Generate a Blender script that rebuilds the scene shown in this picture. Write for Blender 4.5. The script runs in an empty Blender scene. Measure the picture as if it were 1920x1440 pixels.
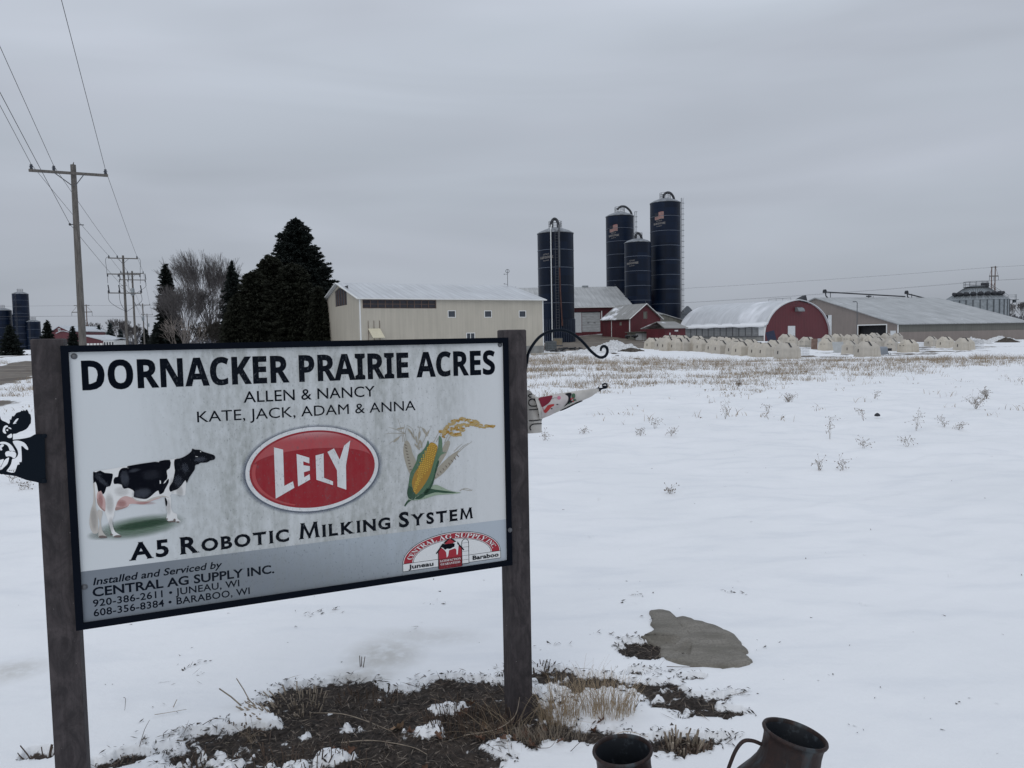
import bpy, math, random
import numpy as np
from mathutils import Vector, Matrix

R = math.radians
sc = bpy.context.scene
col = sc.collection
rng = np.random.default_rng(7)
random.seed(7)

# ------------------------------------------------------------------ camera
CAM_H, PITCH, ROLL, FOC = 1.55, .0625, -.0183, 1400.0     # focal length in pixels of a 1920 wide frame
_fw = np.array([0, math.cos(PITCH), -math.sin(PITCH)])
_up = np.array([0, math.sin(PITCH), math.cos(PITCH)])
_rt = np.array([1., 0, 0])
RIGHT = math.cos(ROLL) * _rt + math.sin(ROLL) * _up
UP = -math.sin(ROLL) * _rt + math.cos(ROLL) * _up
cam_d = bpy.data.cameras.new('camera')
cam_d.sensor_width = 36
cam_d.lens = FOC / 1920 * 36
cam_d.clip_start = .05
cam_d.clip_end = 6000
cam = bpy.data.objects.new('camera', cam_d)
col.objects.link(cam)
M4 = Matrix.Identity(4)
for i in range(3):
    M4[i][0], M4[i][1], M4[i][2] = RIGHT[i], UP[i], -_fw[i]
M4[2][3] = CAM_H
cam.matrix_world = M4
sc.camera = cam

# ------------------------------------------------------------------ light and sky
SUN_EL, SUN_ROT = 42, 200
world = bpy.data.worlds.new('World')
sc.world = world
world.use_nodes = True
nt = world.node_tree
nt.nodes.clear()
N = nt.nodes.new
out = N('ShaderNodeOutputWorld'); bg = N('ShaderNodeBackground')
sky = N('ShaderNodeTexSky'); sky.sky_type = 'NISHITA'; sky.sun_disc = False
sky.sun_elevation = R(SUN_EL); sky.sun_rotation = R(SUN_ROT); sky.air_density = 1; sky.dust_density = 4
tc = N('ShaderNodeTexCoord'); sep = N('ShaderNodeSeparateXYZ')
nt.links.new(tc.outputs['Generated'], sep.inputs[0])
lum = N('ShaderNodeMapRange'); lum.clamp = True      # overcast: brighter towards the zenith
lum.inputs['From Min'].default_value = 0; lum.inputs['From Max'].default_value = 1
lum.inputs['To Min'].default_value = 4.05; lum.inputs['To Max'].default_value = 8.5
nt.links.new(sep.outputs['Z'], lum.inputs['Value'])
mp = N('ShaderNodeMapping'); mp.inputs['Scale'].default_value = (1.0, 1.0, 6.0); mp.inputs['Rotation'].default_value = (0, R(6), 0)
nt.links.new(tc.outputs['Generated'], mp.inputs[0])
cl = N('ShaderNodeTexNoise'); cl.inputs['Scale'].default_value = 1.6; cl.inputs['Detail'].default_value = 3; cl.inputs['Roughness'].default_value = .45
cl.inputs['Distortion'].default_value = .6
nt.links.new(mp.outputs[0], cl.inputs['Vector'])
cr = N('ShaderNodeMapRange'); cr.inputs['From Min'].default_value = .25; cr.inputs['From Max'].default_value = .75
cr.inputs['To Min'].default_value = .87; cr.inputs['To Max'].default_value = 1.12
nt.links.new(cl.outputs['Fac'], cr.inputs['Value'])
mul = N('ShaderNodeMath'); mul.operation = 'MULTIPLY'
nt.links.new(lum.outputs[0], mul.inputs[0]); nt.links.new(cr.outputs[0], mul.inputs[1])
tint = N('ShaderNodeMix'); tint.data_type = 'RGBA'
tint.inputs['A'].default_value = (.895, .99, 1.115, 1); tint.inputs['B'].default_value = (.93, .99, 1.13, 1)
cl2 = N('ShaderNodeTexNoise'); cl2.inputs['Scale'].default_value = 2.5; cl2.inputs['Detail'].default_value = 1
nt.links.new(mp.outputs[0], cl2.inputs['Vector']); nt.links.new(cl2.outputs['Fac'], tint.inputs['Factor'])
vm = N('ShaderNodeVectorMath'); vm.operation = 'SCALE'
nt.links.new(tint.outputs['Result'], vm.inputs[0]); nt.links.new(mul.outputs[0], vm.inputs['Scale'])
mx = N('ShaderNodeMix'); mx.data_type = 'RGBA'; mx.inputs['Factor'].default_value = .96
nt.links.new(sky.outputs[0], mx.inputs['A']); nt.links.new(vm.outputs[0], mx.inputs['B'])
nt.links.new(mx.outputs['Result'], bg.inputs['Color'])
bg.inputs['Strength'].default_value = .1
nt.links.new(bg.outputs[0], out.inputs['Surface'])
sun_d = bpy.data.lights.new('sun', 'SUN')
sun_d.energy = .5; sun_d.angle = R(40); sun_d.color = (1, .97, .92)
sun = bpy.data.objects.new('sun', sun_d); col.objects.link(sun)
sun.rotation_euler = (R(90 - SUN_EL), 0, R(180 - SUN_ROT))
sc.view_settings.view_transform = 'Standard'
sc.view_settings.look = 'None'
sc.view_settings.exposure = 0
sc.view_settings.gamma = 1
sc.view_settings.use_curve_mapping = False
sc.render.engine = 'CYCLES'

# ------------------------------------------------------------------ helpers
def px_ray(px, py):
    return _fw + (px - 960) / FOC * RIGHT - (py - 720) / FOC * UP

def at(px, py, Y):
    """world point on the line of sight through a photo pixel, at forward distance Y"""
    d = px_ray(px, py)
    return np.array([0, 0, CAM_H]) + d * (Y / d[1])

def hash2(ix, iy, seed):
    h = (ix.astype(np.int64) * 374761393 + iy.astype(np.int64) * 668265263 + seed * 1442695041) & 0xffffffff
    h = ((h ^ (h >> 13)) * 1274126177) & 0xffffffff
    return ((h ^ (h >> 16)) & 0xffff) / 65535.0

def vnoise(x, y, seed=0):
    ix = np.floor(x); iy = np.floor(y)
    fx = x - ix; fy = y - iy
    fx = fx * fx * (3 - 2 * fx); fy = fy * fy * (3 - 2 * fy)
    a = hash2(ix, iy, seed); b = hash2(ix + 1, iy, seed); c = hash2(ix, iy + 1, seed); d = hash2(ix + 1, iy + 1, seed)
    return (a * (1 - fx) + b * fx) * (1 - fy) + (c * (1 - fx) + d * fx) * fy

def fbm(x, y, oct=4, seed=0):
    s = 0; a = .5; t = 0
    for o in range(oct):
        s = s + a * vnoise(x * 2 ** o + 17.3 * o, y * 2 ** o + 9.1 * o, seed + o); t += a; a *= .55
    return s / t

_CP = [(300,12,0),(960,12,0),(1600,12,0),(960,3,0),(300,3,0),(1600,3,0),(1100,40,-.2),(1500,45,-.55),(1850,45,-.5),(600,40,0),
 (1480,75,-1.04),(1600,68,-.85),(1800,86,-.85),(1700,100,-.95),(1215,95,-.3),(1100,88,-.1),(1020,80,-.2),(676,71,-.2),
 (1042,128,.45),(1240,122,.5),(1434,127,.05),(1340,125,.1),(1552,137,-.1),(1683,155,-1.1),(1920,165,-1.),(1900,120,-1.),
 (0,35,0),(200,100,0),(350,150,0),(0,200,0),(700,200,0),(1200,220,1.),(1600,260,-.5),(0,600,0),(960,600,0),(1900,600,0)]
_CPA = [((p - 960) / 1400 * d, d, z, 3 + .075 * d) for p, d, z in _CP]

def T(x, y):
    """terrain height"""
    x = np.asarray(x, float); y = np.asarray(y, float)
    num = 0; den = 1e-12
    for cx, cy, z, s in _CPA:
        r2 = ((x - cx) ** 2 + (y - cy) ** 2) / (s * s)
        w = np.exp(-r2 / 2) + 1e-5 / (1 + r2)
        num = num + w * z; den = den + w
    z = num / den
    z = z + 1.55 * np.exp(-(((x - 19) / 11) ** 2 + ((y - 143) / 13) ** 2))
    return z

def G(px, py):
    """ground point seen at a photo pixel"""
    d = px_ray(px, py); d = d / d[1]
    lo, t = 1.0, 1.0
    while t < 900:
        p = d * t
        if CAM_H + p[2] < T(p[0], p[1]): break
        lo = t; t *= 1.03
    for _ in range(25):
        m = (lo + t) / 2; p = d * m
        if CAM_H + p[2] < T(p[0], p[1]): t = m
        else: lo = m
    p = d * t
    return np.array([p[0], p[1], float(T(p[0], p[1]))])

def on_ground(px, Y, py=640):
    p = at(px, py, Y)
    return np.array([p[0], Y, float(T(p[0], Y))])

# -- mesh builder
def rotm(rz=0, rx=0, ry=0):
    return np.array((Matrix.Rotation(rz, 3, 'Z') @ Matrix.Rotation(ry, 3, 'Y') @ Matrix.Rotation(rx, 3, 'X')))

class MB:
    def __init__(s): s.v = []; s.f = []
    def add(s, verts, faces):
        n = len(s.v)
        s.v.extend([tuple(map(float, p)) for p in verts]); s.f.extend([tuple(i + n for i in f) for f in faces])
        return s
    def box(s, c, size, m=None):
        hx, hy, hz = size[0] / 2, size[1] / 2, size[2] / 2
        P = np.array([(x, y, z) for x in (-hx, hx) for y in (-hy, hy) for z in (-hz, hz)])
        if m is not None: P = P @ np.asarray(m).T
        P = P + np.array(c)
        return s.add(P, [(0,1,3,2),(4,6,7,5),(0,4,5,1),(2,3,7,6),(0,2,6,4),(1,5,7,3)])
    def b2(s, lo, hi):
        return s.box([(a + b) / 2 for a, b in zip(lo, hi)], [abs(b - a) for a, b in zip(lo, hi)])
    def tube(s, pts, r, n=8, caps=True):
        pts = [np.array(p, float) for p in pts]
        rr = r if hasattr(r, '__len__') else [r] * len(pts)
        base = len(s.v); side = None
        V = []
        for i, p in enumerate(pts):
            t = pts[min(i + 1, len(pts) - 1)] - pts[max(i - 1, 0)]
            t = t / (np.linalg.norm(t) + 1e-12)
            if side is None:
                a = np.array([0, 0, 1.]) if abs(t[2]) < .9 else np.array([1., 0, 0])
                side = np.cross(t, a)
            else: side = side - t * (side @ t)
            side = side / (np.linalg.norm(side) + 1e-12)
            up = np.cross(side, t)
            for k in range(n):
                a = 2 * math.pi * k / n
                V.append(p + rr[i] * (math.cos(a) * side + math.sin(a) * up))
        F = []
        for i in range(len(pts) - 1):
            for k in range(n):
                F.append((i*n+k, i*n+(k+1) % n, (i+1)*n+(k+1) % n, (i+1)*n+k))
        if caps: F.append(tuple(range(n - 1, -1, -1))); F.append(tuple((len(pts)-1)*n+k for k in range(n)))
        return s.add(V, F)
    def lathe(s, prof, n=32, c=(0, 0, 0), m=None, a0=0, a1=2 * math.pi):
        full = abs(a1 - a0 - 2 * math.pi) < 1e-6
        k = n if full else n + 1
        V = []
        for r, z in prof:
            for i in range(k):
                a = a0 + (a1 - a0) * i / n
                V.append((r * math.cos(a), r * math.sin(a), z))
        V = np.array(V)
        if m is not None: V = V @ np.asarray(m).T
        V = V + np.array(c)
        F = []
        for j in range(len(prof) - 1):
            for i in range(n):
                a, b = i, (i + 1) % k
                F.append((j*k+a, j*k+b, (j+1)*k+b, (j+1)*k+a))
        return s.add(V, F)
    def loops(s, rings, cap0=True, cap1=True):
        n = len(rings[0]); V = [p for r in rings for p in r]; F = []
        for j in range(len(rings) - 1):
            for i in range(n):
                F.append((j*n+i, j*n+(i+1) % n, (j+1)*n+(i+1) % n, (j+1)*n+i))
        if cap0: F.append(tuple(range(n - 1, -1, -1)))
        if cap1: F.append(tuple((len(rings)-1)*n+i for i in range(n)))
        return s.add(V, F)
    def build(s, name, mat, parent=None, smooth=False, **kw):
        me = bpy.data.meshes.new(name)
        me.from_pydata(s.v, [], s.f); me.update()
        return mesh_obj(name, me, mat, parent, smooth, **kw)

def mesh_obj(name, me, mat, parent=None, smooth=False, **kw):
    if mat is not None: me.materials.append(mat)
    if smooth:
        me.polygons.foreach_set('use_smooth', [True] * len(me.polygons))
        if smooth != 'all':
            try: me.set_sharp_from_angle(angle=R(40))
            except Exception: pass
    o = bpy.data.objects.new(name, me); col.objects.link(o)
    if parent is not None: o.parent = parent
    tag(o, **kw)
    return o

def tag(o, label=None, cat=None, group=None, kind=None):
    if label: o['label'] = label
    if cat: o['category'] = cat
    if group: o['group'] = group
    if kind: o['kind'] = kind
    return o

def empty(name, loc, rz=0, **kw):
    o = bpy.data.objects.new(name, None); col.objects.link(o)
    o.location = tuple(map(float, loc)); o.rotation_euler = (0, 0, rz); o.empty_display_size = .3
    return tag(o, **kw)

def copy_tree(o, parent=None):
    c = o.copy(); col.objects.link(c); c.parent = parent
    for ch in list(o.children): copy_tree(ch, c)
    return c

def np_mesh(name, V, F, mat, parent=None, smooth=False, **kw):
    """V (n,3), F (m,3 or 4) numpy arrays"""
    me = bpy.data.meshes.new(name)
    V = np.asarray(V, np.float32); F = np.asarray(F, np.int32)
    me.vertices.add(len(V)); me.vertices.foreach_set('co', V.ravel())
    k = F.shape[1]
    me.loops.add(F.size); me.loops.foreach_set('vertex_index', F.ravel())
    me.polygons.add(len(F)); me.polygons.foreach_set('loop_start', np.arange(len(F), dtype=np.int32) * k)
    me.polygons.foreach_set('loop_total', np.full(len(F), k, np.int32))
    me.update(calc_edges=True); me.validate()
    if smooth: me.polygons.foreach_set('use_smooth', np.ones(len(me.polygons), bool))
    return mesh_obj(name, me, mat, parent, False, **kw)

_cv = [0]
def flat_mesh(loops, thick=0.0, offset=0.0):
    """filled 2D outline with holes (even-odd) -> list of verts, faces in (x, y, depth)"""
    c = bpy.data.curves.new('tmp', 'CURVE'); c.dimensions = '2D'; c.fill_mode = 'BOTH'; c.extrude = thick / 2; c.offset = offset
    for L in loops:
        s = c.splines.new('POLY'); s.points.add(len(L) - 1); s.use_cyclic_u = True
        for i, p in enumerate(L): s.points[i].co = (p[0], p[1], 0, 1)
    o = bpy.data.objects.new('tmp', c); col.objects.link(o)
    bpy.context.view_layer.update()
    me = bpy.data.meshes.new_from_object(o)
    V = [tuple(v.co) for v in me.vertices]; F = [tuple(p.vertices) for p in me.polygons]
    bpy.data.objects.remove(o); bpy.data.meshes.remove(me); bpy.data.curves.remove(c)
    return V, F

def wall(mb, loops, plane, pos, thick):
    """loops in (a, z); plane 'x': a runs along local x at y=pos, thickness towards +y; 'y': a along local y at x=pos, towards +x"""
    V, F = flat_mesh(loops, abs(thick))
    c = pos + thick / 2
    P = [((a, c - d, z) if plane == 'x' else (c + d, a, z)) for a, z, d in V]
    mb.add(P, F)

def poly_smooth(pts, n=6, closed=True):
    """catmull-rom through 2D or 3D points"""
    P = [np.array(p, float) for p in pts]; m = len(P); o = []
    rngi = range(m) if closed else range(m - 1)
    for i in rngi:
        if closed: a, b, c, d = P[i-1], P[i], P[(i+1) % m], P[(i+2) % m]
        else: a, b, c, d = P[max(i-1, 0)], P[i], P[i+1], P[min(i+2, m-1)]
        for k in range(n):
            t = k / n
            o.append(.5 * ((2*b) + (-a + c)*t + (2*a - 5*b + 4*c - d)*t*t + (-a + 3*b - 3*c + d)*t**3))
    if not closed: o.append(P[-1])
    return o

# ------------------------------------------------------------------ materials
class NT:
    def __init__(s, name):
        s.m = bpy.data.materials.new(name); s.m.use_nodes = True
        s.t = s.m.node_tree; s.b = s.t.nodes['Principled BSDF']; s.L = s.t.links.new
    def n(s, typ, **kw):
        x = s.t.nodes.new(typ)
        for k, v in kw.items():
            if k in x.inputs: x.inputs[k].default_value = v
            else: setattr(x, k, v)
        return x
    def coord(s, scale=(1, 1, 1), kind='Object', rot=(0, 0, 0)):
        t = s.n('ShaderNodeTexCoord'); m = s.n('ShaderNodeMapping'); m.inputs['Scale'].default_value = scale; m.inputs['Rotation'].default_value = rot
        s.L(t.outputs[kind], m.inputs[0]); return m.outputs[0]
    def noise(s, vec, scale=1, detail=3, rough=.55, dist=0):
        x = s.n('ShaderNodeTexNoise', Scale=scale, Detail=detail, Roughness=rough, Distortion=dist); s.L(vec, x.inputs['Vector']); return x.outputs['Fac']
    def rng(s, v, a, b, c=0, d=1, smooth=False):
        x = s.n('ShaderNodeMapRange'); x.clamp = True
        if smooth: x.interpolation_type = 'SMOOTHSTEP'
        for k, q in zip(('From Min', 'From Max', 'To Min', 'To Max'), (a, b, c, d)): x.inputs[k].default_value = q
        s.L(v, x.inputs['Value']); return x.outputs[0]
    def mix(s, f, a, b):
        x = s.n('ShaderNodeMix'); x.data_type = 'RGBA'
        for key, v in (('Factor', f), ('A', a), ('B', b)):
            if isinstance(v, (int, float)): x.inputs[key].default_value = v
            elif isinstance(v, tuple): x.inputs[key].default_value = (*v, 1) if len(v) == 3 else v
            else: s.L(v, x.inputs[key])
        return x.outputs['Result']
    def math(s, op, a, b=0):
        x = s.n('ShaderNodeMath'); x.operation = op
        for i, v in enumerate((a, b)):
            if isinstance(v, (int, float)): x.inputs[i].default_value = v
            else: s.L(v, x.inputs[i])
        return x.outputs[0]
    def base(s, v):
        if isinstance(v, tuple): s.b.inputs['Base Color'].default_value = (*v, 1)
        else: s.L(v, s.b.inputs['Base Color'])
    def set(s, **kw):
        for k, v in kw.items():
            k = k.replace('_', ' ')
            if isinstance(v, (int, float, tuple)): s.b.inputs[k].default_value = v
            else: s.L(v, s.b.inputs[k])
    def bump(s, h, strength=.3, dist=.01):
        x = s.n('ShaderNodeBump', Strength=strength, Distance=dist); s.L(h, x.inputs['Height']); s.L(x.outputs[0], s.b.inputs['Normal'])

def simple(name, c, rough=.6, metal=0, var=.25, scale=3, spec=.5, bump=0, stretch=(1, 1, 1)):
    k = NT(name); v = k.coord(stretch)
    n = k.noise(v, scale, 4)
    k.base(k.mix(k.rng(n, .3, .7), tuple(x * (1 - var) for x in c), tuple(min(x * (1 + var), 1) for x in c)))
    k.set(Roughness=rough, Metallic=metal, Specular_IOR_Level=spec)
    if bump: k.bump(k.noise(v, scale * 6, 4), bump)
    return k.m

def ribbed(name, c, pitch=.3, rough=.5, metal=0, axis='xy', var=.18, streak=.3, bump=.5, dist=.02, snow=0, ribd=.35):
    """sheet metal siding: ribs at the given pitch, streaky weathering"""
    k = NT(name); t = k.n('ShaderNodeTexCoord'); s = k.n('ShaderNodeSeparateXYZ'); k.L(t.outputs['Object'], s.inputs[0])
    a = k.math('ADD', s.outputs['X'], s.outputs['Y']) if axis == 'xy' else s.outputs['X' if axis == 'x' else 'Y']
    fr = k.math('FRACT', k.math('DIVIDE', a, pitch))
    rib = k.rng(k.math('ABSOLUTE', k.math('SUBTRACT', fr, .5)), .36, .46)
    n1 = k.noise(k.coord((2.5, 2.5, .25) if axis == 'xy' else ((2.5, .2, .2) if axis == 'x' else (.2, 2.5, .2))), 1, 4)
    n2 = k.noise(k.coord(), .35, 4)
    f = k.math('ADD', k.math('MULTIPLY', n1, .6), k.math('MULTIPLY', n2, .4))
    cc = k.mix(k.rng(f, .35, .65), tuple(x * (1 - streak) for x in c), tuple(min(1, x * (1 + var)) for x in c))
    cc = k.mix(k.math('MULTIPLY', rib, ribd), cc, tuple(x * .55 for x in c))
    if snow:
        sn = k.rng(k.noise(k.coord((.25, .25, .25)), 1, 5, .6), 1 - snow, 1.08 - snow)
        cc = k.mix(sn, cc, (.82, .84, .88))
    k.base(cc); k.set(Roughness=rough, Metallic=metal)
    k.bump(rib, bump, dist)
    return k.m

M = {}
M['cream'] = ribbed('cream siding', (.47, .435, .365), .3, .5, streak=.12, var=.06, bump=.2, ribd=.12)
M['taupe'] = ribbed('taupe siding', (.235, .20, .18), .3, .5, streak=.12, var=.06)
M['taupe_dark'] = ribbed('curtain fabric', (.135, .135, .12), .6, .7, streak=.12, var=.1)
M['red'] = ribbed('red siding', (.105, .011, .018), .45, .5, streak=.2, var=.12)
M['red_wood'] = ribbed('red boards', (.095, .010, .016), .3, .6, streak=.25, var=.2)
M['roof_x'] = ribbed('pale metal roof', (.52, .54, .56), .6, .4, axis='x', streak=.2, var=.1, bump=.5)
M['roof_taupe'] = ribbed('pale roof with frost', (.385, .40, .405), .9, .55, axis='x', streak=.28, var=.2, bump=.4, snow=.33)
M['roof_y'] = ribbed('dull roof with snow', (.27, .27, .26), .6, .6, axis='y', streak=.25, var=.2, snow=.42)
M['roof_back'] = ribbed('grey tin roof', (.40, .41, .41), .9, .5, axis='x', streak=.3, var=.1, bump=.8)
M['shed_grey'] = ribbed('weathered shed siding', (.17, .17, .145), .35, .6)
M['white_trim'] = simple('white trim', (.72, .73, .72), .5, var=.05)
M['dirty_snow'] = simple('ploughed dirty snow', (.60, .61, .62), .8, var=.28, scale=5, bump=.6)
M['snow_cap'] = simple('settled snow', (.80, .82, .84), .7, var=.03, scale=2, bump=.3)
M['hoop_roof'] = simple('white stretched cover', (.58, .60, .62), .45, var=.12, scale=.35, stretch=(1, .6, .3))
M['glass'] = simple('dark glass', (.05, .06, .075), .15, var=.2, scale=.7)
M['panel_grey'] = ribbed('translucent grey curtain panel', (.27, .28, .285), .12, .4, axis='y', streak=.2, var=.12, bump=.1)
M['concrete'] = simple('concrete wall', (.22, .22, .21), .85, var=.25, scale=1.2, bump=.2)
M['dark'] = simple('dark interior', (.012, .012, .015), .9, var=.3)
M['white_door'] = simple('white door', (.62, .64, .65), .5, var=.08)
M['garage'] = simple('grey overhead door panel', (.40, .41, .41), .55, var=.22, scale=1.2, stretch=(1, 1, 3))
M['steel'] = simple('dull steel', (.13, .135, .145), .45, .6, var=.2)
M['dark_steel'] = simple('dark steel pipe', (.035, .038, .045), .5, .3, var=.3)
M['galv'] = simple('galvanised sheet', (.25, .275, .29), .45, .45, var=.2, scale=1.2)
M['galv_d'] = simple('galvanised stiffener', (.085, .095, .105), .45, .5, var=.2)
M['wood_pole'] = simple('weathered grey pole', (.13, .12, .11), .85, var=.35, scale=6, stretch=(3, 3, .4), bump=.4)
M['wood_pole_d'] = simple('brown treated pole', (.13, .085, .07), .85, var=.3, scale=3, stretch=(3, 3, .4))
M['insul'] = simple('grey porcelain', (.07, .08, .10), .25, var=.2)
M['wire'] = simple('line wire', (.045, .045, .05), .6, var=.1)
M['bark'] = simple('grey bark', (.10, .092, .092), .9, var=.35, scale=2)
M['bark_pale'] = simple('pale bark', (.23, .20, .18), .9, var=.35, scale=2)
M['bark_dark'] = simple('dark bark', (.04, .035, .03), .9, var=.3, scale=2)
M['hutch'] = simple('beige moulded plastic', (.53, .485, .41), .5, var=.10, scale=1.5, spec=.3)
_m = M['hutch']; _t = _m.node_tree; _o = _t.nodes.new('ShaderNodeObjectInfo'); _x = _t.nodes.new('ShaderNodeMix'); _x.data_type = 'RGBA'; _x.blend_type = 'MULTIPLY'
_b = _t.nodes['Principled BSDF']; _src = _b.inputs['Base Color'].links[0].from_socket; _r = _t.nodes.new('ShaderNodeMapRange'); _r.inputs['To Min'].default_value = 0; _r.inputs['To Max'].default_value = .55
_t.links.new(_o.outputs['Random'], _r.inputs['Value']); _t.links.new(_r.outputs[0], _x.inputs['Factor']); _t.links.new(_src, _x.inputs['A']); _x.inputs['B'].default_value = (.72, .74, .80, 1); _t.links.new(_x.outputs['Result'], _b.inputs['Base Color'])
M['hutch_w'] = simple('grey white plastic', (.45, .47, .475), .5, var=.08)
M['black'] = simple('black rubber', (.014, .016, .022), .6, var=.2)
M['rust'] = simple('rusted pipe', (.085, .038, .032), .8, var=.4, scale=2)
M['navy_tarp'] = simple('navy sheet', (.008, .014, .045), .5, var=.2)
M['brown_board'] = simple('brown board', (.20, .135, .11), .8, var=.25)

def needle(name, c, var=.5):
    k = NT(name)
    oi = k.n('ShaderNodeNewGeometry')
    n = k.noise(k.coord(), 1.4, 3); n2 = k.noise(k.coord(), 9, 2)
    f = k.math('ADD', k.math('MULTIPLY', n, .6), k.math('MULTIPLY', n2, .4))
    k.base(k.mix(k.rng(f, .38, .62), tuple(x * (1 - var) for x in c), tuple(x * (1 + var) for x in c)))
    k.set(Roughness=.8, Specular_IOR_Level=.2)
    return k.m
M['spruce'] = needle('dark spruce needles', (.014, .019, .017))
M['cedar'] = needle('brown green cedar foliage', (.019, .021, .014), .5)
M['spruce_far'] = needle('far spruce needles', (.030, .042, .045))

def silo_mat():
    k = NT('navy glass fused steel'); t = k.n('ShaderNodeTexCoord'); s = k.n('ShaderNodeSeparateXYZ'); k.L(t.outputs['Object'], s.inputs[0])
    ang = k.math('ARCTAN2', s.outputs['Y'], s.outputs['X'])
    u = k.math('DIVIDE', ang, 2 * math.pi / 7); v = k.math('DIVIDE', s.outputs['Z'], 1.42)
    cv = k.n('ShaderNodeCombineXYZ'); k.L(k.math('FLOOR', u), cv.inputs[0]); k.L(k.math('FLOOR', v), cv.inputs[1])
    wn = k.n('ShaderNodeTexWhiteNoise'); k.L(cv.outputs[0], wn.inputs['Vector'])
    st = k.noise(k.coord((1.2, 1.2, .12)), 1, 4)
    f = k.math('ADD', k.math('MULTIPLY', wn.outputs['Value'], .45), k.math('MULTIPLY', st, .6))
    c = k.mix(k.rng(f, .2, .85), (.002, .006, .016), (.005, .013, .034))
    e = k.math('MAXIMUM', k.rng(k.math('ABSOLUTE', k.math('SUBTRACT', k.math('FRACT', u), .5)), .485, .495), k.rng(k.math('ABSOLUTE', k.math('SUBTRACT', k.math('FRACT', v), .5)), .47, .49))
    c = k.mix(k.math('MULTIPLY', e, .7), c, (.002, .003, .008))
    k.base(c); k.set(Roughness=k.rng(st, .3, .7, .30, .5), Specular_IOR_Level=.2); k.bump(e, .2, .02)
    return k.m
M['silo'] = silo_mat()
M['silo_ring'] = simple('pale silo band', (.09, .11, .15), .4, var=.35, scale=.6)
M['silo_roof'] = simple('snowy silo roof', (.19, .205, .225), .5, var=.5, scale=1.2)

# ------------------------------------------------------------------ ground
# bare soil blobs: (photo px, py, half width px, half height px, strength)
def blob(px, py, rx, ry, s=1.0):
    c = G(px, py); a = G(px + rx, py); b = G(px, py + ry); b0 = G(px, max(py - ry, 700))
    return (c[0], c[1], abs(a[0] - c[0]) + .01, (abs(b0[1] - b[1])) / 2 + .01, s)
SOIL = [blob(*q) for q in [(630,1375,200,40),(530,1405,120,32,.75),(760,1400,110,36),(700,1335,160,34),(570,1335,80,26,.8),(840,1300,110,26,.95),
    (900,1335,110,36),(860,1420,60,24,.9),(640,1310,90,28),(560,1305,50,20,.8),(930,1285,60,18,.7),(480,1430,60,20,.6),(700,1432,120,24),
    (1000,1262,70,16,.45),(1120,1272,90,12,.42),(1010,1362,70,20,.95),(1090,1370,70,16,.8),(1210,1214,42,12,1.0),(1200,1275,90,11,.5),(1290,1305,80,15,.55),(1340,1330,66,12,.55),
    (1280,1388,62,17,.85),(1240,1290,60,12,.55),(1190,1255,50,8,.45),(1300,1262,40,5,.3),(230,1420,30,10,.8),(70,1412,30,10,.7),(200,1432,24,8,.8)]]
SNOWP = [blob(*q) for q in [(840,1322,45,9,1.),(600,1374,60,9,.9),(480,1345,30,6,.9),(620,1408,30,6,.8),(800,1360,26,9,.7),(660,1355,30,5,.8)]]

def soil_field(x, y):
    f = np.zeros_like(x) - 1.0
    for cx, cy, rx, ry, s in SOIL:
        r = np.sqrt(((x - cx) / rx) ** 2 + ((y - cy) / ry) ** 2)
        f = np.maximum(f, (s + .24) - r * 1.0)
    for cx, cy, rx, ry, s in SNOWP:
        r = np.sqrt(((x - cx) / rx) ** 2 + ((y - cy) / ry) ** 2)
        f = f - np.clip(1.6 - r, 0, 1) * .7 * s
    return f + (fbm(x * 4, y * 6, 4, 3) - .5) * 1.7 + (fbm(x * 26, y * 26, 3, 8) - .5) * 1.1

_p1 = G(0, 703); _pv = np.array([math.tan(R(-24.6)), 1.0])        # road runs parallel to the pole line
ROAD_DIR = _pv / np.linalg.norm(_pv)
def road_dist(x, y):
    """signed distance across the road, positive to the left of its right edge"""
    a = G(0, 719)
    return -((x - a[0]) * ROAD_DIR[1] - (y - a[1]) * ROAD_DIR[0])
YARD = []
for px, Y, rx, ry, s in [(1400,95,14,2.0,.55),(1620,95,14,2.5,.6),(1750,100,10,2,.6),(1300,104,12,2,.6),(1480,70.5,4,.5,.6),(1560,72,3,.7,.75),(1690,74,4,.9,.8),(1745,76,4,.8,.7),(1525,74,3,.8,.8),(1660,90,7,1.2,.7),(1790,92,7,1.2,.7),(1590,84,5,1,.6),(1060,108,11,13,1),(1110,118,10,12,1),(1160,112,9,10,1),(1020,100,8,8,.9),(1185,104,6,6,.8),(1130,132,12,8,1.1),(1230,112,8,5,.7),(1075,92,7,4,.6),(1650,78,8,1.6,.6),(1720,82,10,1.6,.65),(1500,75.5,2.4,.8,.8),(1850,100,12,3,.4),(1140,93,3,1.5,.9),(1260,108,10,6,.6)]:
    YARD.append(((px - 960) / 1400 * Y, Y, rx, ry, s))

def yard_field(x, y):
    f = np.zeros_like(x) - 1.0
    for cx, cy, rx, ry, s in YARD:
        r = np.sqrt(((x - cx) / rx) ** 2 + ((y - cy) / ry) ** 2)
        f = np.maximum(f, s + .1 - r)
    rd = road_dist(x, y)
    inroad = np.minimum(rd, 6.6 - rd)
    f = np.maximum(f, np.clip(inroad * .9 + .25, -1, 1) - .0)
    sh = -1.0 + np.exp(-((rd + 2.2) / 1.2) ** 2) * 1.0 * (fbm(x * .25, y * .25, 3, 5) > .5)       # gravel shoulder
    f = np.maximum(f, sh)
    far = np.exp(-((rd - 16) / 1.2) ** 2) - .6
    f = np.maximum(f, far)
    return f + (fbm(x * .7, y * 1.2, 4, 11) - .5) * .9 + (fbm(x * 3, y * 5, 3, 13) - .5) * .35

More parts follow.
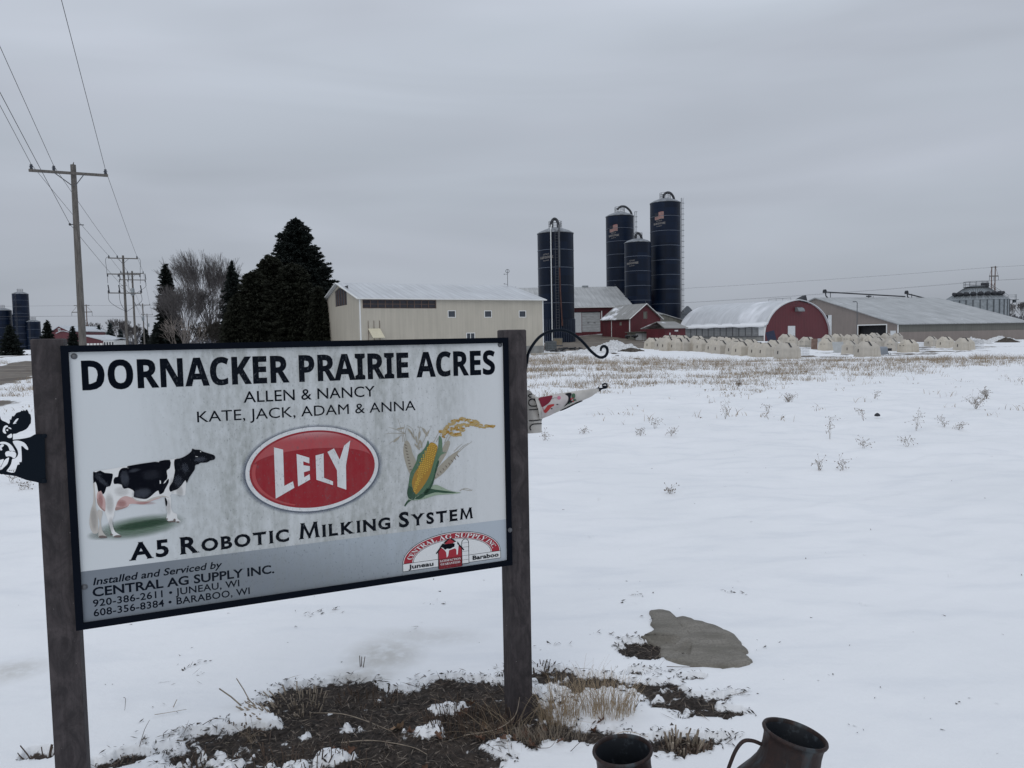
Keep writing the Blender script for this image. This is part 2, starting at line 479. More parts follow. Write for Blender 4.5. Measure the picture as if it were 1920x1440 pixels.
ICE = [blob(*q) for q in [(720,1225,60,26,1.),(680,1262,60,16,.9),(800,1190,90,14,.5),(600,1285,60,9,.7),(470,1372,50,20,.8),(20,1255,50,20,.8)]]

def snow_relief(x, y):
    d = np.hypot(x, y)
    z = (fbm(x * .9, y * .9, 3, 21) - .5) * .06 * np.clip(d / 4, .4, 3)
    ca, sa = math.cos(.5), math.sin(.5)
    u = x * ca + y * sa; v = -x * sa + y * ca
    z = z + (fbm(u * .8, v * 3.2, 3, 31) - .5) * .045 * np.clip(d / 5, .5, 2.5)      # wind ridges
    z = z + (fbm(x * 9, y * 9, 3, 41) - .5) * .006
    return z

def ground_z(x, y):
    d = np.hypot(x, y)
    soil = soil_field(x, y) * (d < 9) - (d >= 9)
    cover = np.clip(-soil * .16, 0, .03)
    bare = 1 / (1 + np.exp(-soil * 9))
    z = T(x, y) + np.where(d < 140, snow_relief(x, y) * (1 - bare * .7), 0) + cover - .03
    z = z + bare * (fbm(x * 40, y * 40, 2, 51) - .5) * .014
    # low mound the sign bed stands on
    return z, soil

th_f = np.linspace(R(-50), R(50), 961)
th_b = np.linspace(R(50), R(310), 90)[1:-1]
th = np.concatenate([th_f, th_b])
rr = [.35]
while rr[-1] < 4500:
    r = rr[-1]
    if r < 1.6: st = .05
    elif r < 4.3: st = .0135
    elif r < 8: st = .03 + (r - 4.3) * .012
    else: st = r * .0125 if r < 170 else r * .07
    rr.append(r + st)
rr = np.array(rr)
RR, TH = np.meshgrid(rr, th, indexing='ij')
GX = RR * np.sin(TH); GY = RR * np.cos(TH)
GZ, SOILF = ground_z(GX.ravel(), GY.ravel())
YF = yard_field(GX.ravel(), GY.ravel()) * (np.hypot(GX, GY).ravel() > 15) - (np.hypot(GX, GY).ravel() <= 15)
ICEF = np.zeros(GX.size)
for cx, cy, rx, ry, s in ICE:
    r = np.sqrt(((GX.ravel() - cx) / rx) ** 2 + ((GY.ravel() - cy) / ry) ** 2)
    ICEF = np.maximum(ICEF, s * np.clip(1.4 - r, 0, 1))
nr, na = RR.shape
ii, jj = np.meshgrid(np.arange(nr - 1), np.arange(na), indexing='ij')
j2 = (jj + 1) % na
F = np.stack([ii * na + jj, (ii + 1) * na + jj, (ii + 1) * na + j2, ii * na + j2], -1).reshape(-1, 4)
GZ2 = GZ - np.clip((np.hypot(GX, GY).ravel() - 500) / 4000, 0, 1) * 2

k = NT('snow over soil')
a1 = k.n('ShaderNodeAttribute', attribute_name='soil'); a2 = k.n('ShaderNodeAttribute', attribute_name='yard'); a3 = k.n('ShaderNodeAttribute', attribute_name='ice')
co = k.coord(kind='Object')
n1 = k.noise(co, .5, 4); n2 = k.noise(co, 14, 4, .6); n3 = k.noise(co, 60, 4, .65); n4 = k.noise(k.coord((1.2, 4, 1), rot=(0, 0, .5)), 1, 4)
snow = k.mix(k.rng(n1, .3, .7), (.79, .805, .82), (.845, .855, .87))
snow = k.mix(k.rng(n4, .5, .8, 0, .75), snow, (.69, .715, .75))  # drift shading painted into the snow colour as darker bluish streaks
icec = k.mix(k.rng(n2, .4, .65), (.47, .46, .43), (.70, .71, .715))
snow = k.mix(k.math('MULTIPLY', a3.outputs['Fac'], k.rng(n2, .3, .6, .6, 1)), snow, icec)
yd = k.mix(k.rng(k.noise(co, .35, 4), .35, .65), (.105, .085, .068), (.22, .19, .155))
yd = k.mix(k.rng(k.noise(co, 2.5, 4), .4, .65, 0, .5), yd, (.11, .105, .10))
c = k.mix(k.rng(k.math('ADD', a2.outputs['Fac'], k.math('MULTIPLY', k.math('SUBTRACT', n2, .5), .35)), -.04, .1), snow, yd)
so = k.mix(k.rng(n3, .4, .62), (.012, .010, .009), (.050, .040, .034))
so = k.mix(k.rng(k.noise(co, 7, 3), .45, .7, 0, .6), so, (.085, .066, .052))
sm = k.rng(k.math('ADD', a1.outputs['Fac'], k.math('MULTIPLY', k.math('SUBTRACT', n3, .5), .5)), -.02, .10)
c = k.mix(sm, c, so)
k.base(c); k.set(Roughness=.75, Specular_IOR_Level=.25)
hb = k.math('ADD', k.math('MULTIPLY', n3, .4), k.math('MULTIPLY', n2, .6))
k.bump(hb, .35, .012)
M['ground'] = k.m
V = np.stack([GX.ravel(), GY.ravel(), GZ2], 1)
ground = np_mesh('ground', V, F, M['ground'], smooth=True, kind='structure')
for nm, dat in (('soil', SOILF), ('yard', YF), ('ice', ICEF)):
    at_ = ground.data.attributes.new(nm, 'FLOAT', 'POINT'); at_.data.foreach_set('value', dat.astype(np.float32))

def gz(x, y):
    z, s = ground_z(np.array([float(x)]), np.array([float(y)])); return float(z[0])
def gzs(x, y): return ground_z(np.asarray(x, float), np.asarray(y, float))[0]

# bare grey patch in the snow
pts = [(1222,1149),(1246,1148),(1258,1155),(1262,1163),(1278,1161),(1298,1166),(1322,1172),(1340,1175),(1360,1184),(1378,1192),(1383,1200),(1391,1208),(1399,1217),(1398,1225),(1408,1234),(1411,1240),(1392,1247),(1364,1248),(1330,1246),(1290,1243),(1262,1238),(1240,1229),(1236,1217),(1236,1206),(1222,1200),(1202,1195),(1214,1190),(1228,1182),(1222,1174),(1221,1162)]
W3 = [G(*p) for p in pts]
cx, cy = np.mean([w[0] for w in W3]), np.mean([w[1] for w in W3])
sm3 = poly_smooth([(w[0], w[1]) for w in W3], 4)
sm3 = [(p[0] + (vnoise(np.array([p[0] * 30.]), np.array([p[1] * 30.]), 5)[0] - .5) * .02, p[1] + (vnoise(np.array([p[0] * 30.]), np.array([p[1] * 30.]), 6)[0] - .5) * .02) for p in sm3]
rings = []
for f, dz in ((1.035, .000), (1.0, .022), (.96, .027), (.8, .029), (.55, .030), (.3, .029), (.1, .029)):
    rings.append([(cx + (p[0] - cx) * f, cy + (p[1] - cy) * f, gz(cx + (p[0] - cx) * f, cy + (p[1] - cy) * f) - .012 + dz) for p in sm3])
k = NT('frozen grey slab'); v = k.coord()
a = k.noise(k.coord((3, 9, 3), rot=(0, 0, .2)), 1.6, 4); b_ = k.noise(v, 90, 3, .7)
c = k.mix(k.rng(a, .35, .65), (.145, .134, .110), (.235, .218, .188)); c = k.mix(k.rng(b_, .4, .65, 0, .65), c, (.11, .10, .085))
k.base(c); k.set(Roughness=.6, Specular_IOR_Level=.35); k.bump(b_, .6, .006)
MB().loops(rings, False, True).build('bare_ground', k.m, smooth='all', kind='structure')

# ------------------------------------------------------------------ farm sign
SX, SY, SYAW, SW, SH = -1.42276542, 2.36529438, .410538822, 1.53, .915
STOP = 1.54934831
sign_loc = np.array([SX, SY, 0.0])
sign = empty('farm_sign', sign_loc, SYAW, label='large farm sign with red oval logo, cow and corn print between two brown posts', cat='sign')
SU = np.array([math.cos(SYAW), math.sin(SYAW), 0]); SV = np.array([-math.sin(SYAW), math.cos(SYAW), 0])
def sg(px, py, off=0.0):
    """photo pixel -> (x, z) on the sign plane y=off in the sign's own frame"""
    d = px_ray(px, py); o = np.array([0, 0, CAM_H]) - sign_loc
    t = (off - o @ SV) / (d @ SV); p = o + d * t
    return (float(p @ SU), float(p[2]))
def on_sign(pts, off=0.0): return [sg(x, y, off) for x, y in pts]

def print_mat(name, c, grime=.75, c2=None, speck=.5, g2=None, rough=.5):
    """ink or vinyl on the sign face, under the same algae and dirt streaks"""
    k = NT(name); t = k.n('ShaderNodeTexCoord'); s = k.n('ShaderNodeSeparateXYZ'); k.L(t.outputs['Object'], s.inputs[0])
    cc = c
    if c2 is not None:      # printed gradient (x, z direction, from, to)
        q = k.math('ADD', k.math('MULTIPLY', s.outputs['X'], g2[0]), k.math('MULTIPLY', s.outputs['Z'], g2[1]))
        cc = k.mix(k.rng(q, g2[2], g2[3], smooth=True), c, c2)
    st = k.noise(k.coord((26, 26, 2.2)), 1, 4, .6); big = k.noise(k.coord((2.2, 2.2, 1.2)), 1, 3)
    sp = k.noise(k.coord((170, 170, 90)), 1, 3, .6); sp2 = k.noise(k.coord((60, 60, 30)), 1, 3, .6)
    mid = k.rng(k.math('ABSOLUTE', k.math('SUBTRACT', s.outputs['X'], .82)), .30, .68, 1, 0, True)
    g = k.math('MULTIPLY', mid, k.rng(k.math('ADD', k.math('MULTIPLY', st, .55), k.math('MULTIPLY', big, .45)), .36, .62, .25, 1))
    g = k.math('MULTIPLY', g, k.rng(sp2, .3, .62, .45, 1))
    cc = k.mix(k.math('MULTIPLY', g, .66 * grime), cc, (.225, .238, .215))
    spk = k.math('MULTIPLY', k.rng(sp, .60, .68), k.math('ADD', k.math('MULTIPLY', mid, .8), .04))
    cc = k.mix(k.math('MULTIPLY', spk, speck), cc, (.10, .11, .12) if max(c) > .2 else (.20, .22, .24))
    if isinstance(cc, tuple): k.base(cc)
    else: k.base(cc)
    k.set(Roughness=rough, Specular_IOR_Level=.03 if max(c) < .05 else .12)
    return k.m
P_ = {}
P_['white'] = print_mat('sign white', (.63, .66, .675), 1.25, c2=(.65, .67, .68), g2=(1, 0, .2, 1.2))
P_['ink'] = print_mat('black ink', (.003, .005, .010), .05, speck=.35)
P_['ink2'] = print_mat('dark lettering', (.005, .008, .015), .08, speck=.3)
P_['grey'] = print_mat('grey band', (.20, .225, .255), .5, c2=(.45, .50, .55), g2=(.42, 1.15, 1.02, 1.42))
P_['red'] = print_mat('logo red', (.29, .014, .024), .25, speck=.5)
P_['red_d'] = print_mat('logo red rim', (.20, .015, .024), .25)
P_['gloss'] = print_mat('logo gloss', (.42, .07, .08), .3, c2=(.74, .70, .70), g2=(0, 1, 1.19, 1.285), speck=.5)
P_['rim'] = print_mat('logo rim', (.72, .73, .74), .45)
P_['rimshade'] = print_mat('logo soft border', (.36, .385, .43), .5)
P_['cowblk'] = print_mat('cow black', (.004, .005, .009), .05, speck=.2)
P_['cowgry'] = print_mat('cow sheen', (.045, .05, .062), .15)
P_['cowwht'] = print_mat('cow white', (.74, .74, .73), .5, speck=.2)
P_['cowsh'] = print_mat('cow shade', (.52, .49, .45), .4, speck=.2)
P_['pink'] = print_mat('udder pink', (.56, .38, .36), .3)
P_['pinkd'] = print_mat('udder shade', (.36, .24, .22), .3)
P_['hoof'] = print_mat('hoof', (.16, .13, .12), .2)
P_['grass1'] = print_mat('printed grass', (.30, .36, .30), .5)
P_['grass2'] = print_mat('printed grass shade', (.15, .20, .13), .4)
P_['husk'] = print_mat('husk green', (.075, .15, .085), .3, c2=(.16, .25, .17), g2=(1, 0, 1.19, 1.30))
P_['husk_d'] = print_mat('husk dark green', (.03, .075, .045), .2)
P_['husk_l'] = print_mat('husk pale green', (.30, .38, .28), .3)
P_['corn'] = print_mat('corn yellow', (.56, .36, .06), .2, speck=.15)
P_['corn_d'] = print_mat('corn ochre', (.36, .20, .035), .2, speck=.15)
P_['ear'] = print_mat('wheat grey', (.36, .33, .27), .4)
P_['ear_d'] = print_mat('wheat brown', (.17, .14, .11), .4)
P_['oat'] = print_mat('oat gold', (.44, .32, .14), .2)
P_['logored'] = print_mat('supply red', (.36, .035, .05), .05, speck=.1)
P_['logowht'] = print_mat('supply white', (.74, .75, .75), .1, speck=.1)

_layer = [0]
def prt(name, pxloops, mat, lay, parent=None, smooth=0, **kw):
    """flat print on the sign face; lay = ink layer number (0.3 mm each)"""
    off = -.0125 - lay * .0003
    L = []
    for lp in pxloops:
        q = on_sign(lp, off)
        L.append([tuple(p) for p in poly_smooth(q, smooth)] if smooth else q)
    return prt_l(name, L, mat, lay, parent, **kw)
def prt_l(name, loops, mat, lay, parent=None, **kw):
    off = -.0125 - lay * .0003
    V, F = flat_mesh(loops)
    m = MB(); m.add([(a, off, z) for a, z, _ in V], F)
    return m.build(name, P_[mat] if isinstance(mat, str) else mat, parent or sign, **kw)
def stroke(pts, w, taper=None):
    """outline of a thick 2D polyline"""
    P = [np.array(p[:2], float) for p in pts]; L = []; Rr = []
    for i, p in enumerate(P):
        t = P[min(i+1, len(P)-1)] - P[max(i-1, 0)]; t /= (np.linalg.norm(t) + 1e-9); n = np.array([-t[1], t[0]])
        ww = (w if taper is None else w * (taper[0] + (taper[1] - taper[0]) * i / (len(P) - 1))) / 2
        L.append(tuple(p + n * ww)); Rr.append(tuple(p - n * ww))
    return L + Rr[::-1]

# panel, frame
TL, TR, BR, BL = (0, STOP), (SW, STOP), (SW, STOP - SH), (0, STOP - SH)
fr = .021
wp = MB(); wp.b2((fr - .004, -.0125, BL[1] + fr - .004), (SW - fr + .004, .006, STOP - fr + .004)); wp.build('sign_panel', P_['white'], sign)
M['frame'] = simple('black frame', (.003, .005, .010), .55, var=.2, spec=.05)
fm = MB()
wall(fm, [[TL, TR, BR, BL][::-1], [(fr, BL[1] + fr), (SW - fr, BL[1] + fr), (SW - fr, STOP - fr), (fr, STOP - fr)]], 'x', -.022, .032)
fm.build('frame', M['frame'], sign)
# grey band
zb = sg(150, 1071)[1]; zb2 = sg(947.8, 971.5)[1]
prt_l('grey_band', [[(fr, BL[1] + fr), (SW - fr, BL[1] + fr), (SW - fr, (zb + zb2) / 2), (fr, (zb + zb2) / 2)]], 'grey', 1)

# posts
k = NT('brown composite post'); v = k.coord((1, 1, .5))
a = k.noise(v, 14, 5, .65, 1.5); b_ = k.noise(k.coord((8, 8, 5)), 9, 4, .7)
c = k.mix(k.rng(a, .38, .62), (.040, .036, .038), (.078, .068, .070)); c = k.mix(k.rng(k.noise(k.coord((60, 60, 2.5)), 1, 3, .6), .45, .7, 0, .5), c, (.032, .028, .030)); c = k.mix(k.rng(b_, .5, .72, 0, .6), c, (.035, .029, .031))
c = k.mix(k.rng(k.noise(k.coord(), 70, 2), .74, .78), c, (.45, .43, .42))
k.base(c); k.set(Roughness=.8, Specular_IOR_Level=.15); k.bump(b_, .35, .004)
M['post'] = k.m
PW = .089
def post(x0, ztop, zbot):
    b = .004; m = MB()
    def ring(z, e): return [(x0 + e, e, z), (x0 + e + b, e - 0, z), (x0 + PW - e, e, z), (x0 + PW - e, PW - e, z), (x0 + e, PW - e, z)][0:1] + [(x0 + PW - e, e, z), (x0 + PW - e, PW - e, z), (x0 + e, PW - e, z)]
    m.loops([ring(zbot, 0), ring(ztop - b, 0), ring(ztop, b)])
    return m
ztl = sg(87, 635)[1]; ztr = sg(966, 618)[1]
post(-PW + .006, ztl, -.4).build('post', M['post'], sign)
post(SW - .001, ztr, -.4).build('post', M['post'], sign)
# screws with washers
for (px, py) in ((140, 668), (935, 646.5), (952, 991.5), (159.5, 1098)):
    x, z = sg(px, py); m = MB()
    o = -.0225 if px > 950 else -.0128
    mm = rotm(rx=R(90))
    m.lathe([(.0095, 0), (.0092, .0015), (.0075, .0022), (.0068, .0018), (.006, .002), (.0055, .0038), (.003, .0048), (.0, .005)], 20, (x, o, z), mm)
    m.build('screw', M['steel'], sign, smooth=True)

# lettering -------------------------------------------------------
GLY = {'S':{'A':[232,[[0,0,85,241,147,241,232,0,177,0,160,57,72,57,55,0],[85,100,147,100,116,203,102,155]]],
'C':[214,[[127,-3,94,0,66,12,45,30,31,55,22,85,19,120,23,154,33,184,49,209,71,227,99,239,132,243,150,242,168,239,202,226,186,185,159,196,145,200,132,201,106,195,87,179,76,153,72,119,75,85,86,60,105,44,132,39,161,42,193,52,193,9,162,0]]],
'D':[248,[[30,0,30,240,105,240,141,236,171,226,195,210,214,187,225,158,229,122,220,69,195,31,153,8,98,0],[81,42,103,42,158,62,176,121,172,156,159,179,137,193,108,198,81,198]]],
'E':[188,[[30,0,30,240,168,240,168,198,81,198,81,145,162,145,162,104,81,104,81,42,168,42,168,0]]],
'I':[131,[[11,0,11,29,40,42,40,197,11,211,11,240,120,240,120,211,91,197,91,42,120,29,120,0]]],
'K':[223,[[30,0,30,240,81,240,81,130,101,158,166,240,222,240,139,134,223,0,165,0,102,101,81,86,81,0]]],
'N':[273,[[30,0,30,240,94,240,198,60,197,240,243,240,243,0,178,0,74,181,76,113,76,0]]],
'O':[267,[[134,-3,98,1,69,12,47,31,32,55,23,86,19,121,23,155,32,185,47,210,69,228,98,240,134,243,169,240,198,228,220,210,236,185,245,155,248,120,245,85,236,55,220,31,198,12,169,1],[134,39,162,45,180,61,191,87,194,120,191,154,180,180,162,196,134,201,106,196,87,180,76,154,73,120,76,87,87,61,106,45]]],
'P':[211,[[30,0,30,240,107,240,147,235,174,220,190,196,196,165,194,145,187,126,175,109,158,96,134,88,103,85,81,85,81,0],[81,127,98,127,117,129,132,135,141,147,144,163,134,189,104,198,81,198]]],
'R':[222,[[30,0,30,240,100,240,143,235,172,222,190,200,196,168,194,152,190,139,182,128,173,118,151,104,222,0,165,0,108,92,81,92,81,0],[81,133,97,133,119,135,133,142,142,152,144,167,141,181,133,191,118,196,81,198]]],
'S':[185,[[83,-3,47,0,15,11,15,58,51,45,69,40,87,39,103,40,114,46,120,54,122,64,119,76,108,86,57,113,38,127,30,136,24,147,20,160,18,175,24,204,40,225,66,239,99,243,118,242,135,239,171,226,154,187,125,197,111,200,98,201,85,199,76,194,70,186,68,177,71,165,79,156,130,130,145,120,156,110,165,98,170,84,172,66,166,38,149,16,121,1]]]},
'T':{'A':[218,[[-4,0,-4,9,5,11,12,15,18,24,103,233,112,233,199,28,206,17,212,11,222,9,222,0,115,0,115,9,135,13,142,23,136,41,126,66,52,66,37,24,43,13,64,9,64,0],[57,80,121,80,88,160]]],
'C':[234,[[128,-5,97,-2,69,10,45,28,28,52,17,81,13,114,17,147,28,175,46,199,69,217,98,229,130,233,155,230,189,218,194,218,204,221,210,233,218,233,218,154,210,154,196,182,178,203,157,217,133,222,87,195,72,113,89,37,139,12,159,14,179,22,198,35,214,53,224,44,183,7]]],
'D':[248,[[10,0,10,9,23,11,31,15,36,23,37,37,37,187,35,203,30,213,21,218,7,219,7,228,111,228,164,220,203,198,226,162,234,114,204,28,114,0],[111,12,140,18,160,37,171,69,175,115,159,191,111,217,101,215,95,212,92,204,91,36,92,24,95,17,101,13]]],
'E':[221,[[7,0,7,8,22,10,31,15,36,24,38,39,38,184,36,202,31,213,22,218,8,219,8,228,199,228,199,160,192,160,184,186,170,203,148,212,116,215,100,214,96,212,93,208,91,194,91,123,116,126,130,134,138,150,144,173,152,173,152,59,144,59,141,77,137,91,130,100,120,107,108,110,93,111,91,34,93,23,96,17,103,15,115,14,138,15,157,19,172,27,185,37,196,52,206,72,215,72,201,0]]],
'F':[202,[[8,0,8,9,22,11,31,17,36,26,37,42,37,187,36,202,31,212,22,217,7,219,7,228,197,228,197,160,189,160,184,178,178,193,168,203,155,210,137,214,100,215,96,213,93,211,91,199,91,124,114,126,128,135,137,150,142,173,151,173,151,59,142,59,137,84,128,100,114,109,91,112,92,30,94,21,98,15,105,12,128,9,128,0]]],
'G':[254,[[134,-5,100,-1,71,10,47,28,29,51,18,81,14,115,18,147,29,176,46,200,70,218,97,229,129,233,156,230,194,218,199,219,206,226,210,233,219,233,219,154,210,154,202,173,191,189,179,203,165,213,149,219,134,222,88,195,73,114,77,67,90,34,110,13,138,6,154,8,164,14,169,23,171,36,171,64,170,77,165,85,154,89,138,91,138,99,250,99,250,91,236,89,228,85,224,77,223,64,223,14,179,0]]],
'H':[262,[[8,0,8,9,22,11,31,16,36,25,37,40,37,189,36,203,31,212,22,217,8,219,8,228,121,228,121,219,102,216,97,213,93,208,91,189,91,125,171,125,170,200,169,208,166,213,160,216,141,219,141,228,254,228,254,219,239,217,230,212,226,203,225,189,225,40,226,26,231,16,239,11,254,9,254,0,141,0,141,9,155,11,165,15,169,24,171,40,171,110,91,110,91,40,93,25,97,16,106,11,121,9,121,0]]],
'I':[130,[[7,0,7,9,21,11,31,16,36,24,38,38,38,193,36,206,32,214,22,218,7,219,7,228,122,228,122,219,107,218,98,214,93,206,91,193,92,29,94,22,97,17,103,13,123,9,123,0]]],
'L':[213,[[8,0,8,9,22,11,31,16,36,25,37,40,37,189,36,204,31,212,22,217,8,219,8,228,125,228,125,219,104,217,98,214,94,208,92,200,91,31,93,24,95,19,100,16,117,14,139,15,157,20,172,28,185,40,195,56,204,77,214,77,201,0]]],
'N':[247,[[201,-5,53,175,53,39,55,24,59,15,68,11,83,9,83,0,9,0,9,9,27,12,32,15,36,21,38,39,38,194,18,217,9,219,9,228,78,228,195,84,195,199,193,207,190,212,184,216,166,219,166,228,240,228,240,219,225,217,217,212,212,203,211,188,211,-5]]],
'O':[263,[[130,-5,106,-3,84,4,64,15,47,29,33,46,22,67,16,89,14,114,16,138,22,161,33,181,47,199,65,213,85,224,108,231,133,233,157,231,179,224,198,213,216,199,230,182,240,162,247,139,249,114,247,89,240,67,230,46,215,29,198,15,177,4,155,-3],[132,6,175,33,190,114,186,160,174,194,155,215,130,222,87,195,73,114,77,67,89,34,108,13]]],
'P':[209,[[8,0,8,9,22,11,31,16,36,25,37,40,37,189,36,203,31,212,22,217,8,219,8,228,107,228,144,226,168,220,183,211,195,199,202,184,204,166,199,140,183,120,157,107,121,103,91,103,91,40,93,25,97,16,106,11,121,9,121,0],[91,115,122,118,136,126,144,142,146,165,144,187,138,203,126,212,108,216,100,215,95,212,92,207]]],
'R':[236,[[8,0,8,9,22,11,31,16,36,25,37,40,37,189,36,203,31,212,22,217,8,219,8,228,108,228,152,224,184,213,202,194,209,167,196,133,157,112,221,18,226,13,232,10,239,9,240,0,169,0,101,106,91,106,91,40,93,25,97,16,106,11,121,9,121,0],[91,117,102,117,124,120,140,129,149,145,152,168,142,204,112,216,101,214,95,211,92,204]]],
'S':[195,[[21,-5,21,79,31,79,41,47,56,25,75,12,98,7,115,10,128,18,137,30,139,45,133,65,112,80,81,95,56,110,38,126,28,144,25,166,27,185,34,201,44,215,58,225,74,231,92,233,115,231,150,222,157,225,160,233,170,233,170,160,161,160,155,177,147,192,136,205,124,214,111,220,97,222,82,220,70,213,62,203,60,190,62,178,69,168,79,160,145,127,159,117,169,106,175,94,178,81,180,66,177,46,169,29,157,15,140,4,120,-3,88,-5,42,6,35,4,31,-5]]],
'T':[212,[[46,0,46,9,61,10,71,15,76,25,78,40,78,217,51,213,33,202,20,183,14,159,5,159,5,228,205,228,205,158,197,158,178,202,132,217,132,40,133,25,138,15,148,10,164,9,164,0]]],
'U':[246,[[124,-6,84,-1,57,14,42,40,37,78,37,189,35,203,30,212,22,217,7,219,7,228,120,228,120,219,101,216,96,213,93,208,90,189,90,70,93,44,102,26,116,15,137,11,181,28,196,80,196,189,195,203,190,212,180,217,164,219,164,228,237,228,237,219,224,216,216,211,213,202,211,189,211,91,206,46,190,16,163,-1]]],
'V':[214,[[106,-6,17,201,11,210,4,216,-7,219,-7,228,105,228,105,219,92,218,83,216,78,212,76,205,81,189,129,72,176,197,177,204,176,212,171,216,162,218,149,219,149,228,221,228,221,219,212,218,204,214,198,205,191,191,115,-6]]],
'Y':[213,[[51,0,51,9,65,11,74,16,79,25,80,40,80,89,15,207,4,216,-7,219,-7,228,103,228,103,219,90,218,83,216,79,213,78,208,82,196,124,113,172,195,174,204,168,215,149,219,147,228,220,228,220,219,211,217,204,212,191,196,134,102,134,40,135,25,140,16,149,11,164,9,164,0]]]}}
def text_mesh(s, bold=0.0, font=None, spacing=1.0):
    """verts (x, y), faces of a line of text, cap height 1, starting at x=0"""
    if s == 'M' and font is None:
        return (lambda r: (np.array([q[:2] for q in r[0]], float), r[1]))(flat_mesh([[(0, 0), (.10, 1), (.26, 1), (.53, .30), (.80, 1), (.96, 1), (1.06, 0), (.88, 0), (.81, .64), (.56, 0), (.50, 0), (.25, .64), (.18, 0)]]))
    if font is None:
        c = bpy.data.curves.new('txt', 'FONT'); c.body = s; c.offset = bold; c.space_character = spacing; c.resolution_u = 3
        o = bpy.data.objects.new('txt', c); col.objects.link(o); bpy.context.view_layer.update()
        me = bpy.data.meshes.new_from_object(o)
        V = np.array([v.co[:2] for v in me.vertices]); F = [tuple(p.vertices) for p in me.polygons]
        bpy.data.objects.remove(o); bpy.data.meshes.remove(me); bpy.data.curves.remove(c)
        V[:, 0] -= V[:, 0].min()
        return V / .729, F          # cap height of the built-in face
    x = 0; V = []; F = []
    for ch in s:
        if ch == ' ': x += 92 * spacing; continue
        if ch == '.':
            n = len(V); V += [(x + 30, 0), (x + 80, 0), (x + 80, 48), (x + 30, 48)]; F.append((n, n+1, n+2, n+3)); x += 110; continue
        adv, loops = GLY[font][ch]
        vv, ff = flat_mesh([[(l[i] + x, l[i+1]) for i in range(0, len(l), 2)] for l in loops], 0, bold * 240)
        n = len(V); V += [p[:2] for p in vv]; F += [tuple(i + n for i in f) for f in ff]
        x += adv * spacing
    V = np.array(V, float); V[:, 0] -= V[:, 0].min()
    return V / 240.0, F

def line(s, p0, p1, ptop, lay=2, mat='ink', bold=0, font=None, slant=0, spacing=1, name='lettering', warp=None, parent=None):
    """text line on the sign from baseline pixel p0 to baseline end pixel p1, ptop = pixel of the cap line above p0"""
    off = -.0125 - lay * .0003
    if 'M' in s and font is None: bold = 0
    a = np.array(sg(*p0, off)); b = np.array(sg(*p1, off)); h = sg(*ptop, off)[1] - a[1]
    V, F = text_mesh(s, bold, font, spacing)
    V = V.copy(); V[:, 0] += slant * V[:, 1]
    w = V[:, 0].max() - V[:, 0].min(); V[:, 0] -= V[:, 0].min()
    if warp is not None: V = warp(V, w)
    X = a[0] + V[:, 0] / w * (b[0] - a[0]); Z = a[1] + V[:, 0] / w * (b[1] - a[1]) + V[:, 1] * h
    P3 = np.stack([X, np.full(len(X), off), Z], 1)
    if font == 'S':          # big title: every letter a part of its own
        comp = list(range(len(P3)))
        def root_(i):
            while comp[i] != i: comp[i] = comp[comp[i]]; i = comp[i]
            return i
        for f in F:
            for q in f[1:]: comp[root_(q)] = root_(f[0])
        gr = {}
        for f in F: gr.setdefault(root_(f[0]), []).append(f)
        for fs in gr.values():
            ids = sorted({q for f in fs for q in f}); mp_ = {q: i for i, q in enumerate(ids)}
            m = MB(); m.add(P3[ids], [tuple(mp_[q] for q in f) for f in fs]); m.build('letter', P_[mat], sign)
        return
    m = MB(); m.add(P3, F)
    return m.build(name, P_[mat] if isinstance(mat, str) else mat, parent or sign)

line('DORNACKER PRAIRIE ACRES', (154.5, 731), (928.5, 701), (152, 677.5), font='S', spacing=1.0, bold=.022)
line('ALLEN & NANCY', (457, 755), (703, 743), (455.5, 733), bold=.004)
line('KATE, JACK, ADAM & ANNA', (370, 792), (779.3, 769), (369, 770.5), bold=.004)

def small_caps(words, p0, p1, hcap, hsmall, bold, serif=.07, wide=1.25, lay=2, mat='ink'):
    """engraved style caps: wide bold letters with tiny wedge serifs"""
    off = -.0125 - lay * .0003
    a = np.array(sg(*p0, off)); b = np.array(sg(*p1, off))
    parts = []; x = 0
    for wi, w in enumerate(words):
        for ci, ch in enumerate(w):
            sc_ = 1.0 if (ci == 0 or ch in 'A5') and not (ci > 0 and ch == 'A') else hsmall
            V, F = text_mesh(ch, bold if sc_ == 1 else bold * 1.15)
            V = V * sc_; V[:, 0] *= wide
            # wedge serifs at the stroke ends
            if ch not in 'OCGS05':
                ys = V[:, 1]; Fx = list(F); Vx = list(map(tuple, V))
                for yy in (ys.min(), ys.max()):
                    xs = sorted(V[np.abs(ys - yy) < .012 * sc_][:, 0])
                    if not xs: continue
                    grp = [[xs[0], xs[0]]]
                    for q in xs[1:]:
                        if q - grp[-1][1] > .33 * sc_: grp.append([q, q])
                        grp[-1][1] = q
                    for g0, g1 in grp:
                        if g1 - g0 > .5 * sc_: ends = [(g0, -1), (g1, 1)]
                        else: ends = [(g0, -1), (g1, 1)]
                        for e, sgn in ends:
                            n = len(Vx); t = 1 if yy > .3 * sc_ else -1
                            Vx += [(e, yy), (e + sgn * serif * sc_, yy + t * .012), (e, yy - t * .10 * sc_)]
                            Fx.append((n, n+1, n+2))
                V = np.array(Vx); F = Fx
            mn = V[:, 0].min(); V[:, 0] += x - mn; x = V[:, 0].max() + .10 * wide
            parts.append((V, F))
        x += .42 * wide
    x -= .52 * wide
    h = hcap
    for V, F in parts:
        X = a[0] + V[:, 0] / x * (b[0] - a[0]); Z = a[1] + V[:, 0] / x * (b[1] - a[1]) + V[:, 1] * h
        yield V, F, X, Z
hc = sg(262, 1013.5)[1] - sg(262, 1048)[1]
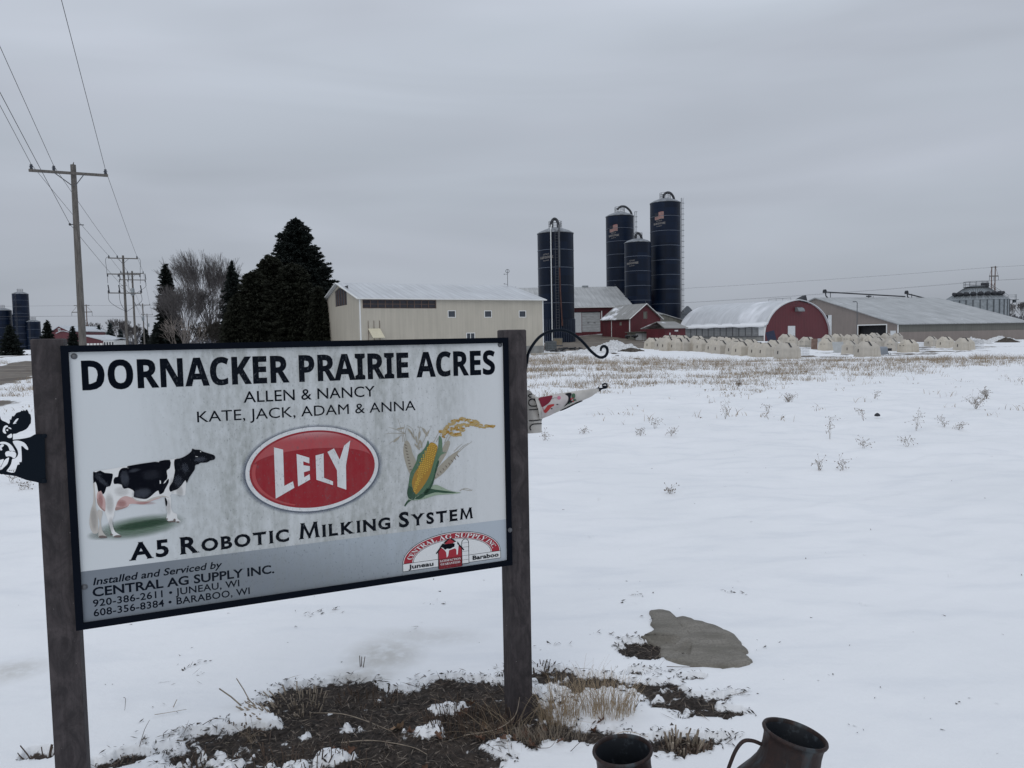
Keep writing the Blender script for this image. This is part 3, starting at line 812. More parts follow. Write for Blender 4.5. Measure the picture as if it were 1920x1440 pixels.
for V, F_, X, Z in small_caps(['A5', 'ROBOTIC', 'MILKING', 'SYSTEM'], (242, 1050.5), (887.4, 971.5), hc * .93, .76, .030):
    m = MB(); m.add(np.stack([X, np.full(len(X), -.0125 - 2 * .0003), Z], 1), F_); m.build('letter', P_['ink'], sign)
line('Installed and Serviced by', (174.5, 1097.3), (417, 1064), (174.5, 1083.3), slant=.2, bold=.018, mat='ink2')
line('CENTRAL AG SUPPLY INC.', (173.8, 1119), (514.5, 1074), (173.8, 1101.5), bold=.024, mat='ink2')
line('920-386-2611 \u2022 JUNEAU, WI', (174.5, 1138), (449, 1099), (174.5, 1124.2), bold=.016, mat='ink2', spacing=1.05)
line('608-356-8384 \u2022 BARABOO, WI', (175.8, 1156), (468.5, 1113.5), (175.8, 1142), bold=.016, mat='ink2', spacing=1.05)

# red oval logo -----------------------------------------------------
oc = sg(583.5, 878); ol = sg(459.5, 889); orr = sg(707.8, 868); ot = sg(583, 800); ob = sg(584, 957)
ocx = (ol[0] + orr[0]) / 2; ocz = (ot[1] + ob[1]) / 2; orx = (orr[0] - ol[0]) / 2; orz = (ot[1] - ob[1]) / 2
def ell(f, rx=None, rz=None, n=72, cx=None, cz=None, a0=0, a1=360):
    rx = rx or orx; rz = rz or orz
    return [((cx if cx is not None else ocx) + rx * f * math.cos(R(a0 + (a1 - a0) * i / n)), (cz if cz is not None else ocz) + rz * f * math.sin(R(a0 + (a1 - a0) * i / n))) for i in range(n if a1 - a0 == 360 else n + 1)]
for i_, (f_, al_) in enumerate(((1.075, .12), (1.06, .14), (1.045, .18), (1.03, .25), (1.016, .4))):
    _k = NT('logo soft shadow'); _k.base((.20, .23, .29)); _k.set(Alpha=al_, Roughness=.6, Specular_IOR_Level=.05)
    prt_l('logo_border_shadow', [[(x, z - .002) for x, z in ell(f_)]], _k.m, 2 + i_ * .15)
prt_l('logo_border', [ell(1.0)], 'rim', 3)
prt_l('logo_field', [ell(1, orx - .0135, orz - .0125)], 'red', 4)
gx, gz_ = orx - .021, orz - .019
up = ell(1, gx, gz_, 40, a0=12, a1=168)
lo = [(ocx + gx * .98 * math.cos(R(a)), ocz + gz_ * (.20 + .36 * math.sin(R(a)))) for a in np.linspace(172, 8, 30)]
prt_l('logo_gloss', [up + lo], 'gloss', 5)
lf = ell(1, gx, gz_, 30, a0=165, a1=250); li = [(ocx + (gx - .012) * math.cos(R(a)) * 1.0, ocz + (gz_ - .004) * math.sin(R(a))) for a in np.linspace(250, 165, 30)]
P_['red_l'] = print_mat('logo red sheen', (.42, .07, .075), .2)
prt_l('logo_gloss', [lf + li], 'red_l', 5)
c3 = lambda pts: [(130 + x / 4, 820 + y / 4) for x, y in pts]
c2_ = lambda pts: [(540 + x / 4.5, 640 + y / 4.5) for x, y in pts]
for L in (c3([(1534,75),(1603,92),(1612,365),(1677,330),(1688,378),(1548,460)]),
          c2_([(72,950),(180,982),(180,1030),(128,1012),(130,1046),(184,1053),(184,1090),(134,1104),(137,1147),(182,1120),(187,1166),(85,1224)]),
          c2_([(233,963),(300,946),(304,1152),(380,1182),(380,1214),(240,1168)]),
          c2_([(333,933),(388,903),(436,998),(474,880),(526,836),(489,1045),(492,1252),(418,1226),(413,1088)])):
    q = [(x, y) for x, y in L]
    prt('logo_letter', [q], 'white' if False else 'rim', 6)

# cow picture ---------------------------------------------------------
cw = lambda pts: [(150 + x / 7.11, 830 + y / 7.11) for x, y in pts]
def ell_px(cx, cy, rx, ry, n=28, rot=0):
    return [(cx + rx * math.cos(t) * math.cos(rot) - ry * math.sin(t) * math.sin(rot), cy + rx * math.cos(t) * math.sin(rot) + ry * math.sin(t) * math.cos(rot)) for t in np.linspace(0, 2 * math.pi, n, endpoint=False)]
k = NT('printed grass fade'); t = k.n('ShaderNodeTexCoord')
for nm, cc_, o1, r1, al in (('grass1', (.36, .42, .37), (830, 1085), (600, 110), .8), ('grass2', (.13, .18, .12), (830, 1085), (520, 55), .9)):
    pass
def fade_blob(name, cxp, cyp, rxp, ryp, rotdeg, colr, lay, strength, nm=None):
    c0 = sg(*cw([(cxp, cyp)])[0]); c1 = sg(*cw([(cxp + rxp, cyp - rxp * math.tan(R(rotdeg)))])[0]); c2 = sg(*cw([(cxp, cyp + ryp)])[0])
    rx, rz = abs(c1[0] - c0[0]), abs(c2[1] - c0[1]); sl = (c1[1] - c0[1]) / (c1[0] - c0[0])
    k = NT(name); t = k.n('ShaderNodeTexCoord'); s = k.n('ShaderNodeSeparateXYZ'); k.L(t.outputs['Object'], s.inputs[0])
    dx = k.math('SUBTRACT', s.outputs['X'], c0[0]); dz = k.math('SUBTRACT', k.math('SUBTRACT', s.outputs['Z'], c0[1]), k.math('MULTIPLY', dx, sl))
    r2 = k.math('ADD', k.math('POWER', k.math('ABSOLUTE', k.math('DIVIDE', dx, rx)), 2.2), k.math('POWER', k.math('ABSOLUTE', k.math('DIVIDE', dz, rz)), 2.0))
    n = k.noise(k.coord((40, 40, 400)), 1, 3)
    f = k.math('MULTIPLY', k.rng(r2, 0, 1, 1, 0, True), k.rng(n, .2, .7, .7 * strength, strength))
    k.base(colr); k.set(Roughness=.6, Alpha=f, Specular_IOR_Level=.05)
    prt_l(nm or 'printed_grass', [[(c0[0] + rx * math.cos(a), c0[1] + rz * math.sin(a) + sl * rx * math.cos(a)) for a in np.linspace(0, 2 * math.pi, 40, endpoint=False)]], k.m, lay)
fade_blob('printed pasture', 800, 1110, 640, 165, 9, (.10, .17, .11), 2, .85)
fade_blob('printed pasture dark', 860, 1078, 440, 62, 9, (.04, .08, .05), 2.3, .9)
fade_blob('printed tail shade', 260, 1225, 180, 70, 4, (.25, .28, .25), 2.5, .5)
C_ = lambda name, pts, mat, lay, sm=3: prt(name, [cw(pts)], mat, lay, smooth=sm)
C_('printed_cow_tail', [(178,540),(214,545),(205,700),(212,860),(235,960),(240,1100),(245,1190),(200,1215),(160,1190),(125,1080),(140,920),(175,800),(182,650)], 'cowsh', 3)
C_('printed_cow_leg', [(235,900),(300,920),(280,1050),(300,1180),(345,1240),(350,1262),(262,1268),(245,1215),(262,1080),(240,980)], 'cowsh', 3)
C_('printed_cow_body', [(178,395),(270,372),(450,345),(640,310),(1000,256),(1200,226),(1340,212),(1440,330),(1420,480),(1410,620),(1400,700),(1330,700),(1220,680),(1190,730),(1100,722),(1000,745),(880,800),(700,800),(640,860),(470,900),(460,960),(430,1040),(440,1120),(470,1190),(545,1235),(545,1255),(460,1262),(420,1200),(390,1090),(345,960),(330,915),(270,900),(225,820),(205,700),(195,560)], 'cowwht', 4, 2)
C_('printed_cow_leg', [(1135,735),(1210,720),(1215,860),(1240,930),(1290,950),(1300,1010),(1335,1040),(1335,1062),(1280,1060),(1262,1020),(1230,1045),(1170,1042),(1150,1010),(1165,940),(1145,840)], 'cowwht', 4.2, 2)
C_('printed_udder', [(265,612),(235,660),(222,740),(245,820),(290,885),(332,915),(340,860),(335,760),(300,690)], 'pink', 5)
C_('printed_udder', [(610,712),(540,740),(500,790),(478,850),(468,900),(500,898),(560,885),(640,850),(660,820),(720,815),(850,822),(960,775),(1090,730),(1000,745),(900,785),(760,780),(690,735)], 'pink', 5)
C_('printed_udder_shade', [(480,860),(470,900),(500,900),(600,870),(640,845),(560,865)], 'pinkd', 6)
C_('printed_belly_shade', [(700,805),(850,812),(960,770),(1090,724),(1190,735),(1100,705),(960,735),(880,775),(760,765),(690,720)], 'cowsh', 4.6)
C_('printed_udder_shade', [(235,820),(290,890),(332,918),(325,900),(280,850),(240,760),(225,745)], 'pinkd', 6)
blk = [
 [(175,400),(190,390),(215,395),(268,372),(330,402),(428,412),(436,450),(415,545),(395,582),(352,592),(335,650),(305,690),(280,640),(245,655),(232,600),(220,550),(200,520),(180,540)],
 [(636,312),(1000,254),(1050,266),(1062,245),(1198,230),(1205,310),(1190,345),(1155,375),(1165,440),(1160,500),(1180,480),(1182,530),(1130,625),(1112,665),(1060,690),(1048,640),(1010,655),(960,700),(905,742),(850,752),(760,735),(715,720),(722,655),(690,625),(640,605),(590,615),(565,590),(555,560),(500,548),(455,550),(447,500),(470,460),(505,455),(520,385),(560,340),(620,335),(655,340)],
 [(1262,224),(1330,210),(1400,180),(1460,140),(1490,105),(1497,78),(1530,92),(1590,95),(1640,120),(1740,150),(1790,168),(1803,200),(1785,228),(1735,238),(1690,265),(1610,268),(1580,288),(1545,295),(1532,320),(1528,360),(1460,460),(1425,540),(1405,500),(1360,560),(1300,620),(1240,640),(1205,655),(1188,610),(1200,570),(1235,520),(1255,430),(1265,370),(1255,300)],
 [(1130,735),(1145,740),(1165,790),(1155,845),(1142,840),(1135,790)]]
for b in blk: C_('printed_cow_patch', b, 'cowblk', 5.5, 2)
for cxp, cyp, rxp, ryp, rt, al in ((600,470,75,130,0,.55),(830,665,150,85,8,.6),(300,500,110,55,-35,.5),(1310,500,75,100,0,.4),(730,360,90,28,12,.5),(1600,215,100,45,5,.5),(1400,330,60,90,0,.4),(960,420,150,80,5,.18),(250,430,60,50,0,.3)):
    fade_blob('cow sheen', cxp, cyp, rxp, ryp, rt, (.085, .095, .12), 6, al, 'printed_cow_sheen')
for cxp, cyp, rxp, ryp, al in ((400,800,70,170,.35),(560,640,120,80,.25),(1230,560,40,130,.35),(1330,640,60,90,.35),(190,1000,50,200,.35),(1180,850,40,130,.3),(420,1080,40,120,.3)):
    fade_blob('coat shade', cxp, cyp, rxp, ryp, 0, (.30, .29, .28), 5.2, al, 'printed_cow_shade')
for cxp, cyp, rxp, ryp, al in ((560,800,80,60,.5),(280,760,40,120,.5),(880,795,160,25,.4)):
    fade_blob('udder tone', cxp, cyp, rxp, ryp, 0, (.40, .18, .17), 5.8, al, 'printed_udder_shade')
for b in ([(1168,478),(1140,530),(1112,548),(1125,520)], [(1062,502),(1078,508),(1078,545),(1064,550)], [(1598,115),(1612,112),(1618,122),(1605,128)], [(1540,180),(1572,184),(1570,190),(1540,188)], [(1640,322),(600,330)][:0]):
    if b: C_('printed_cow_mark', b, 'cowwht', 6.5, 0)
for b in ([(255,1245),(300,1238),(350,1250),(352,1268),(262,1272)], [(455,1245),(500,1232),(548,1238),(550,1256),(520,1264),(460,1264)], [(400,1215),(440,1222),(430,1232),(404,1228)], [(1180,1048),(1225,1040),(1270,1045),(1265,1058),(1185,1060)], [(1150,1010),(1172,1012),(1168,1028),(1150,1024)], [(1285,1050),(1325,1050),(1322,1066),(1290,1066)], [(1245,1020),(1270,1015),(1275,1045),(1255,1045)]):
    C_('printed_hoof', b, 'hoof', 6)

# corn picture ----------------------------------------------------------
K_ = lambda name, pts, mat, lay, sm=3: prt(name, [c2_(pts)], mat, lay, smooth=sm)
def Kst(name, pts, w, mat, lay, taper=None):
    q = [tuple(p) for p in poly_smooth(pts, 5, False)]
    prt(name, [c2_(stroke(q, w, taper))], mat, lay)
K_('printed_wheat', [(985,850),(1010,840),(1035,880),(1050,940),(1075,1000),(1082,1050),(1060,1110),(1035,1125),(1010,1080),(985,1000),(972,920)], 'ear', 2)
K_('printed_wheat', [(1330,850),(1362,840),(1365,870),(1340,940),(1300,1010),(1262,1060),(1250,1020),(1290,930)], 'ear', 2)
K_('printed_wheat', [(1440,930),(1400,1000),(1350,1070),(1290,1130),(1210,1180),(1215,1130),(1270,1060),(1350,980),(1420,930)], 'ear', 2)
for i in range(9):
    t = i / 8; Kst('printed_wheat_grain', [(983 + 42 * t, 870 + 215 * t), (1000 + 44 * t, 880 + 200 * t)], 9, 'ear_d', 3)
    Kst('printed_wheat_grain', [(1425 - 190 * t, 955 + 185 * t), (1440 - 195 * t, 975 + 180 * t)], 7, 'ear_d', 3)
for a in ([(970,850),(960,760),(925,650)],[(985,850),(975,770),(985,700)],[(1000,850),(990,760),(1010,720)],[(1440,935),(1490,890),(1555,845)],[(1430,930),(1470,890),(1520,860)],[(1400,930),(1440,890),(1470,865)],[(1340,850),(1370,800),(1400,740)],[(1320,860),(1350,790),(1380,760)],[(1230,850),(1260,790),(1290,745)],[(1250,850),(1290,780),(1320,735)],
          [(985,775),(900,740),(850,725)],[(990,780),(880,775),(820,782)],[(960,790),(900,830),(850,870)],[(1060,790),(1050,740),(1000,705)],[(1110,900),(1100,800),(1110,740),(1090,720)],[(1110,910),(1160,810),(1210,720)],[(1180,800),(1150,740),(1090,720)],[(1480,1250),(1540,1260),(1555,1250)],[(1450,1260),(1500,1240),(1555,1258)]):
    Kst('printed_awn', a, 5, 'ear', 3, (1, .4))
for x, y, a in ((950,735,-10),(1030,760,50),(1055,800,60),(1085,830,80),(1110,790,100),(1105,860,110),(915,830,-40),(1150,760,60),(1175,780,-60),(1090,890,50),(1125,870,80)):
    e = ell_px(x, y, 34, 8, 12, R(a)); K_('printed_oat_husk', e, 'ear', 4, 0)
random.seed(5)
arc = poly_smooth([(1310,800),(1330,740),(1380,690),(1440,660),(1540,670),(1600,690)], 6, False) + poly_smooth([(1380,740),(1440,715),(1540,705),(1640,715),(1735,725)], 6, False) + poly_smooth([(1290,760),(1350,770),(1420,790),(1450,780)], 4, False) + poly_smooth([(1400,735),(1480,745)], 4, False)
for p in arc:
    for q in range(2):
        x, y = p[0] + random.uniform(-8, 8), p[1] + random.uniform(-12, 12)
        K_('printed_grain', ell_px(x, y, 17, 7.5, 10, R(random.uniform(-40, 40))), 'oat' if random.random() < .7 else 'corn_d', 3 + random.random(), 0)
K_('printed_husk', [(1180,835),(1190,870),(1165,930),(1150,985),(1110,1050),(1070,1120),(1045,1200),(1060,1260),(1090,1280),(1060,1335),(1015,1320),(1008,1260),(1018,1200),(1030,1120),(1060,1060),(1085,1010),(1095,960),(1130,930),(1165,880)], 'husk', 5)
K_('printed_husk', [(1275,800),(1300,830),(1305,930),(1340,935),(1290,960),(1265,1010),(1240,1080),(1230,1150),(1215,1200),(1180,1250),(1135,1290),(1080,1320),(1085,1280),(1130,1240),(1190,1130),(1215,1040),(1240,960),(1265,900)], 'husk', 5)
K_('printed_husk', [(1180,1250),(1215,1220),(1260,1212),(1340,1250),(1400,1268),(1460,1275),(1420,1285),(1330,1292),(1240,1300),(1150,1330),(1060,1342),(1010,1330),(1080,1310)], 'husk_l', 5)
K_('printed_husk_edge', [(1008,1250),(1022,1220),(1050,1240),(1070,1290),(1065,1335),(1030,1330),(1008,1300)], 'husk_d', 7)
K_('printed_husk_edge', [(1262,1010),(1240,1085),(1222,1165),(1180,1240),(1110,1300),(1070,1330),(1130,1325),(1190,1265),(1225,1200),(1245,1120),(1275,1020)], 'husk_d', 5.6)
K_('printed_husk_edge', [(1170,1240),(1240,1250),(1330,1262),(1420,1275),(1330,1280),(1240,1275),(1150,1300)], 'husk_d', 5.6)
Kst('printed_stalk', [(1045,1325),(1005,1360),(985,1392)], 22, 'husk_d', 4, (1, .5))
K_('printed_cob', [(1215,852),(1250,870),(1262,900),(1245,960),(1222,1040),(1195,1130),(1150,1210),(1100,1275),(1080,1290),(1062,1262),(1045,1200),(1065,1120),(1110,1050),(1150,985),(1170,925),(1190,870)], 'corn_d', 6)
for j in range(26):
    t = j / 25
    cx = 1228 - 165 * t ** .95; cy = 868 + 395 * t
    wdt = (34 + 70 * math.sin(min(1, t * 1.25 + .12) * math.pi) ** .8) * (.62 if t > .85 else 1)
    n = max(3, int(wdt / 15))
    for i in range(n):
        u = (i + .5 * (j % 2)) / n - .45
        x = cx + u * wdt * .95; y = cy + u * wdt * .22 + (30 * u * u)
        K_('printed_kernel', ell_px(x, y, 6.3, 6.6, 6, .3), 'corn', 7, 0)

# arched emblem ------------------------------------------------------------
O = np.array(sg(753.5, 1070.5)); E1 = np.array(sg(936.5, 1044.2)); ex = E1 - O; Lw = np.linalg.norm(ex); ex = ex / Lw; ez = np.array([-ex[1], ex[0]])
bh = sg(754.3, 1055.6)[1] - O[1]
pk = (np.array(sg(865, 993.6)) - O) @ ez
def lg(x, z): return tuple(O + ex * x * Lw + ez * z)
def arch(rx, rz, n=40, z0=bh): return [lg(.5 + rx * math.cos(a), z0 + rz * math.sin(a)) for a in np.linspace(0, math.pi, n)]
H_ = pk - bh
e = .0022
def lgp(name, pts, mat, lay): prt_l(name, [pts], mat, lay)
lgp('emblem_outline', arch(.5, H_), 'ink', 2)
lgp('emblem_ring', arch(.5 - e / Lw, H_ - e), 'logowht', 3)
lgp('emblem_arch', arch(.5 - 2.2 * e / Lw, H_ - 2.2 * e), 'logored', 4)
lgp('emblem_ring', arch(.405, H_ * .735), 'logowht', 5)
lgp('emblem_outline', arch(.398, H_ * .715), 'ink', 5.5)
lgp('emblem_field', arch(.393, H_ * .700), 'logowht', 6)
lgp('emblem_outline', [lg(0, 0), lg(1, 0), lg(1, bh), lg(0, bh)], 'ink', 6.5)
lgp('emblem_box', [lg(e/Lw*.7, e*.7), lg(1 - e/Lw*.7, e*.7), lg(1 - e/Lw*.7, bh - e*.7), lg(e/Lw*.7, bh - e*.7)], 'logowht', 7)
# silo picture
sx0, sx1, stz = .588, .665, .62
cxs = (sx0 + sx1) / 2
def silo_out(g): return [lg(sx0 + g, -.003 + g * Lw), lg(sx1 - g, -.003 + g * Lw)] + [lg(cxs + (.5 * (sx1 - sx0) - g) * math.cos(a), pk * stz + (pk * .13 - g * Lw) * math.sin(a)) for a in np.linspace(0, math.pi, 16)]
lgp('emblem_silo', silo_out(0), 'ink', 8); lgp('emblem_silo', silo_out(.006), 'logowht', 8.5)
for i in range(5): lgp('emblem_silo_line', [lg(sx0, pk * (.10 + .13 * i)), lg(sx1, pk * (.10 + .13 * i)), lg(sx1, pk * (.108 + .13 * i)), lg(sx0, pk * (.108 + .13 * i))], 'ink', 9)
bx0, bx1, bm = .355, .587, .471
barn_pts = [(bx0, -.010), (bx1, -.010), (bx1, pk * .48), (.535, pk * .68), (bm, pk * .82), (.407, pk * .66), (bx0, pk * .46)]
lgp('emblem_barn', [lg(x + (x - bm) * .06, z + .002) for x, z in barn_pts], 'ink', 9.5)
lgp('emblem_barn', [lg(x, z) for x, z in barn_pts], 'logored', 10)
for s_ in (-1, 1):
    a = [(bm, pk * .86), (bm + s_ * .075, pk * .68), (bm + s_ * .145, pk * .42), (bm + s_ * .135, pk * .40), (bm + s_ * .065, pk * .655), (bm, pk * .81)]
    lgp('emblem_roof', [lg(*q) for q in a], 'ink', 10.5)
cowp = [(.375,.60),(.40,.70),(.43,.66),(.50,.665),(.545,.71),(.56,.60),(.555,.50),(.548,.30),(.535,.30),(.535,.45),(.52,.50),(.46,.46),(.45,.30),(.435,.25),(.43,.42),(.41,.50),(.39,.55)]
lgp('emblem_cow', [lg(x, pk * z) for x, z in cowp], 'logowht', 11)
lgp('emblem_cow', [lg(x, pk * z) for x, z in [(.37,.60),(.395,.69),(.43,.66),(.50,.665),(.52,.64),(.515,.55),(.47,.50),(.44,.52),(.42,.49),(.40,.56)]], 'cowblk', 11.5)
lgp('emblem_cow', [lg(x, pk * z) for x, z in [(.545,.70),(.562,.64),(.558,.58),(.545,.62)]], 'cowblk', 11.5)
lgp('emblem_plate', [lg(bx0, -.010), lg(bx1, -.010), lg(bx1, pk * .235), lg(bx0, pk * .235)], 'red_d', 11.7)
def lg_text(s, x0, x1, z0, h, mat, lay, font=None, bold=0, on_arch=None):
    V, F_ = text_mesh(s, bold, font); w = V[:, 0].max()
    off = -.0125 - lay * .0003; P = []
    for x, y in V:
        if on_arch is None:
            q = lg(x0 + (x1 - x0) * x / w, z0 + y * h)
        else:
            a = math.pi * (1 - (.055 + .885 * (x / w))); fx_, fz_ = .832 + .105 * y, .765 + .175 * y
            q = lg(.5 + .5 * fx_ * math.cos(a), bh + H_ * fz_ * math.sin(a))
        P.append((q[0], off, q[1]))
    m = MB(); m.add(P, F_); m.build('lettering', P_[mat], sign)
lg_text('SATISFACTION', .365, .577, pk * .135, pk * .065, 'logowht', 12.5, 'T')
lg_text('GUARANTEED', .372, .570, pk * .035, pk * .065, 'logowht', 12.5, 'T')
lg_text('Juneau', .055, .30, bh * .28, bh * .55, 'ink', 12, bold=.025)
lg_text('Baraboo', .70, .975, bh * .28, bh * .55, 'ink', 12, bold=.025)
lg_text('CENTRAL AG SUPPLY INC.', 0, 1, 0, 1, 'logowht', 12, 'T', on_arch=(.845, .115))

# ------------------------------------------------------------------ steel cow head, hook, flag, milk cans
cs = lambda pts: [(x / 6.544, 740 + y / 6.544) for x, y in pts]
OFFC = -.006
def csl(pts, n=4): return [tuple(p) for p in poly_smooth([sg(*q, OFFC) for q in cs(pts)], n)]
outer = cs([(548,484),(552,700),(556,900),(562,1050),(578,1078),(560,1084),(500,1086),(440,1070),(400,1062),(360,1055),(320,1045),(260,1022),(200,1000),(150,992),(100,985),(60,982),(40,975),(20,978),(-20,965),(-70,985),(-150,960),(-230,900),(-270,840),(-300,740),(-330,640),(-380,600),(-420,560),(-430,470),(-470,430),(-440,400),(-400,380),(-360,385),(-330,410),(-300,400),(-250,350),(-190,320),(-150,290),(-110,280),(-80,300),(-50,270),(-20,290),(0,265),(10,300),(30,320),(70,335),(110,360),(122,340),(120,300),(135,310),(150,262),(170,265),(200,225),(222,215),(250,210),(262,195),(285,200),(292,185),(305,200),(330,180),(345,205),(355,230),(375,245),(382,290),(378,350),(362,370),(345,400),(320,425),(280,445),(240,458),(200,478),(160,482),(158,500),(157,552),(240,545),(320,532),(370,520),(410,496),(430,486)])
o_l = [sg(*q, OFFC) for q in outer]
holes = [
 [(158,570),(200,562),(250,568),(300,590),(330,625),(348,665),(335,678),(305,660),(285,640),(262,632),(265,700),(268,780),(264,825),(238,828),(240,855),(215,862),(200,905),(180,950),(150,958),(110,950),(80,938),(110,895),(135,850),(150,790),(175,785),(205,765),(222,730),(215,685),(190,640),(165,600)],
 [(32,440),(45,395),(75,375),(100,385),(90,400),(70,405),(65,440),(78,472),(60,478),(40,465)],
 [(95,405),(120,400),(140,415),(135,425),(110,415)],
 [(80,428),(98,424),(102,438),(90,446),(78,440)],
 [(88,510),(110,492),(140,478),(152,500),(140,528),(110,532),(92,525)],
 [(160,360),(175,330),(200,300),(228,290),(215,315),(200,335),(190,345),(205,348)],
 [(-20,600),(10,580),(60,578),(110,595),(150,630),(180,680),(190,700),(160,690),(120,695),(110,660),(90,625),(60,608),(20,605)],
 [(62,720),(75,700),(110,690),(150,692),(185,705),(200,730),(190,770),(165,780),(140,762),(110,755),(80,760),(68,745)],
 [(0,625),(25,608),(48,615),(40,635),(20,650),(30,675),(10,685),(-10,660)],
 [(-60,800),(0,800),(45,790),(40,820),(20,860),(-10,890),(-50,870)],
 [(20,870),(50,810),(85,780),(110,770),(108,800),(90,850),(50,890),(10,925),(-20,910)],
 [(-150,620),(-100,600),(-70,640),(-110,690),(-160,690)], [(-210,420),(-180,380),(-150,390),(-150,450),(-180,470)], [(-190,780),(-150,770),(-120,850),(-150,880),(-180,830)]]
hl = [csl(h, 3) for h in holes]
V, F_ = flat_mesh([o_l] + hl, .003)
m = MB(); m.add([(a, OFFC - d, z) for a, z, d in V], F_)
root = empty('steel_cow_head', sign_loc, SYAW, label='black cut-out steel cow head bolted to the left brown post', cat='metal ornament')
k = NT('black powder coat'); k.base((.003, .007, .013)); k.set(Roughness=.5, Specular_IOR_Level=.1); M['blackcoat'] = k.m
m.build('cut_out_plate', M['blackcoat'], root)
for q in cs([(548, 505), (545, 1058)]):
    x, z = sg(*q, OFFC - .002); m = MB(); m.lathe([(.007, 0), (.007, .004), (.004, .006), (0, .006)], 14, (x, OFFC - .0018, z), rotm(rx=R(90))); m.build('bolt', M['blackcoat'], root, smooth=True)

ch = lambda pts: [(940 + x / 5.5375, 600 + y / 5.5375) for x, y in pts]
HO = .045
hook = empty('plant_hanger_hook', sign_loc, SYAW, label='empty black iron plant hanger hook curling out from the right post', cat='hook')
path = poly_smooth([(sg(*q, HO)[0], HO, sg(*q, HO)[1]) for q in ch([(250,520),(266,430),(280,350),(325,262),(395,178),(475,128),(560,107),(640,107),(720,132),(795,182),(860,243),(920,312),(975,362),(1015,385),(1050,388),(1085,368),(1102,325),(1092,285),(1062,272),(1038,288),(1031,322)])], 6, False)
m = MB(); m.tube(path, [.0062] * (len(path) - 10) + [.0062 - .00025 * i for i in range(10)], 10); m.build('scroll', M['blackcoat'], hook, smooth=True)
x0 = SW - .001 + PW
m = MB(); m.b2((x0 - .003, HO - .012, 1.0 + .18), (x0 + .004, HO + .012, STOP - .02)); m.build('mounting_plate', M['blackcoat'], hook)

# garden flag blown against its arm
flag = empty('garden_flag', sign_loc, SYAW, label='wind twisted white garden flag with a snowman print hanging beside the right post', cat='flag')
FO = .05
def fp(px, py, lift=0):
    """point on the twisted cloth: bulges towards the viewer around its long axis"""
    a = np.array(ch([(385, 915)])[0]); b = np.array(ch([(1090, 680)])[0]); d = (b - a) / np.linalg.norm(b - a)
    r = np.array([px, py]) - a; s = r @ d; t = r @ np.array([-d[1], d[0]]); Lg = np.linalg.norm(b - a)
    h = 20 * max(.06, 1 - s / Lg) ; bul = .030 * math.sqrt(max(0, 1 - min(1, (t / h) ** 2))) * max(.15, 1 - s / Lg)
    y = FO - bul - lift; x, z = sg(px, py, y); return (x, y, z)
def cloth(name, pts, mat, lift, grid=True, smooth=3):
    P = [tuple(p) for p in poly_smooth(ch(pts), smooth)] if smooth else ch(pts)
    V, F_ = flat_mesh([P])
    import bmesh
    bm = bmesh.new(); vs = [bm.verts.new((v[0], v[1], 0)) for v in V]
    for f in F_:
        try: bm.faces.new([vs[i] for i in f])
        except ValueError: pass
    for _ in range(2 if grid else 1): bmesh.ops.subdivide_edges(bm, edges=[e for e in bm.edges if e.calc_length() > 2.0], cuts=1)
    bmesh.ops.triangulate(bm, faces=bm.faces[:])
    for v in bm.verts: v.co = fp(v.co.x, v.co.y, lift)
    me = bpy.data.meshes.new(name); bm.to_mesh(me); bm.free()
    return mesh_obj(name, me, mat, flag, 'all')
def fab(n, c): return simple(n, c, .85, var=.12, scale=25, spec=.2, bump=.15)
Fb = dict(w=fab('white burlap', (.50, .48, .45)), k=fab('black print', (.012, .013, .018)), r=fab('red print', (.17, .018, .035)), p=fab('pink print', (.50, .19, .26)), o=fab('orange red print', (.42, .05, .05)), g=fab('green print', (.07, .13, .08)), b=fab('bright red berries', (.42, .02, .03)), face=fab('snowman cloth', (.52, .48, .47)))
base_l = cloth('cloth', [(345,795),(385,803),(460,790),(560,768),(680,750),(800,733),(880,722),(950,712),(1000,712),(1030,716),(1010,740),(975,765),(935,795),(880,820),(820,845),(740,880),(640,930),(560,965),(480,1000),(425,1025),(400,1030),(385,930)], Fb['w'], 0, smooth=2)
cloth('print_face', [(526,786),(600,765),(660,768),(690,790),(696,815),(680,850),(640,895),(590,940),(520,985),(440,1018),(424,1020),(416,930),(400,850),(390,812),(450,800)], Fb['face'], .0012)
cloth('print_hat', [(388,810),(460,793),(527,784),(524,815),(500,855),(470,880),(425,905),(410,880),(396,840)], Fb['r'], .0022)
cloth('print_scarf', [(662,768),(700,755),(730,762),(720,800),(730,840),(780,850),(820,838),(845,842),(760,880),(680,920),(610,945),(650,900),(690,850),(697,815),(690,790)], Fb['k'], .0022)
cloth('print_pompom', [tuple(p) for p in ell_px(599, 808, 19, 19, 12)], Fb['p'], .0025)
cloth('print_nose', [(548,874),(545,890),(520,905),(490,940),(462,966),(448,962),(440,945),(455,925),(480,890),(515,876)], Fb['o'], .0028)
cloth('print_eye', ell_px(582, 877, 12, 5, 8), Fb['k'], .003, smooth=0); cloth('print_eye', ell_px(523, 921, 10, 6, 8), Fb['k'], .003, smooth=0)
for c_, pts in (('g', [(730,775),(745,760),(765,765),(768,790),(760,815),(742,818),(732,800)]), ('g', [(745,825),(770,822),(790,840),(780,862),(755,850)]), ('b', ell_px(725,822,9,9,8)), ('b', ell_px(748,845,9,9,8)), ('b', ell_px(742,812,8,8,8)), ('g', [(715,850),(720,855),(700,885),(680,900),(690,875)]), ('w', [(690,870),(700,868),(680,905),(670,912)])):
    cloth('print_holly', pts, Fb[c_], .0032, smooth=0)
m = MB(); m.tube([fp(*q, .003) for q in ch([(520,820),(550,808),(580,808)])], .0006, 5); m.build('print_string', Fb['k'], flag)
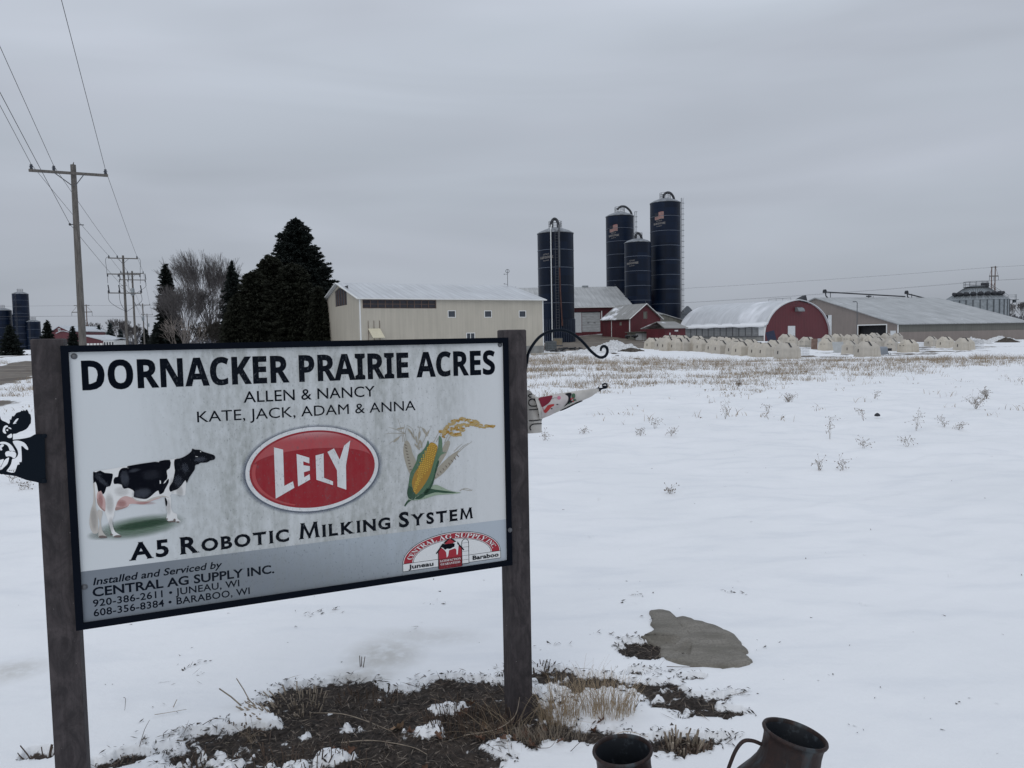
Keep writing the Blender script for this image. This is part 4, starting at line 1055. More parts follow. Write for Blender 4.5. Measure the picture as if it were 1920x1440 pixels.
m = MB(); m.tube([fp(*q, .003) for q in ch([(430,905),(436,930),(442,950)])], .0010, 5); m.build('print_mouth', Fb['o'], flag)
# hanging part with lettering
def hp(px, py, lift=0):
    t = (px - 990) / 26; y = FO + .012 - .012 * math.sin(max(0, min(1, t)) * math.pi) - lift
    x, z = sg(px, py, y); return (x, y, z)
pan = [(150,720),(280,728),(310,745),(345,790),(375,810),(400,870),(418,930),(419,1000),(419,1080),(419,1168),(350,1175),(290,1178),(150,1180)]
P = [tuple(p) for p in ch(pan)]
V, F_ = flat_mesh([P]); import bmesh
bm = bmesh.new(); vs = [bm.verts.new((v[0], v[1], 0)) for v in V]; [bm.faces.new([vs[i] for i in f]) for f in F_]
for _ in range(3): bmesh.ops.subdivide_edges(bm, edges=[e for e in bm.edges if e.calc_length() > 3], cuts=1)
bmesh.ops.triangulate(bm, faces=bm.faces[:])
for v in bm.verts: v.co = hp(v.co.x, v.co.y)
me = bpy.data.meshes.new('cloth'); bm.to_mesh(me); bm.free(); mesh_obj('cloth', me, Fb['w'], flag, 'all')
for pts in ([(320,768),(290,775),(284,790),(298,802),(312,798)], [(350,822),(310,820),(288,840),(288,875),(310,893),(345,893),(370,892)], [(290,932),(340,930),(380,925),(415,920)], [(395,912),(415,935),(405,950)], [(385,985),(418,975),(418,988)], [(288,1045),(330,1046),(380,1040),(420,1036)], [(418,1076),(360,1078),(320,1086),(300,1110),(302,1135),(312,1142)], [(300,830),(330,822),(360,850),(372,885)]):
    q = poly_smooth(ch(pts), 5, False)
    m = MB(); m.tube([hp(a, b, .0015) for a, b in q], .0021, 6); m.build('lettering', Fb['k'], flag)
m = MB(); m.tube([fp(*q, -.02) for q in ch([(1000,712),(1012,720),(1020,735),(1035,715),(1060,708),(1085,705),(1096,690),(1095,665),(1075,662),(1052,670),(1055,690),(1080,690)])], .0042, 7); m.build('arm_end', M['blackcoat'], flag, smooth=True)
m = MB(); m.tube([fp(*q, -.02) for q in ch([(930,735),(980,725),(1040,712)])], [.008, .006, .004], 7); m.build('arm', M['blackcoat'], flag, smooth=True)
m = MB(); m.tube([fp(*q, .001) for q in ch([(1005,700),(1020,712),(1022,730)])], .003, 6); m.build('tie', Fb['k'], flag)

# milk cans
k = NT('rusty painted tin'); v = k.coord((1, 1, .5))
a = k.noise(v, 7, 5, .6); b_ = k.noise(k.coord((14, 14, 2.2)), 1.4, 4, .6); c_ = k.noise(k.coord(), 60, 3)
c = k.mix(k.rng(a, .35, .65), (.016, .012, .012), (.034, .020, .018)); c = k.mix(k.rng(b_, .52, .66), c, (.045, .055, .062)); c = k.mix(k.rng(c_, .5, .75, 0, .4), c, (.07, .035, .025))
k.base(c); k.set(Roughness=k.rng(b_, .4, .7, .65, .42), Metallic=.25, Specular_IOR_Level=.35); k.bump(c_, .15, .002)
M['can'] = k.m
k = NT('dark blue flaking lining'); a = k.noise(k.coord(), 16, 5, .65)
k.base(k.mix(k.rng(a, .55, .66), (.010, .013, .018), (.07, .085, .10))); k.set(Roughness=.55); M['can_in'] = k.m
def milk_can(px, py, wpx, tilt, lean_dir, hdir, label):
    Yd = .163 * FOC / wpx * .985
    rim = at(px, py, Yd)
    root = bpy.data.objects.new('milk_can', None); col.objects.link(root); tag(root, label, 'milk can', 'old milk cans in the snow')
    ax = np.array([math.sin(tilt) * math.cos(lean_dir), math.sin(tilt) * math.sin(lean_dir), math.cos(tilt)])
    Hh = .50
    q = Vector((0, 0, 1)).rotation_difference(Vector(ax))
    root.location = Vector(rim) - Vector(ax) * Hh; root.rotation_mode = 'QUATERNION'; root.rotation_quaternion = q
    m = MB(); m.lathe([(.155, 0), (.160, .02), (.158, .03), (.158, .26), (.162, .268), (.158, .276), (.150, .30), (.125, .345), (.098, .385), (.084, .41), (.0775, .43), (.0755, .455), (.0765, .478), (.0790, .490)], 56)
    m.build('body', M['can'], root, smooth='all')
    m = MB(); m.lathe([(.0765, .478), (.0800, .490), (.0835, .4925), (.0850, .4965), (.0835, .5010), (.0800, .5025), (.0765, .5000), (.0752, .492)], 56); m.build('rim', M['can'], root, smooth='all')
    m = MB(); m.lathe([(.0752, .492), (.0730, .478), (.0720, .455), (.0735, .43), (.080, .41), (.094, .383), (.121, .341), (.146, .298), (.153, .27), (.153, .03), (0, .03)], 56); m.build('lining', M['can_in'], root, smooth='all')
    for s in (hdir or []):
      for a0 in (s,):
        c, sn = math.cos(a0), math.sin(a0)
        pr = poly_smooth([(.080, .452), (.105, .456), (.128, .450), (.142, .425), (.150, .385), (.156, .33), (.158, .30)], 5, False)
        m = MB(); m.tube([(r * c, r * sn, z) for r, z in pr], .0052, 8); m.build('handle', M['can'], root, smooth=True)
    # rotted leaves and snow crumbs inside
    m = MB()
    for i in range(60):
        a = random.uniform(0, 6.28); r = random.uniform(0, .11); m.box((r * math.cos(a), r * math.sin(a), .33 + random.uniform(-.02, .02)), (.03, .012, .003), rotm(random.uniform(0, 6), random.uniform(-.6, .6)))
    m.lathe([(.150, .285), (0, .33)], 20)
    m.build('leaf_litter', M['litter'], root, kind='stuff')
    m = MB()
    for i in range(7):
        a = random.uniform(0, 6.28); r = random.uniform(0, .07); m.lathe([(0, -.003), (.004, 0), (0, .003)], 5, (r * math.cos(a), r * math.sin(a), .35))
    m.build('snow_crumbs', M['snow_cap'], root, kind='stuff')
    return root
M['litter'] = simple('rotted leaf litter', (.020, .015, .013), .9, var=.6, scale=30)
milk_can(1167, 1405, 111, R(5), R(165), [R(-32)], 'rusty dark milk can directly beside the dry stalk clump, left of the pair')
milk_can(1491, 1375, 117, R(13), R(10), [R(178)], 'rusty dark milk can leaning right with a loop handle, in the lower right snow')

# ------------------------------------------------------------------ farm buildings
def frame_root(name, x, y, z, ang, **kw): return empty(name, (x, y, z), ang, **kw)
class Loc:
    """photo pixel -> local coordinates on a wall plane of a placed building"""
    def __init__(s, x, y, z, ang):
        s.o = np.array([x, y, z]); s.u = np.array([math.cos(ang), math.sin(ang), 0]); s.v = np.array([-math.sin(ang), math.cos(ang), 0])
    def front(s, px, py, off=0):     # plane local y = off
        d = px_ray(px, py); r = np.array([0, 0, CAM_H]) - s.o; t = (off - r @ s.v) / (d @ s.v); p = r + d * t
        return (float(p @ s.u), float(p[2]))
    def side(s, px, py, off=0):      # plane local x = off
        d = px_ray(px, py); r = np.array([0, 0, CAM_H]) - s.o; t = (off - r @ s.u) / (d @ s.u); p = r + d * t
        return (float(p @ s.v), float(p[2]))

def roof_slab(m, a, b, c, d, t=.12):
    """quad a b c d (eave0, eave1, ridge1, ridge0), thickness upwards"""
    P = [np.array(q, float) for q in (a, b, c, d)]
    n = np.cross(P[1] - P[0], P[3] - P[0]); n /= np.linalg.norm(n)
    if n[2] < 0: n = -n
    V = P + [q + n * t for q in P]
    m.add(V, [(0,1,2,3)[::-1], (4,5,6,7), (0,1,5,4), (1,2,6,5), (2,3,7,6), (3,0,4,7)])

def hole(a0, z0, a1, z1): return [(a0, z0), (a1, z0), (a1, z1), (a0, z1)]
def rect_part(root, name, plane, a0, z0, a1, z1, pos, t, mat, **kw):
    m = MB()
    if plane == 'x': m.b2((a0, pos, z0), (a1, pos + t, z1))
    else: m.b2((pos, a0, z0), (pos + t, a1, z1))
    return m.build(name, M[mat] if isinstance(mat, str) else mat, root, **kw)
def frame_part(root, plane, a0, z0, a1, z1, pos, w, t, mat='white_trim', name='frame', parent=None):
    m = MB(); wall(m, [hole(a0 - w, z0 - w, a1 + w, z1 + w), hole(a0, z0, a1, z1)], plane, pos, t); return m.build(name, M[mat], parent or root)

# cream machine shed ------------------------------------------------------------
X, Y, ANG, L, W_, Z0, ZE, ZR = -14.234, 70.851, .476, 19.869, 15.237, -.206, 5.434, 7.309
he, hr = ZE - Z0, ZR - Z0
b = frame_root('machine_shed', X, Y, Z0, ANG, label='long cream metal shed with pale roof and three small square windows behind the sign', cat='shed')
lc = Loc(X, Y, Z0, ANG)
ev = .25      # eave line of the wall sits under the roof edge
fz = lc.front(1019, 648)[1]
# openings on the front wall
o1 = lc.front(679, 577); o2 = lc.front(817, 566); vent_lo = (o1[0], o1[1]); vent_hi = (lc.front(817, 576)[0], lc.front(700, 566.8)[1])
wins = []
for px in (847, 915, 979.5):
    c_ = lc.front(px, 588.8); wins.append((c_[0] - .36, c_[1] - .29, c_[0] + .36, c_[1] + .29))
lw = lc.front(882.5, 631.5)
wins2 = [(lw[0] - .42, lw[1] - .35, lw[0] + .42, lw[1] + .35)]
m = MB()
vz0 = max(lc.front(679, 577)[1], 0); vz1 = he - .12
wall(m, [[(0, fz), (L, fz), (L, he), (0, he)], hole(vent_lo[0] + .1, vz0, vent_hi[0], vz1)] + [hole(*w) for w in wins + wins2], 'x', 0, .15)
m.build('wall', M['cream'], b)
gv = [(W_ * .36, he + .1), (W_ * .5, he + .1), (W_ * .5, hr - .55), (W_ * .36, hr - .85)]
gvh = [(W_ * .30, he - .35), (W_ * .62, he - .35), (W_ * .62, hr - .65), (W_ * .5, hr - .30), (W_ * .30, hr - .85)]
m = MB(); wall(m, [[(.15, fz), (W_, fz), (W_, he), (W_ / 2, hr), (.15, he + .03)], gvh], 'y', 0, .15); m.build('wall', M['cream'], b)
m = MB(); wall(m, [[(.15, fz), (W_, fz), (W_, he), (W_ / 2, hr), (.15, he + .03)]], 'y', L - .15, .15); m.build('wall', M['cream'], b)
m = MB(); m.b2((0, W_ - .15, fz), (L, W_, he)); m.build('wall', M['cream'], b)
m = MB(); m.b2((-.04, -.04, -1.2), (L + .04, W_ + .04, fz)); m.build('foundation', M['concrete'], b)
m = MB(); roof_slab(m, (-.3, -.3, he - .05), (L + .3, -.3, he - .05), (L + .3, W_ / 2, hr + .05), (-.3, W_ / 2, hr + .05)); m.build('roof', M['roof_x'], b)
m = MB(); roof_slab(m, (-.3, W_ + .3, he - .05), (L + .3, W_ + .3, he - .05), (L + .3, W_ / 2, hr + .05), (-.3, W_ / 2, hr + .05)); m.build('roof', M['roof_x'], b)
m = MB(); m.b2((-.05, -.05, fz), (.06, .08, he - .05)); m.build('corner_trim', M['white_trim'], b)
m = MB(); m.b2((L - .06, -.05, fz), (L + .05, .08, he - .05)); m.build('corner_trim', M['white_trim'], b)
m = MB(); m.tube([(-.32, -.33, he), (L + .32, -.33, he)], .06, 6); m.build('eave_trim', M['white_trim'], b)
m = MB(); m.tube([(-.33, -.3, he + .02), (-.33, W_ / 2, hr + .14)], .07, 5); m.tube([(-.33, W_ + .3, he + .02), (-.33, W_ / 2, hr + .14)], .07, 5); m.build('gable_trim', M['white_trim'], b)
M['netting'] = simple('dark vent netting', (.045, .045, .055), .85, var=.3, scale=1)
M['stud'] = simple('weathered stud', (.13, .09, .075), .8, var=.3)
rect_part(b, 'vent_netting', 'x', vent_lo[0] + .1, vz0, vent_hi[0], vz1, .10, .02, 'netting')
n = 10
for i in range(1, n):
    xx = vent_lo[0] + .1 + (vent_hi[0] - vent_lo[0] - .1) * i / n
    rect_part(b, 'vent_stud', 'x', xx - .035, vz0, xx + .035, vz1, .03, .06, 'stud')
rect_part(b, 'vent_rail', 'x', vent_lo[0] + .1, (vz0 + vz1) / 2 - .03, vent_hi[0], (vz0 + vz1) / 2 + .03, .045, .03, 'stud')
frame_part(b, 'x', vent_lo[0] + .1, vz0, vent_hi[0], vz1, -.03, .05, .1, 'stud')
rect_part(b, 'gable_netting', 'y', W_ * .29, he - .36, W_ * .63, hr - .3, .11, .02, 'netting')
for q in (.36, .43, .5, .56): rect_part(b, 'vent_stud', 'y', W_ * q, he - .35, W_ * q + .07, hr - .55, .03, .06, 'stud')
for w in wins + wins2:
    g = frame_part(b, 'x', *w, -.03, .07, .12, name='window')
    rect_part(g, 'pane', 'x', *w, .08, .02, 'glass')
    if w in wins2: rect_part(g, 'mullion', 'x', (w[0] + w[2]) / 2 - .03, w[1], (w[0] + w[2]) / 2 + .03, w[3], .0, .06, 'white_trim')
# tilted feed hatch
h0 = lc.front(690, 616); h1 = lc.front(711, 633)
m = MB(); y0, y1 = -.05, -.75
m.add([(h0[0], y0, h0[1]), (h1[0] + .1, y0, h0[1]), (h1[0] + .35, y1, h1[1]), (h0[0] + .25, y1, h1[1]), (h0[0], y0 + .03, h0[1] - .04), (h1[0] + .1, y0 + .03, h0[1] - .04), (h1[0] + .35, y1 + .03, h1[1] - .04), (h0[0] + .25, y1 + .03, h1[1] - .04)], [(0,1,2,3), (7,6,5,4), (0,4,5,1), (1,5,6,2), (2,6,7,3), (3,7,4,0)])
M['cream_lit'] = simple('cream board lit tone', (.64, .59, .44), .5, var=.06)  # brighter copy of the cream, light on the tilted hatch put into its colour
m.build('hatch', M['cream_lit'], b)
for i in range(3):
    xx = h0[0] + .02 + (h1[0] - h0[0] + .05) * i / 2; m = MB(); m.tube([(xx, -.04, h0[1] + .75), (xx, -.04, h1[1] - .5)], .025, 5); m.build('hatch_rail', M['stud'], b)
# weather station and ridge cap
def ridge_pt(px, py):
    a, z = lc.front(px, py, W_ / 2); return a
wx = ridge_pt(952, 540)
wm = empty('weather_mast', (0, 0, 0), label='thin mast with a round fan vane on the ridge of the cream shed', cat='weather mast')
pw = lc.o + lc.u * min(wx, L - .2) + lc.v * (W_ / 2) + np.array([0, 0, hr + .1]); wm.location = pw
m = MB(); m.tube([(0, 0, 0), (0, 0, 1.75)], .035, 6); m.build('mast', M['steel'], wm)
m = MB(); m.tube([(.2 * math.cos(a), 0, 1.75 + .2 * math.sin(a)) for a in np.linspace(0, 2 * math.pi, 20)], .03, 5); m.tube([(0, 0, 1.55), (0, 0, 1.95)], .02, 4); m.build('fan_ring', M['steel'], wm)
m = MB(); m.tube([(-.38, 0, 1.4), (0, 0, 1.4)], .02, 5); m.box((-.38, 0, 1.4), (.08, .08, .12)); m.build('cup_arm', M['steel'], wm)
m = MB(); m.tube([(-.38, 0, .3), (0, 0, .22)], .02, 5); m.box((-.38, 0, .3), (.14, .08, .08)); m.build('tail_vane', M['steel'], wm)

# big back barn ---------------------------------------------------------------------
X, Y, ANG, L, W_, Z0, ZE, ZR = .256, 141.7, .063, 22.95, 31.5, 1.75, 6.99, 11.70
he, hr = ZE - Z0, ZR - Z0
b = frame_root('back_barn', X, Y, Z0, ANG, label='red barn with weathered tin roof and grey overhead door behind the nearest silo', cat='barn')
lc = Loc(X, Y, Z0, ANG)
bz = -1.2
g0 = lc.front(1091.5, 622); g1 = lc.front(1125.5, 585.5); d0 = lc.front(1076, 622); d1 = lc.front(1090, 586)
gz0 = lc.front(1110, 622)[1]
m = MB(); wall(m, [[(0, bz), (L, bz), (L, he), (0, he)], hole(g0[0], gz0, g1[0], g1[1])], 'x', 0, .2); m.build('wall', M['red'], b)
for xx in (0, L - .2):
    m = MB(); wall(m, [[(.2, bz), (W_, bz), (W_, he), (W_ / 2, hr), (.2, he + .03)]], 'y', xx, .2); m.build('wall', M['red'], b)
m = MB(); roof_slab(m, (-.4, -.6, he - .1), (L + .3, -.6, he - .1), (L + .3, W_ / 2, hr + .05), (-.4, W_ / 2, hr + .05)); m.build('roof', M['roof_back'], b)
m = MB(); roof_slab(m, (-.4, W_ + .6, he - .1), (L + .3, W_ + .6, he - .1), (L + .3, W_ / 2, hr + .05), (-.4, W_ / 2, hr + .05)); m.build('roof', M['roof_back'], b)
m = MB(); m.b2((-.4, -.72, he - .12), (L + .3, -.6, he + .06)); m.build('gutter', M['white_trim'], b)
zs = np.linspace(gz0, g1[1], 8)
dr = empty('overhead_door', (0, 0, 0)); dr.parent = b
for i in range(7): rect_part(dr, 'door_panel', 'x', g0[0], zs[i] + .012, g1[0], zs[i + 1] - .012, .05, .06, 'garage')
for px in (1103, 1115):
    c_ = lc.front(px, 605.5); rect_part(dr, 'pane', 'x', c_[0] - .2, c_[1] - .06, c_[0] + .2, c_[1] + .06, .03, .02, 'dark')
rect_part(b, 'white_panel', 'x', d0[0], gz0 - .1, d1[0], d1[1], -.05, .05, 'white_door')
rect_part(b, 'door_header', 'x', d0[0], g1[1] + .002, g1[0] + .5, g1[1] + .16, -.03, .03, 'dark')
m = MB(); e0 = lc.front(1127, 583); e1 = lc.front(1127, 600); m.b2((e0[0], -.15, e1[1]), (e0[0] + .18, -.02, e0[1])); m.build('track_post', M['white_trim'], b)
rv = lc.front(1097, 541, W_ / 2); m = MB(); m.b2((rv[0] - .6, W_ / 2 - .5, hr), (rv[0] + .6, W_ / 2 + .5, hr + .42)); m.build('ridge_vent', M['galv'], b)
rv = lc.front(962, 541, W_ / 2); m = MB(); m.b2((max(rv[0], .5) - .6, W_ / 2 - .5, hr), (max(rv[0], .5) + .6, W_ / 2 + .5, hr + .35)); m.build('ridge_vent', M['galv'], b)
m = MB(); m.tube([(L, W_ / 2, hr), (L, W_ / 2, hr + .7)], .03, 5); m.build('lightning_rod', M['steel'], b)

# small red barn -------------------------------------------------------------------
def bq(X, Y, yaw): return yaw - math.pi / 2
X, Y, yaw, L, W_, Z0, ZE, ZR = 20.62, 130.18, 2.225, 6.7, 8.02, 2.05, 4.43, 6.919
ANG = yaw - math.pi / 2          # local x = gable front going right, local y = side going back left
he, hr = ZE - Z0, ZR - Z0
b = frame_root('small_red_barn', X, Y, Z0, ANG, label='small dark red gabled barn with patchy snow on its roof before the silos', cat='barn')
lc = Loc(X, Y, Z0, ANG)
gw = lc.front(1209.5, 583)
m = MB(); wall(m, [[(0, -1.6), (W_, -1.6), (W_, he), (W_ / 2, hr), (0, he)], hole(W_ / 2 - .42, he + .05, W_ / 2 + .42, he + 1.15)], 'x', 0, .15); m.build('wall', M['red_wood'], b)
m = MB(); wall(m, [[(.15, -1.6), (L, -1.6), (L, he), (.15, he)]], 'y', 0, .15); m.build('wall', M['red_wood'], b)
m = MB(); wall(m, [[(.15, -1.6), (L, -1.6), (L, he), (.15, he)]], 'y', W_ - .15, .15); m.build('wall', M['red_wood'], b)
g = frame_part(b, 'x', W_ / 2 - .42, he + .05, W_ / 2 + .42, he + 1.15, -.03, .07, .06, 'shed_grey', 'window')
rect_part(g, 'pane', 'x', W_ / 2 - .42, he + .05, W_ / 2 + .42, he + 1.15, .05, .03, 'shed_grey')
# roof runs along local y
m = MB(); roof_slab(m, (-.35, -.35, he - .2), (-.35, L + .3, he - .2), (W_ / 2, L + .3, hr + .05), (W_ / 2, -.35, hr + .05)); m.build('roof', M['roof_y'], b)
m = MB(); roof_slab(m, (W_ + .35, -.35, he - .2), (W_ + .35, L + .3, he - .2), (W_ / 2, L + .3, hr + .05), (W_ / 2, -.35, hr + .05)); m.build('roof', M['roof_y'], b)
m = MB(); m.tube([(-.38, -.38, he - .14), (W_ / 2, -.38, hr + .12), (W_ + .38, -.38, he - .14)], .085, 5); m.build('gable_trim', M['white_trim'], b)
m = MB(); m.b2((-.05, -.05, -1.0), (.1, .08, he - .1)); m.build('corner_trim', M['white_trim'], b)
for q in (.25, 4.3, 6.6):
    m = MB(); m.b2((-.05, q, -.8), (-.002, q + .12, he - .15)); m.build('batten', M['white_trim'] if q > 4 and q < 5 else M['red_wood'], b)
rect_part(b, 'window', 'y', 1.9, he - 1.15, 2.35, he - .6, -.03, .03, 'shed_grey')
m = MB(); m.tube([(W_ / 2, -.1, hr), (W_ / 2, -.1, hr + .6)], .03, 5); m.build('lightning_rod', M['steel'], b)
# lean-to with white doors below
l0 = at(1192, 637, 127); z_ = float(T(l0[0], l0[1]))
lt = frame_root('lean_to', l0[0], l0[1], z_ - .3, ANG - .1 if False else .35, label='low lean-to with white doors against the small red barn', cat='lean-to')
ll = Loc(l0[0], l0[1], z_ - .3, .35)
p0 = ll.front(1192, 637); p1 = ll.front(1231, 637); p2 = ll.front(1249, 637); ht = ll.front(1231, 622.5)[1]
m = MB(); m.b2((0, .1, -1), (p2[0], 3.0, ht)); m.build('wall', M['shed_grey'], lt)
cuts = np.linspace(0, p1[0], 4)
for i in range(3): rect_part(lt, 'door', 'x', cuts[i] + .04, 0, cuts[i + 1] - .04, ht - .15, 0, .1, 'white_door')
rect_part(lt, 'window', 'x', p1[0] * .55, ht * .45, p1[0] * .85, ht * .8, -.03, .03, 'glass')
m = MB(); m.b2((-.3, -.5, ht), (p2[0] + .3, 3.2, ht + .1)); m.build('roof', M['shed_grey'], lt)
rect_part(lt, 'open_bay', 'x', p1[0] + .1, .1, p1[0] + (p2[0] - p1[0]) * .45, ht - .2, .02, .08, 'dark')

# grey shed beside the silos ------------------------------------------------------
s0 = at(1243, 602, 146)
gs = frame_root('grey_shed', s0[0], s0[1], 0, .15, label='grey green shed with a low pale roof at the foot of the tallest silo', cat='shed')
lg_ = Loc(s0[0], s0[1], 0, .15)
q0 = lg_.front(1232, 602); q1 = lg_.front(1243, 589); q2 = lg_.front(1283, 602); zt = lg_.front(1243, 590)[1]; ze = lg_.front(1280, 603)[1]
m = MB(); wall(m, [[(q0[0] - 1, -1), (q2[0] + .3, -1), (q2[0] + .3, ze), (q1[0], zt), (q0[0] - 1, zt)]], 'x', 0, 6); m.build('wall', M['shed_grey'], gs)
m = MB(); zr_ = lg_.front(1240, 582, 7)[1]
m.add([(q0[0] - 2, -.3, zt + .05), (q1[0], -.3, zt + .05), (q2[0] + .8, -.3, ze - .1), (q2[0] + .8, 7, ze + .9), (q1[0], 7, zr_), (q0[0] - 2, 7, zr_)] + [(q0[0] - 2, -.3, zt + .2), (q1[0], -.3, zt + .2), (q2[0] + .8, -.3, ze + .05), (q2[0] + .8, 7, ze + 1.05), (q1[0], 7, zr_ + .15), (q0[0] - 2, 7, zr_ + .15)],
      [(0,1,4,5), (1,2,3,4), (6,11,10,7), (7,10,9,8), (0,6,7,1), (1,7,8,2), (2,8,9,3), (3,9,10,4), (4,10,11,5), (5,11,6,0)])
m.build('roof', M['roof_back'], gs)
# little red shed ---------------------------------------------------------------------
s0 = at(1247, 636, 121); z_ = float(T(s0[0], s0[1]))
rs = frame_root('little_red_shed', s0[0], s0[1], z_, .45, label='little dark red shed with snowy roof left of the arched barn', cat='shed')
lr = Loc(s0[0], s0[1], z_, .45)
q2 = lr.front(1285, 636); ht = lr.front(1250, 616)[1]; zr_ = lr.front(1262, 604, 3)[1]
m = MB(); m.b2((0, 0, -1), (q2[0], 5, ht)); m.build('wall', M['red_wood'], rs)
m = MB(); roof_slab(m, (-.5, -.5, ht), (q2[0] + .2, -.5, ht), (q2[0] + .2, 3, zr_), (.6, 3, zr_)); m.build('roof', M['roof_y'], rs)
m = MB(); roof_slab(m, (-.5, 6, ht), (q2[0] + .2, 6, ht), (q2[0] + .2, 3, zr_), (.6, 3, zr_)); m.build('roof', M['roof_y'], rs)
w_ = lr.front(1256, 626); rect_part(rs, 'vent_cover', 'x', w_[0] - .1, w_[1] - .2, w_[0] + .1, w_[1] + .2, -.03, .03, 'white_trim')
w_ = lr.front(1268, 620); g = rect_part(rs, 'window', 'x', w_[0] - .35, w_[1] - .12, w_[0] + .35, w_[1] + .12, -.04, .04, 'white_trim')

# arched barn ------------------------------------------------------------------------
X, Y, yaw, L, W_, Z0, ZE, ZR = 42.889, 126.844, 2.153, 19.5, 18.24, .05, 2.878, 7.121
ANG = yaw - math.pi / 2
he, hr = ZE - Z0, ZR - Z0
b = frame_root('arched_barn', X, Y, Z0, ANG, label='arched barn with dark red end wall, white rounded roof and curtained side', cat='barn')
lc = Loc(X, Y, Z0, ANG)
def arch_pts(off=0.0, n=34, bow=True):
    """gothic arch profile in (x, z)"""
    o = []
    for i in range(n + 1):
        a = math.pi * (1 - i / n); s = math.sin(a); c = math.cos(a)
        x = W_ / 2 + (W_ / 2 + off) * np.sign(c) * abs(c) ** .86
        z = (hr + off) * (s ** .80) * (1 - .0) if True else 0
        z = (hr + off) * ((.88 * s ** .78) + .12 * (1 - abs(c)) ** 1.0)
        o.append((x, z))
    return o
ap = arch_pts()
m = MB(); wall(m, [[(ap[0][0], -1.2)] + ap + [(ap[-1][0], -1.2)]], 'x', 0, .15); m.build('end_wall', M['red'], b)
m = MB(); wall(m, [[(ap[0][0], -1.2)] + ap + [(ap[-1][0], -1.2)]], 'x', L - .15, .15); m.build('end_wall', M['red'], b)
m = MB(); m.tube([(x, -.12, z + .03) for x, z in arch_pts(.08)], .09, 6); m.build('arch_trim', M['white_trim'], b, smooth=True)
# roof: starts at the side eave on the left (x~0) and runs over
A = arch_pts(.12, 60)
k0 = next(i for i, p in enumerate(A) if p[1] > he + .15)
prof = [(A[k0][0] - .9, he - .10), (A[k0][0] - .45, he + .03)] + A[k0:]
th_ = .12; rings = []
for y in np.linspace(-.35, L + .3, 14):
    top = [(x, y, z) for x, z in prof]; bot = [(x + (.1 if x < W_ / 2 else -.1), y, z - th_) for x, z in prof[::-1]]
    rings.append(top + bot)
k = NT('white stretched barn cover'); v = k.coord((.5, 1.6, .15)); s_ = k.n('ShaderNodeSeparateXYZ'); t_ = k.n('ShaderNodeTexCoord'); k.L(t_.outputs['Object'], s_.inputs[0])
a = k.noise(v, 1, 4, .6, .8); fr_ = k.math('ABSOLUTE', k.math('SUBTRACT', k.math('FRACT', k.math('DIVIDE', s_.outputs['Y'], 1.9)), .5))
c = k.mix(k.rng(a, .3, .7), (.47, .49, .51), (.60, .62, .65)); sn = k.rng(k.noise(k.coord((.12, .25, .12)), 1, 3), .55, .70)
c = k.mix(sn, c, (.78, .80, .84)); c = k.mix(k.rng(fr_, .47, .5, 0, .25), c, (.30, .31, .33))
k.base(c); k.set(Roughness=.42, Specular_IOR_Level=.5); k.bump(a, .3, .05)
m = MB(); m.loops(rings); m.build('roof', k.m, b, smooth=True)
m = MB(); rings = []
for i, y in enumerate(np.linspace(-.3, L + .2, 20)):
    sg_ = .06 * math.sin(i * 1.7) + .04 * math.sin(i * .6)
    rings.append([(A[k0][0] - 1.05, y, he - .32 - sg_), (A[k0][0] - 1.0, y, he - .02), (A[k0][0] - .3, y, he + .16), (A[k0][0] + .1, y, he + .50 + sg_), (A[k0][0] + .1, y, he + .1), (A[k0][0] - .8, y, he - .25 - sg_)])
m.loops(rings); m.build('eave_snow', M['snow_cap'], b, smooth='all')
# dark hood at the far side of the peak
hx = W_ * .5
m = MB(); hp_ = lc.front(1508, 556); m.add([(hx + .3, -.2, hr - .1), (hx + 2.6, -.2, hr - .45), (hx + 2.75, .3, hr + .95), (hx + 2.2, .6, hr + .9), (hx + .3, 1.2, hr), (hx + 2.6, 1.2, hr - .4)], [(0,1,2,3), (0,3,4), (1,5,2), (2,5,4,3), (0,4,5,1)]); m.build('vent_hood', M['black'], b)
m = MB()
for x in (-2.5, -.8, .6, 2.2): m.tube([(hx + .1, 4 + x, hr), (hx + .1, 4 + x, hr + .55)], .03, 4)
m.tube([(hx + .1, 1.5, hr + .5), (hx + .1, 6.2, hr + .5)], .03, 4); m.build('ridge_rail', M['steel'], b)
# side: curtain panels between posts, white end panel, concrete foot wall
zc = lc.side(1420, 631)[1]; zt_ = he - .22
y_end = lc.side(1422, 620)[0]
m = MB(); m.b2((.02, .15, -1.2), (.27, L - .1, zc)); m.build('foot_wall', M['concrete'], b)
m = MB(); m.b2((-.12, .15, zc), (.3, L - .1, zc + .12)); m.build('sill', M['steel'], b)
rect_part(b, 'end_panel', 'y', .1, zc + .12, y_end, he + .1, 0, .1, 'white_door')
rect_part(b, 'end_panel', 'y', L - 1.5, zc - .6, L, he + .1, 0, .1, 'white_door')
ys = np.linspace(y_end, L - 1.5, 13)
for i in range(12):
    rect_part(b, 'curtain_panel', 'y', ys[i] + .05, zc + .12, ys[i + 1] - .05, zt_ + .2, .08, .04, M['panel_grey'])
    rect_part(b, 'mullion', 'y', ys[i] - .04, zc + .12, ys[i] + .04, zt_ + .2, .0, .1, 'steel')
for j, zz in enumerate(np.linspace(zc + .35, zt_, 6)):
    rect_part(b, 'wire_rail', 'y', y_end, zz, L - 1.5, zz + .025, -.01, .02, 'steel')
d0 = lc.front(1477, 634); d1 = lc.front(1490.5, 611)
rect_part(b, 'door', 'x', d0[0], d0[1] - .5, d1[0], d1[1], -.06, .06, 'white_door')
v0 = lc.front(1490, 584); v1 = lc.front(1502, 576)
m = MB(); zz = np.linspace(0, math.pi / 2, 7)
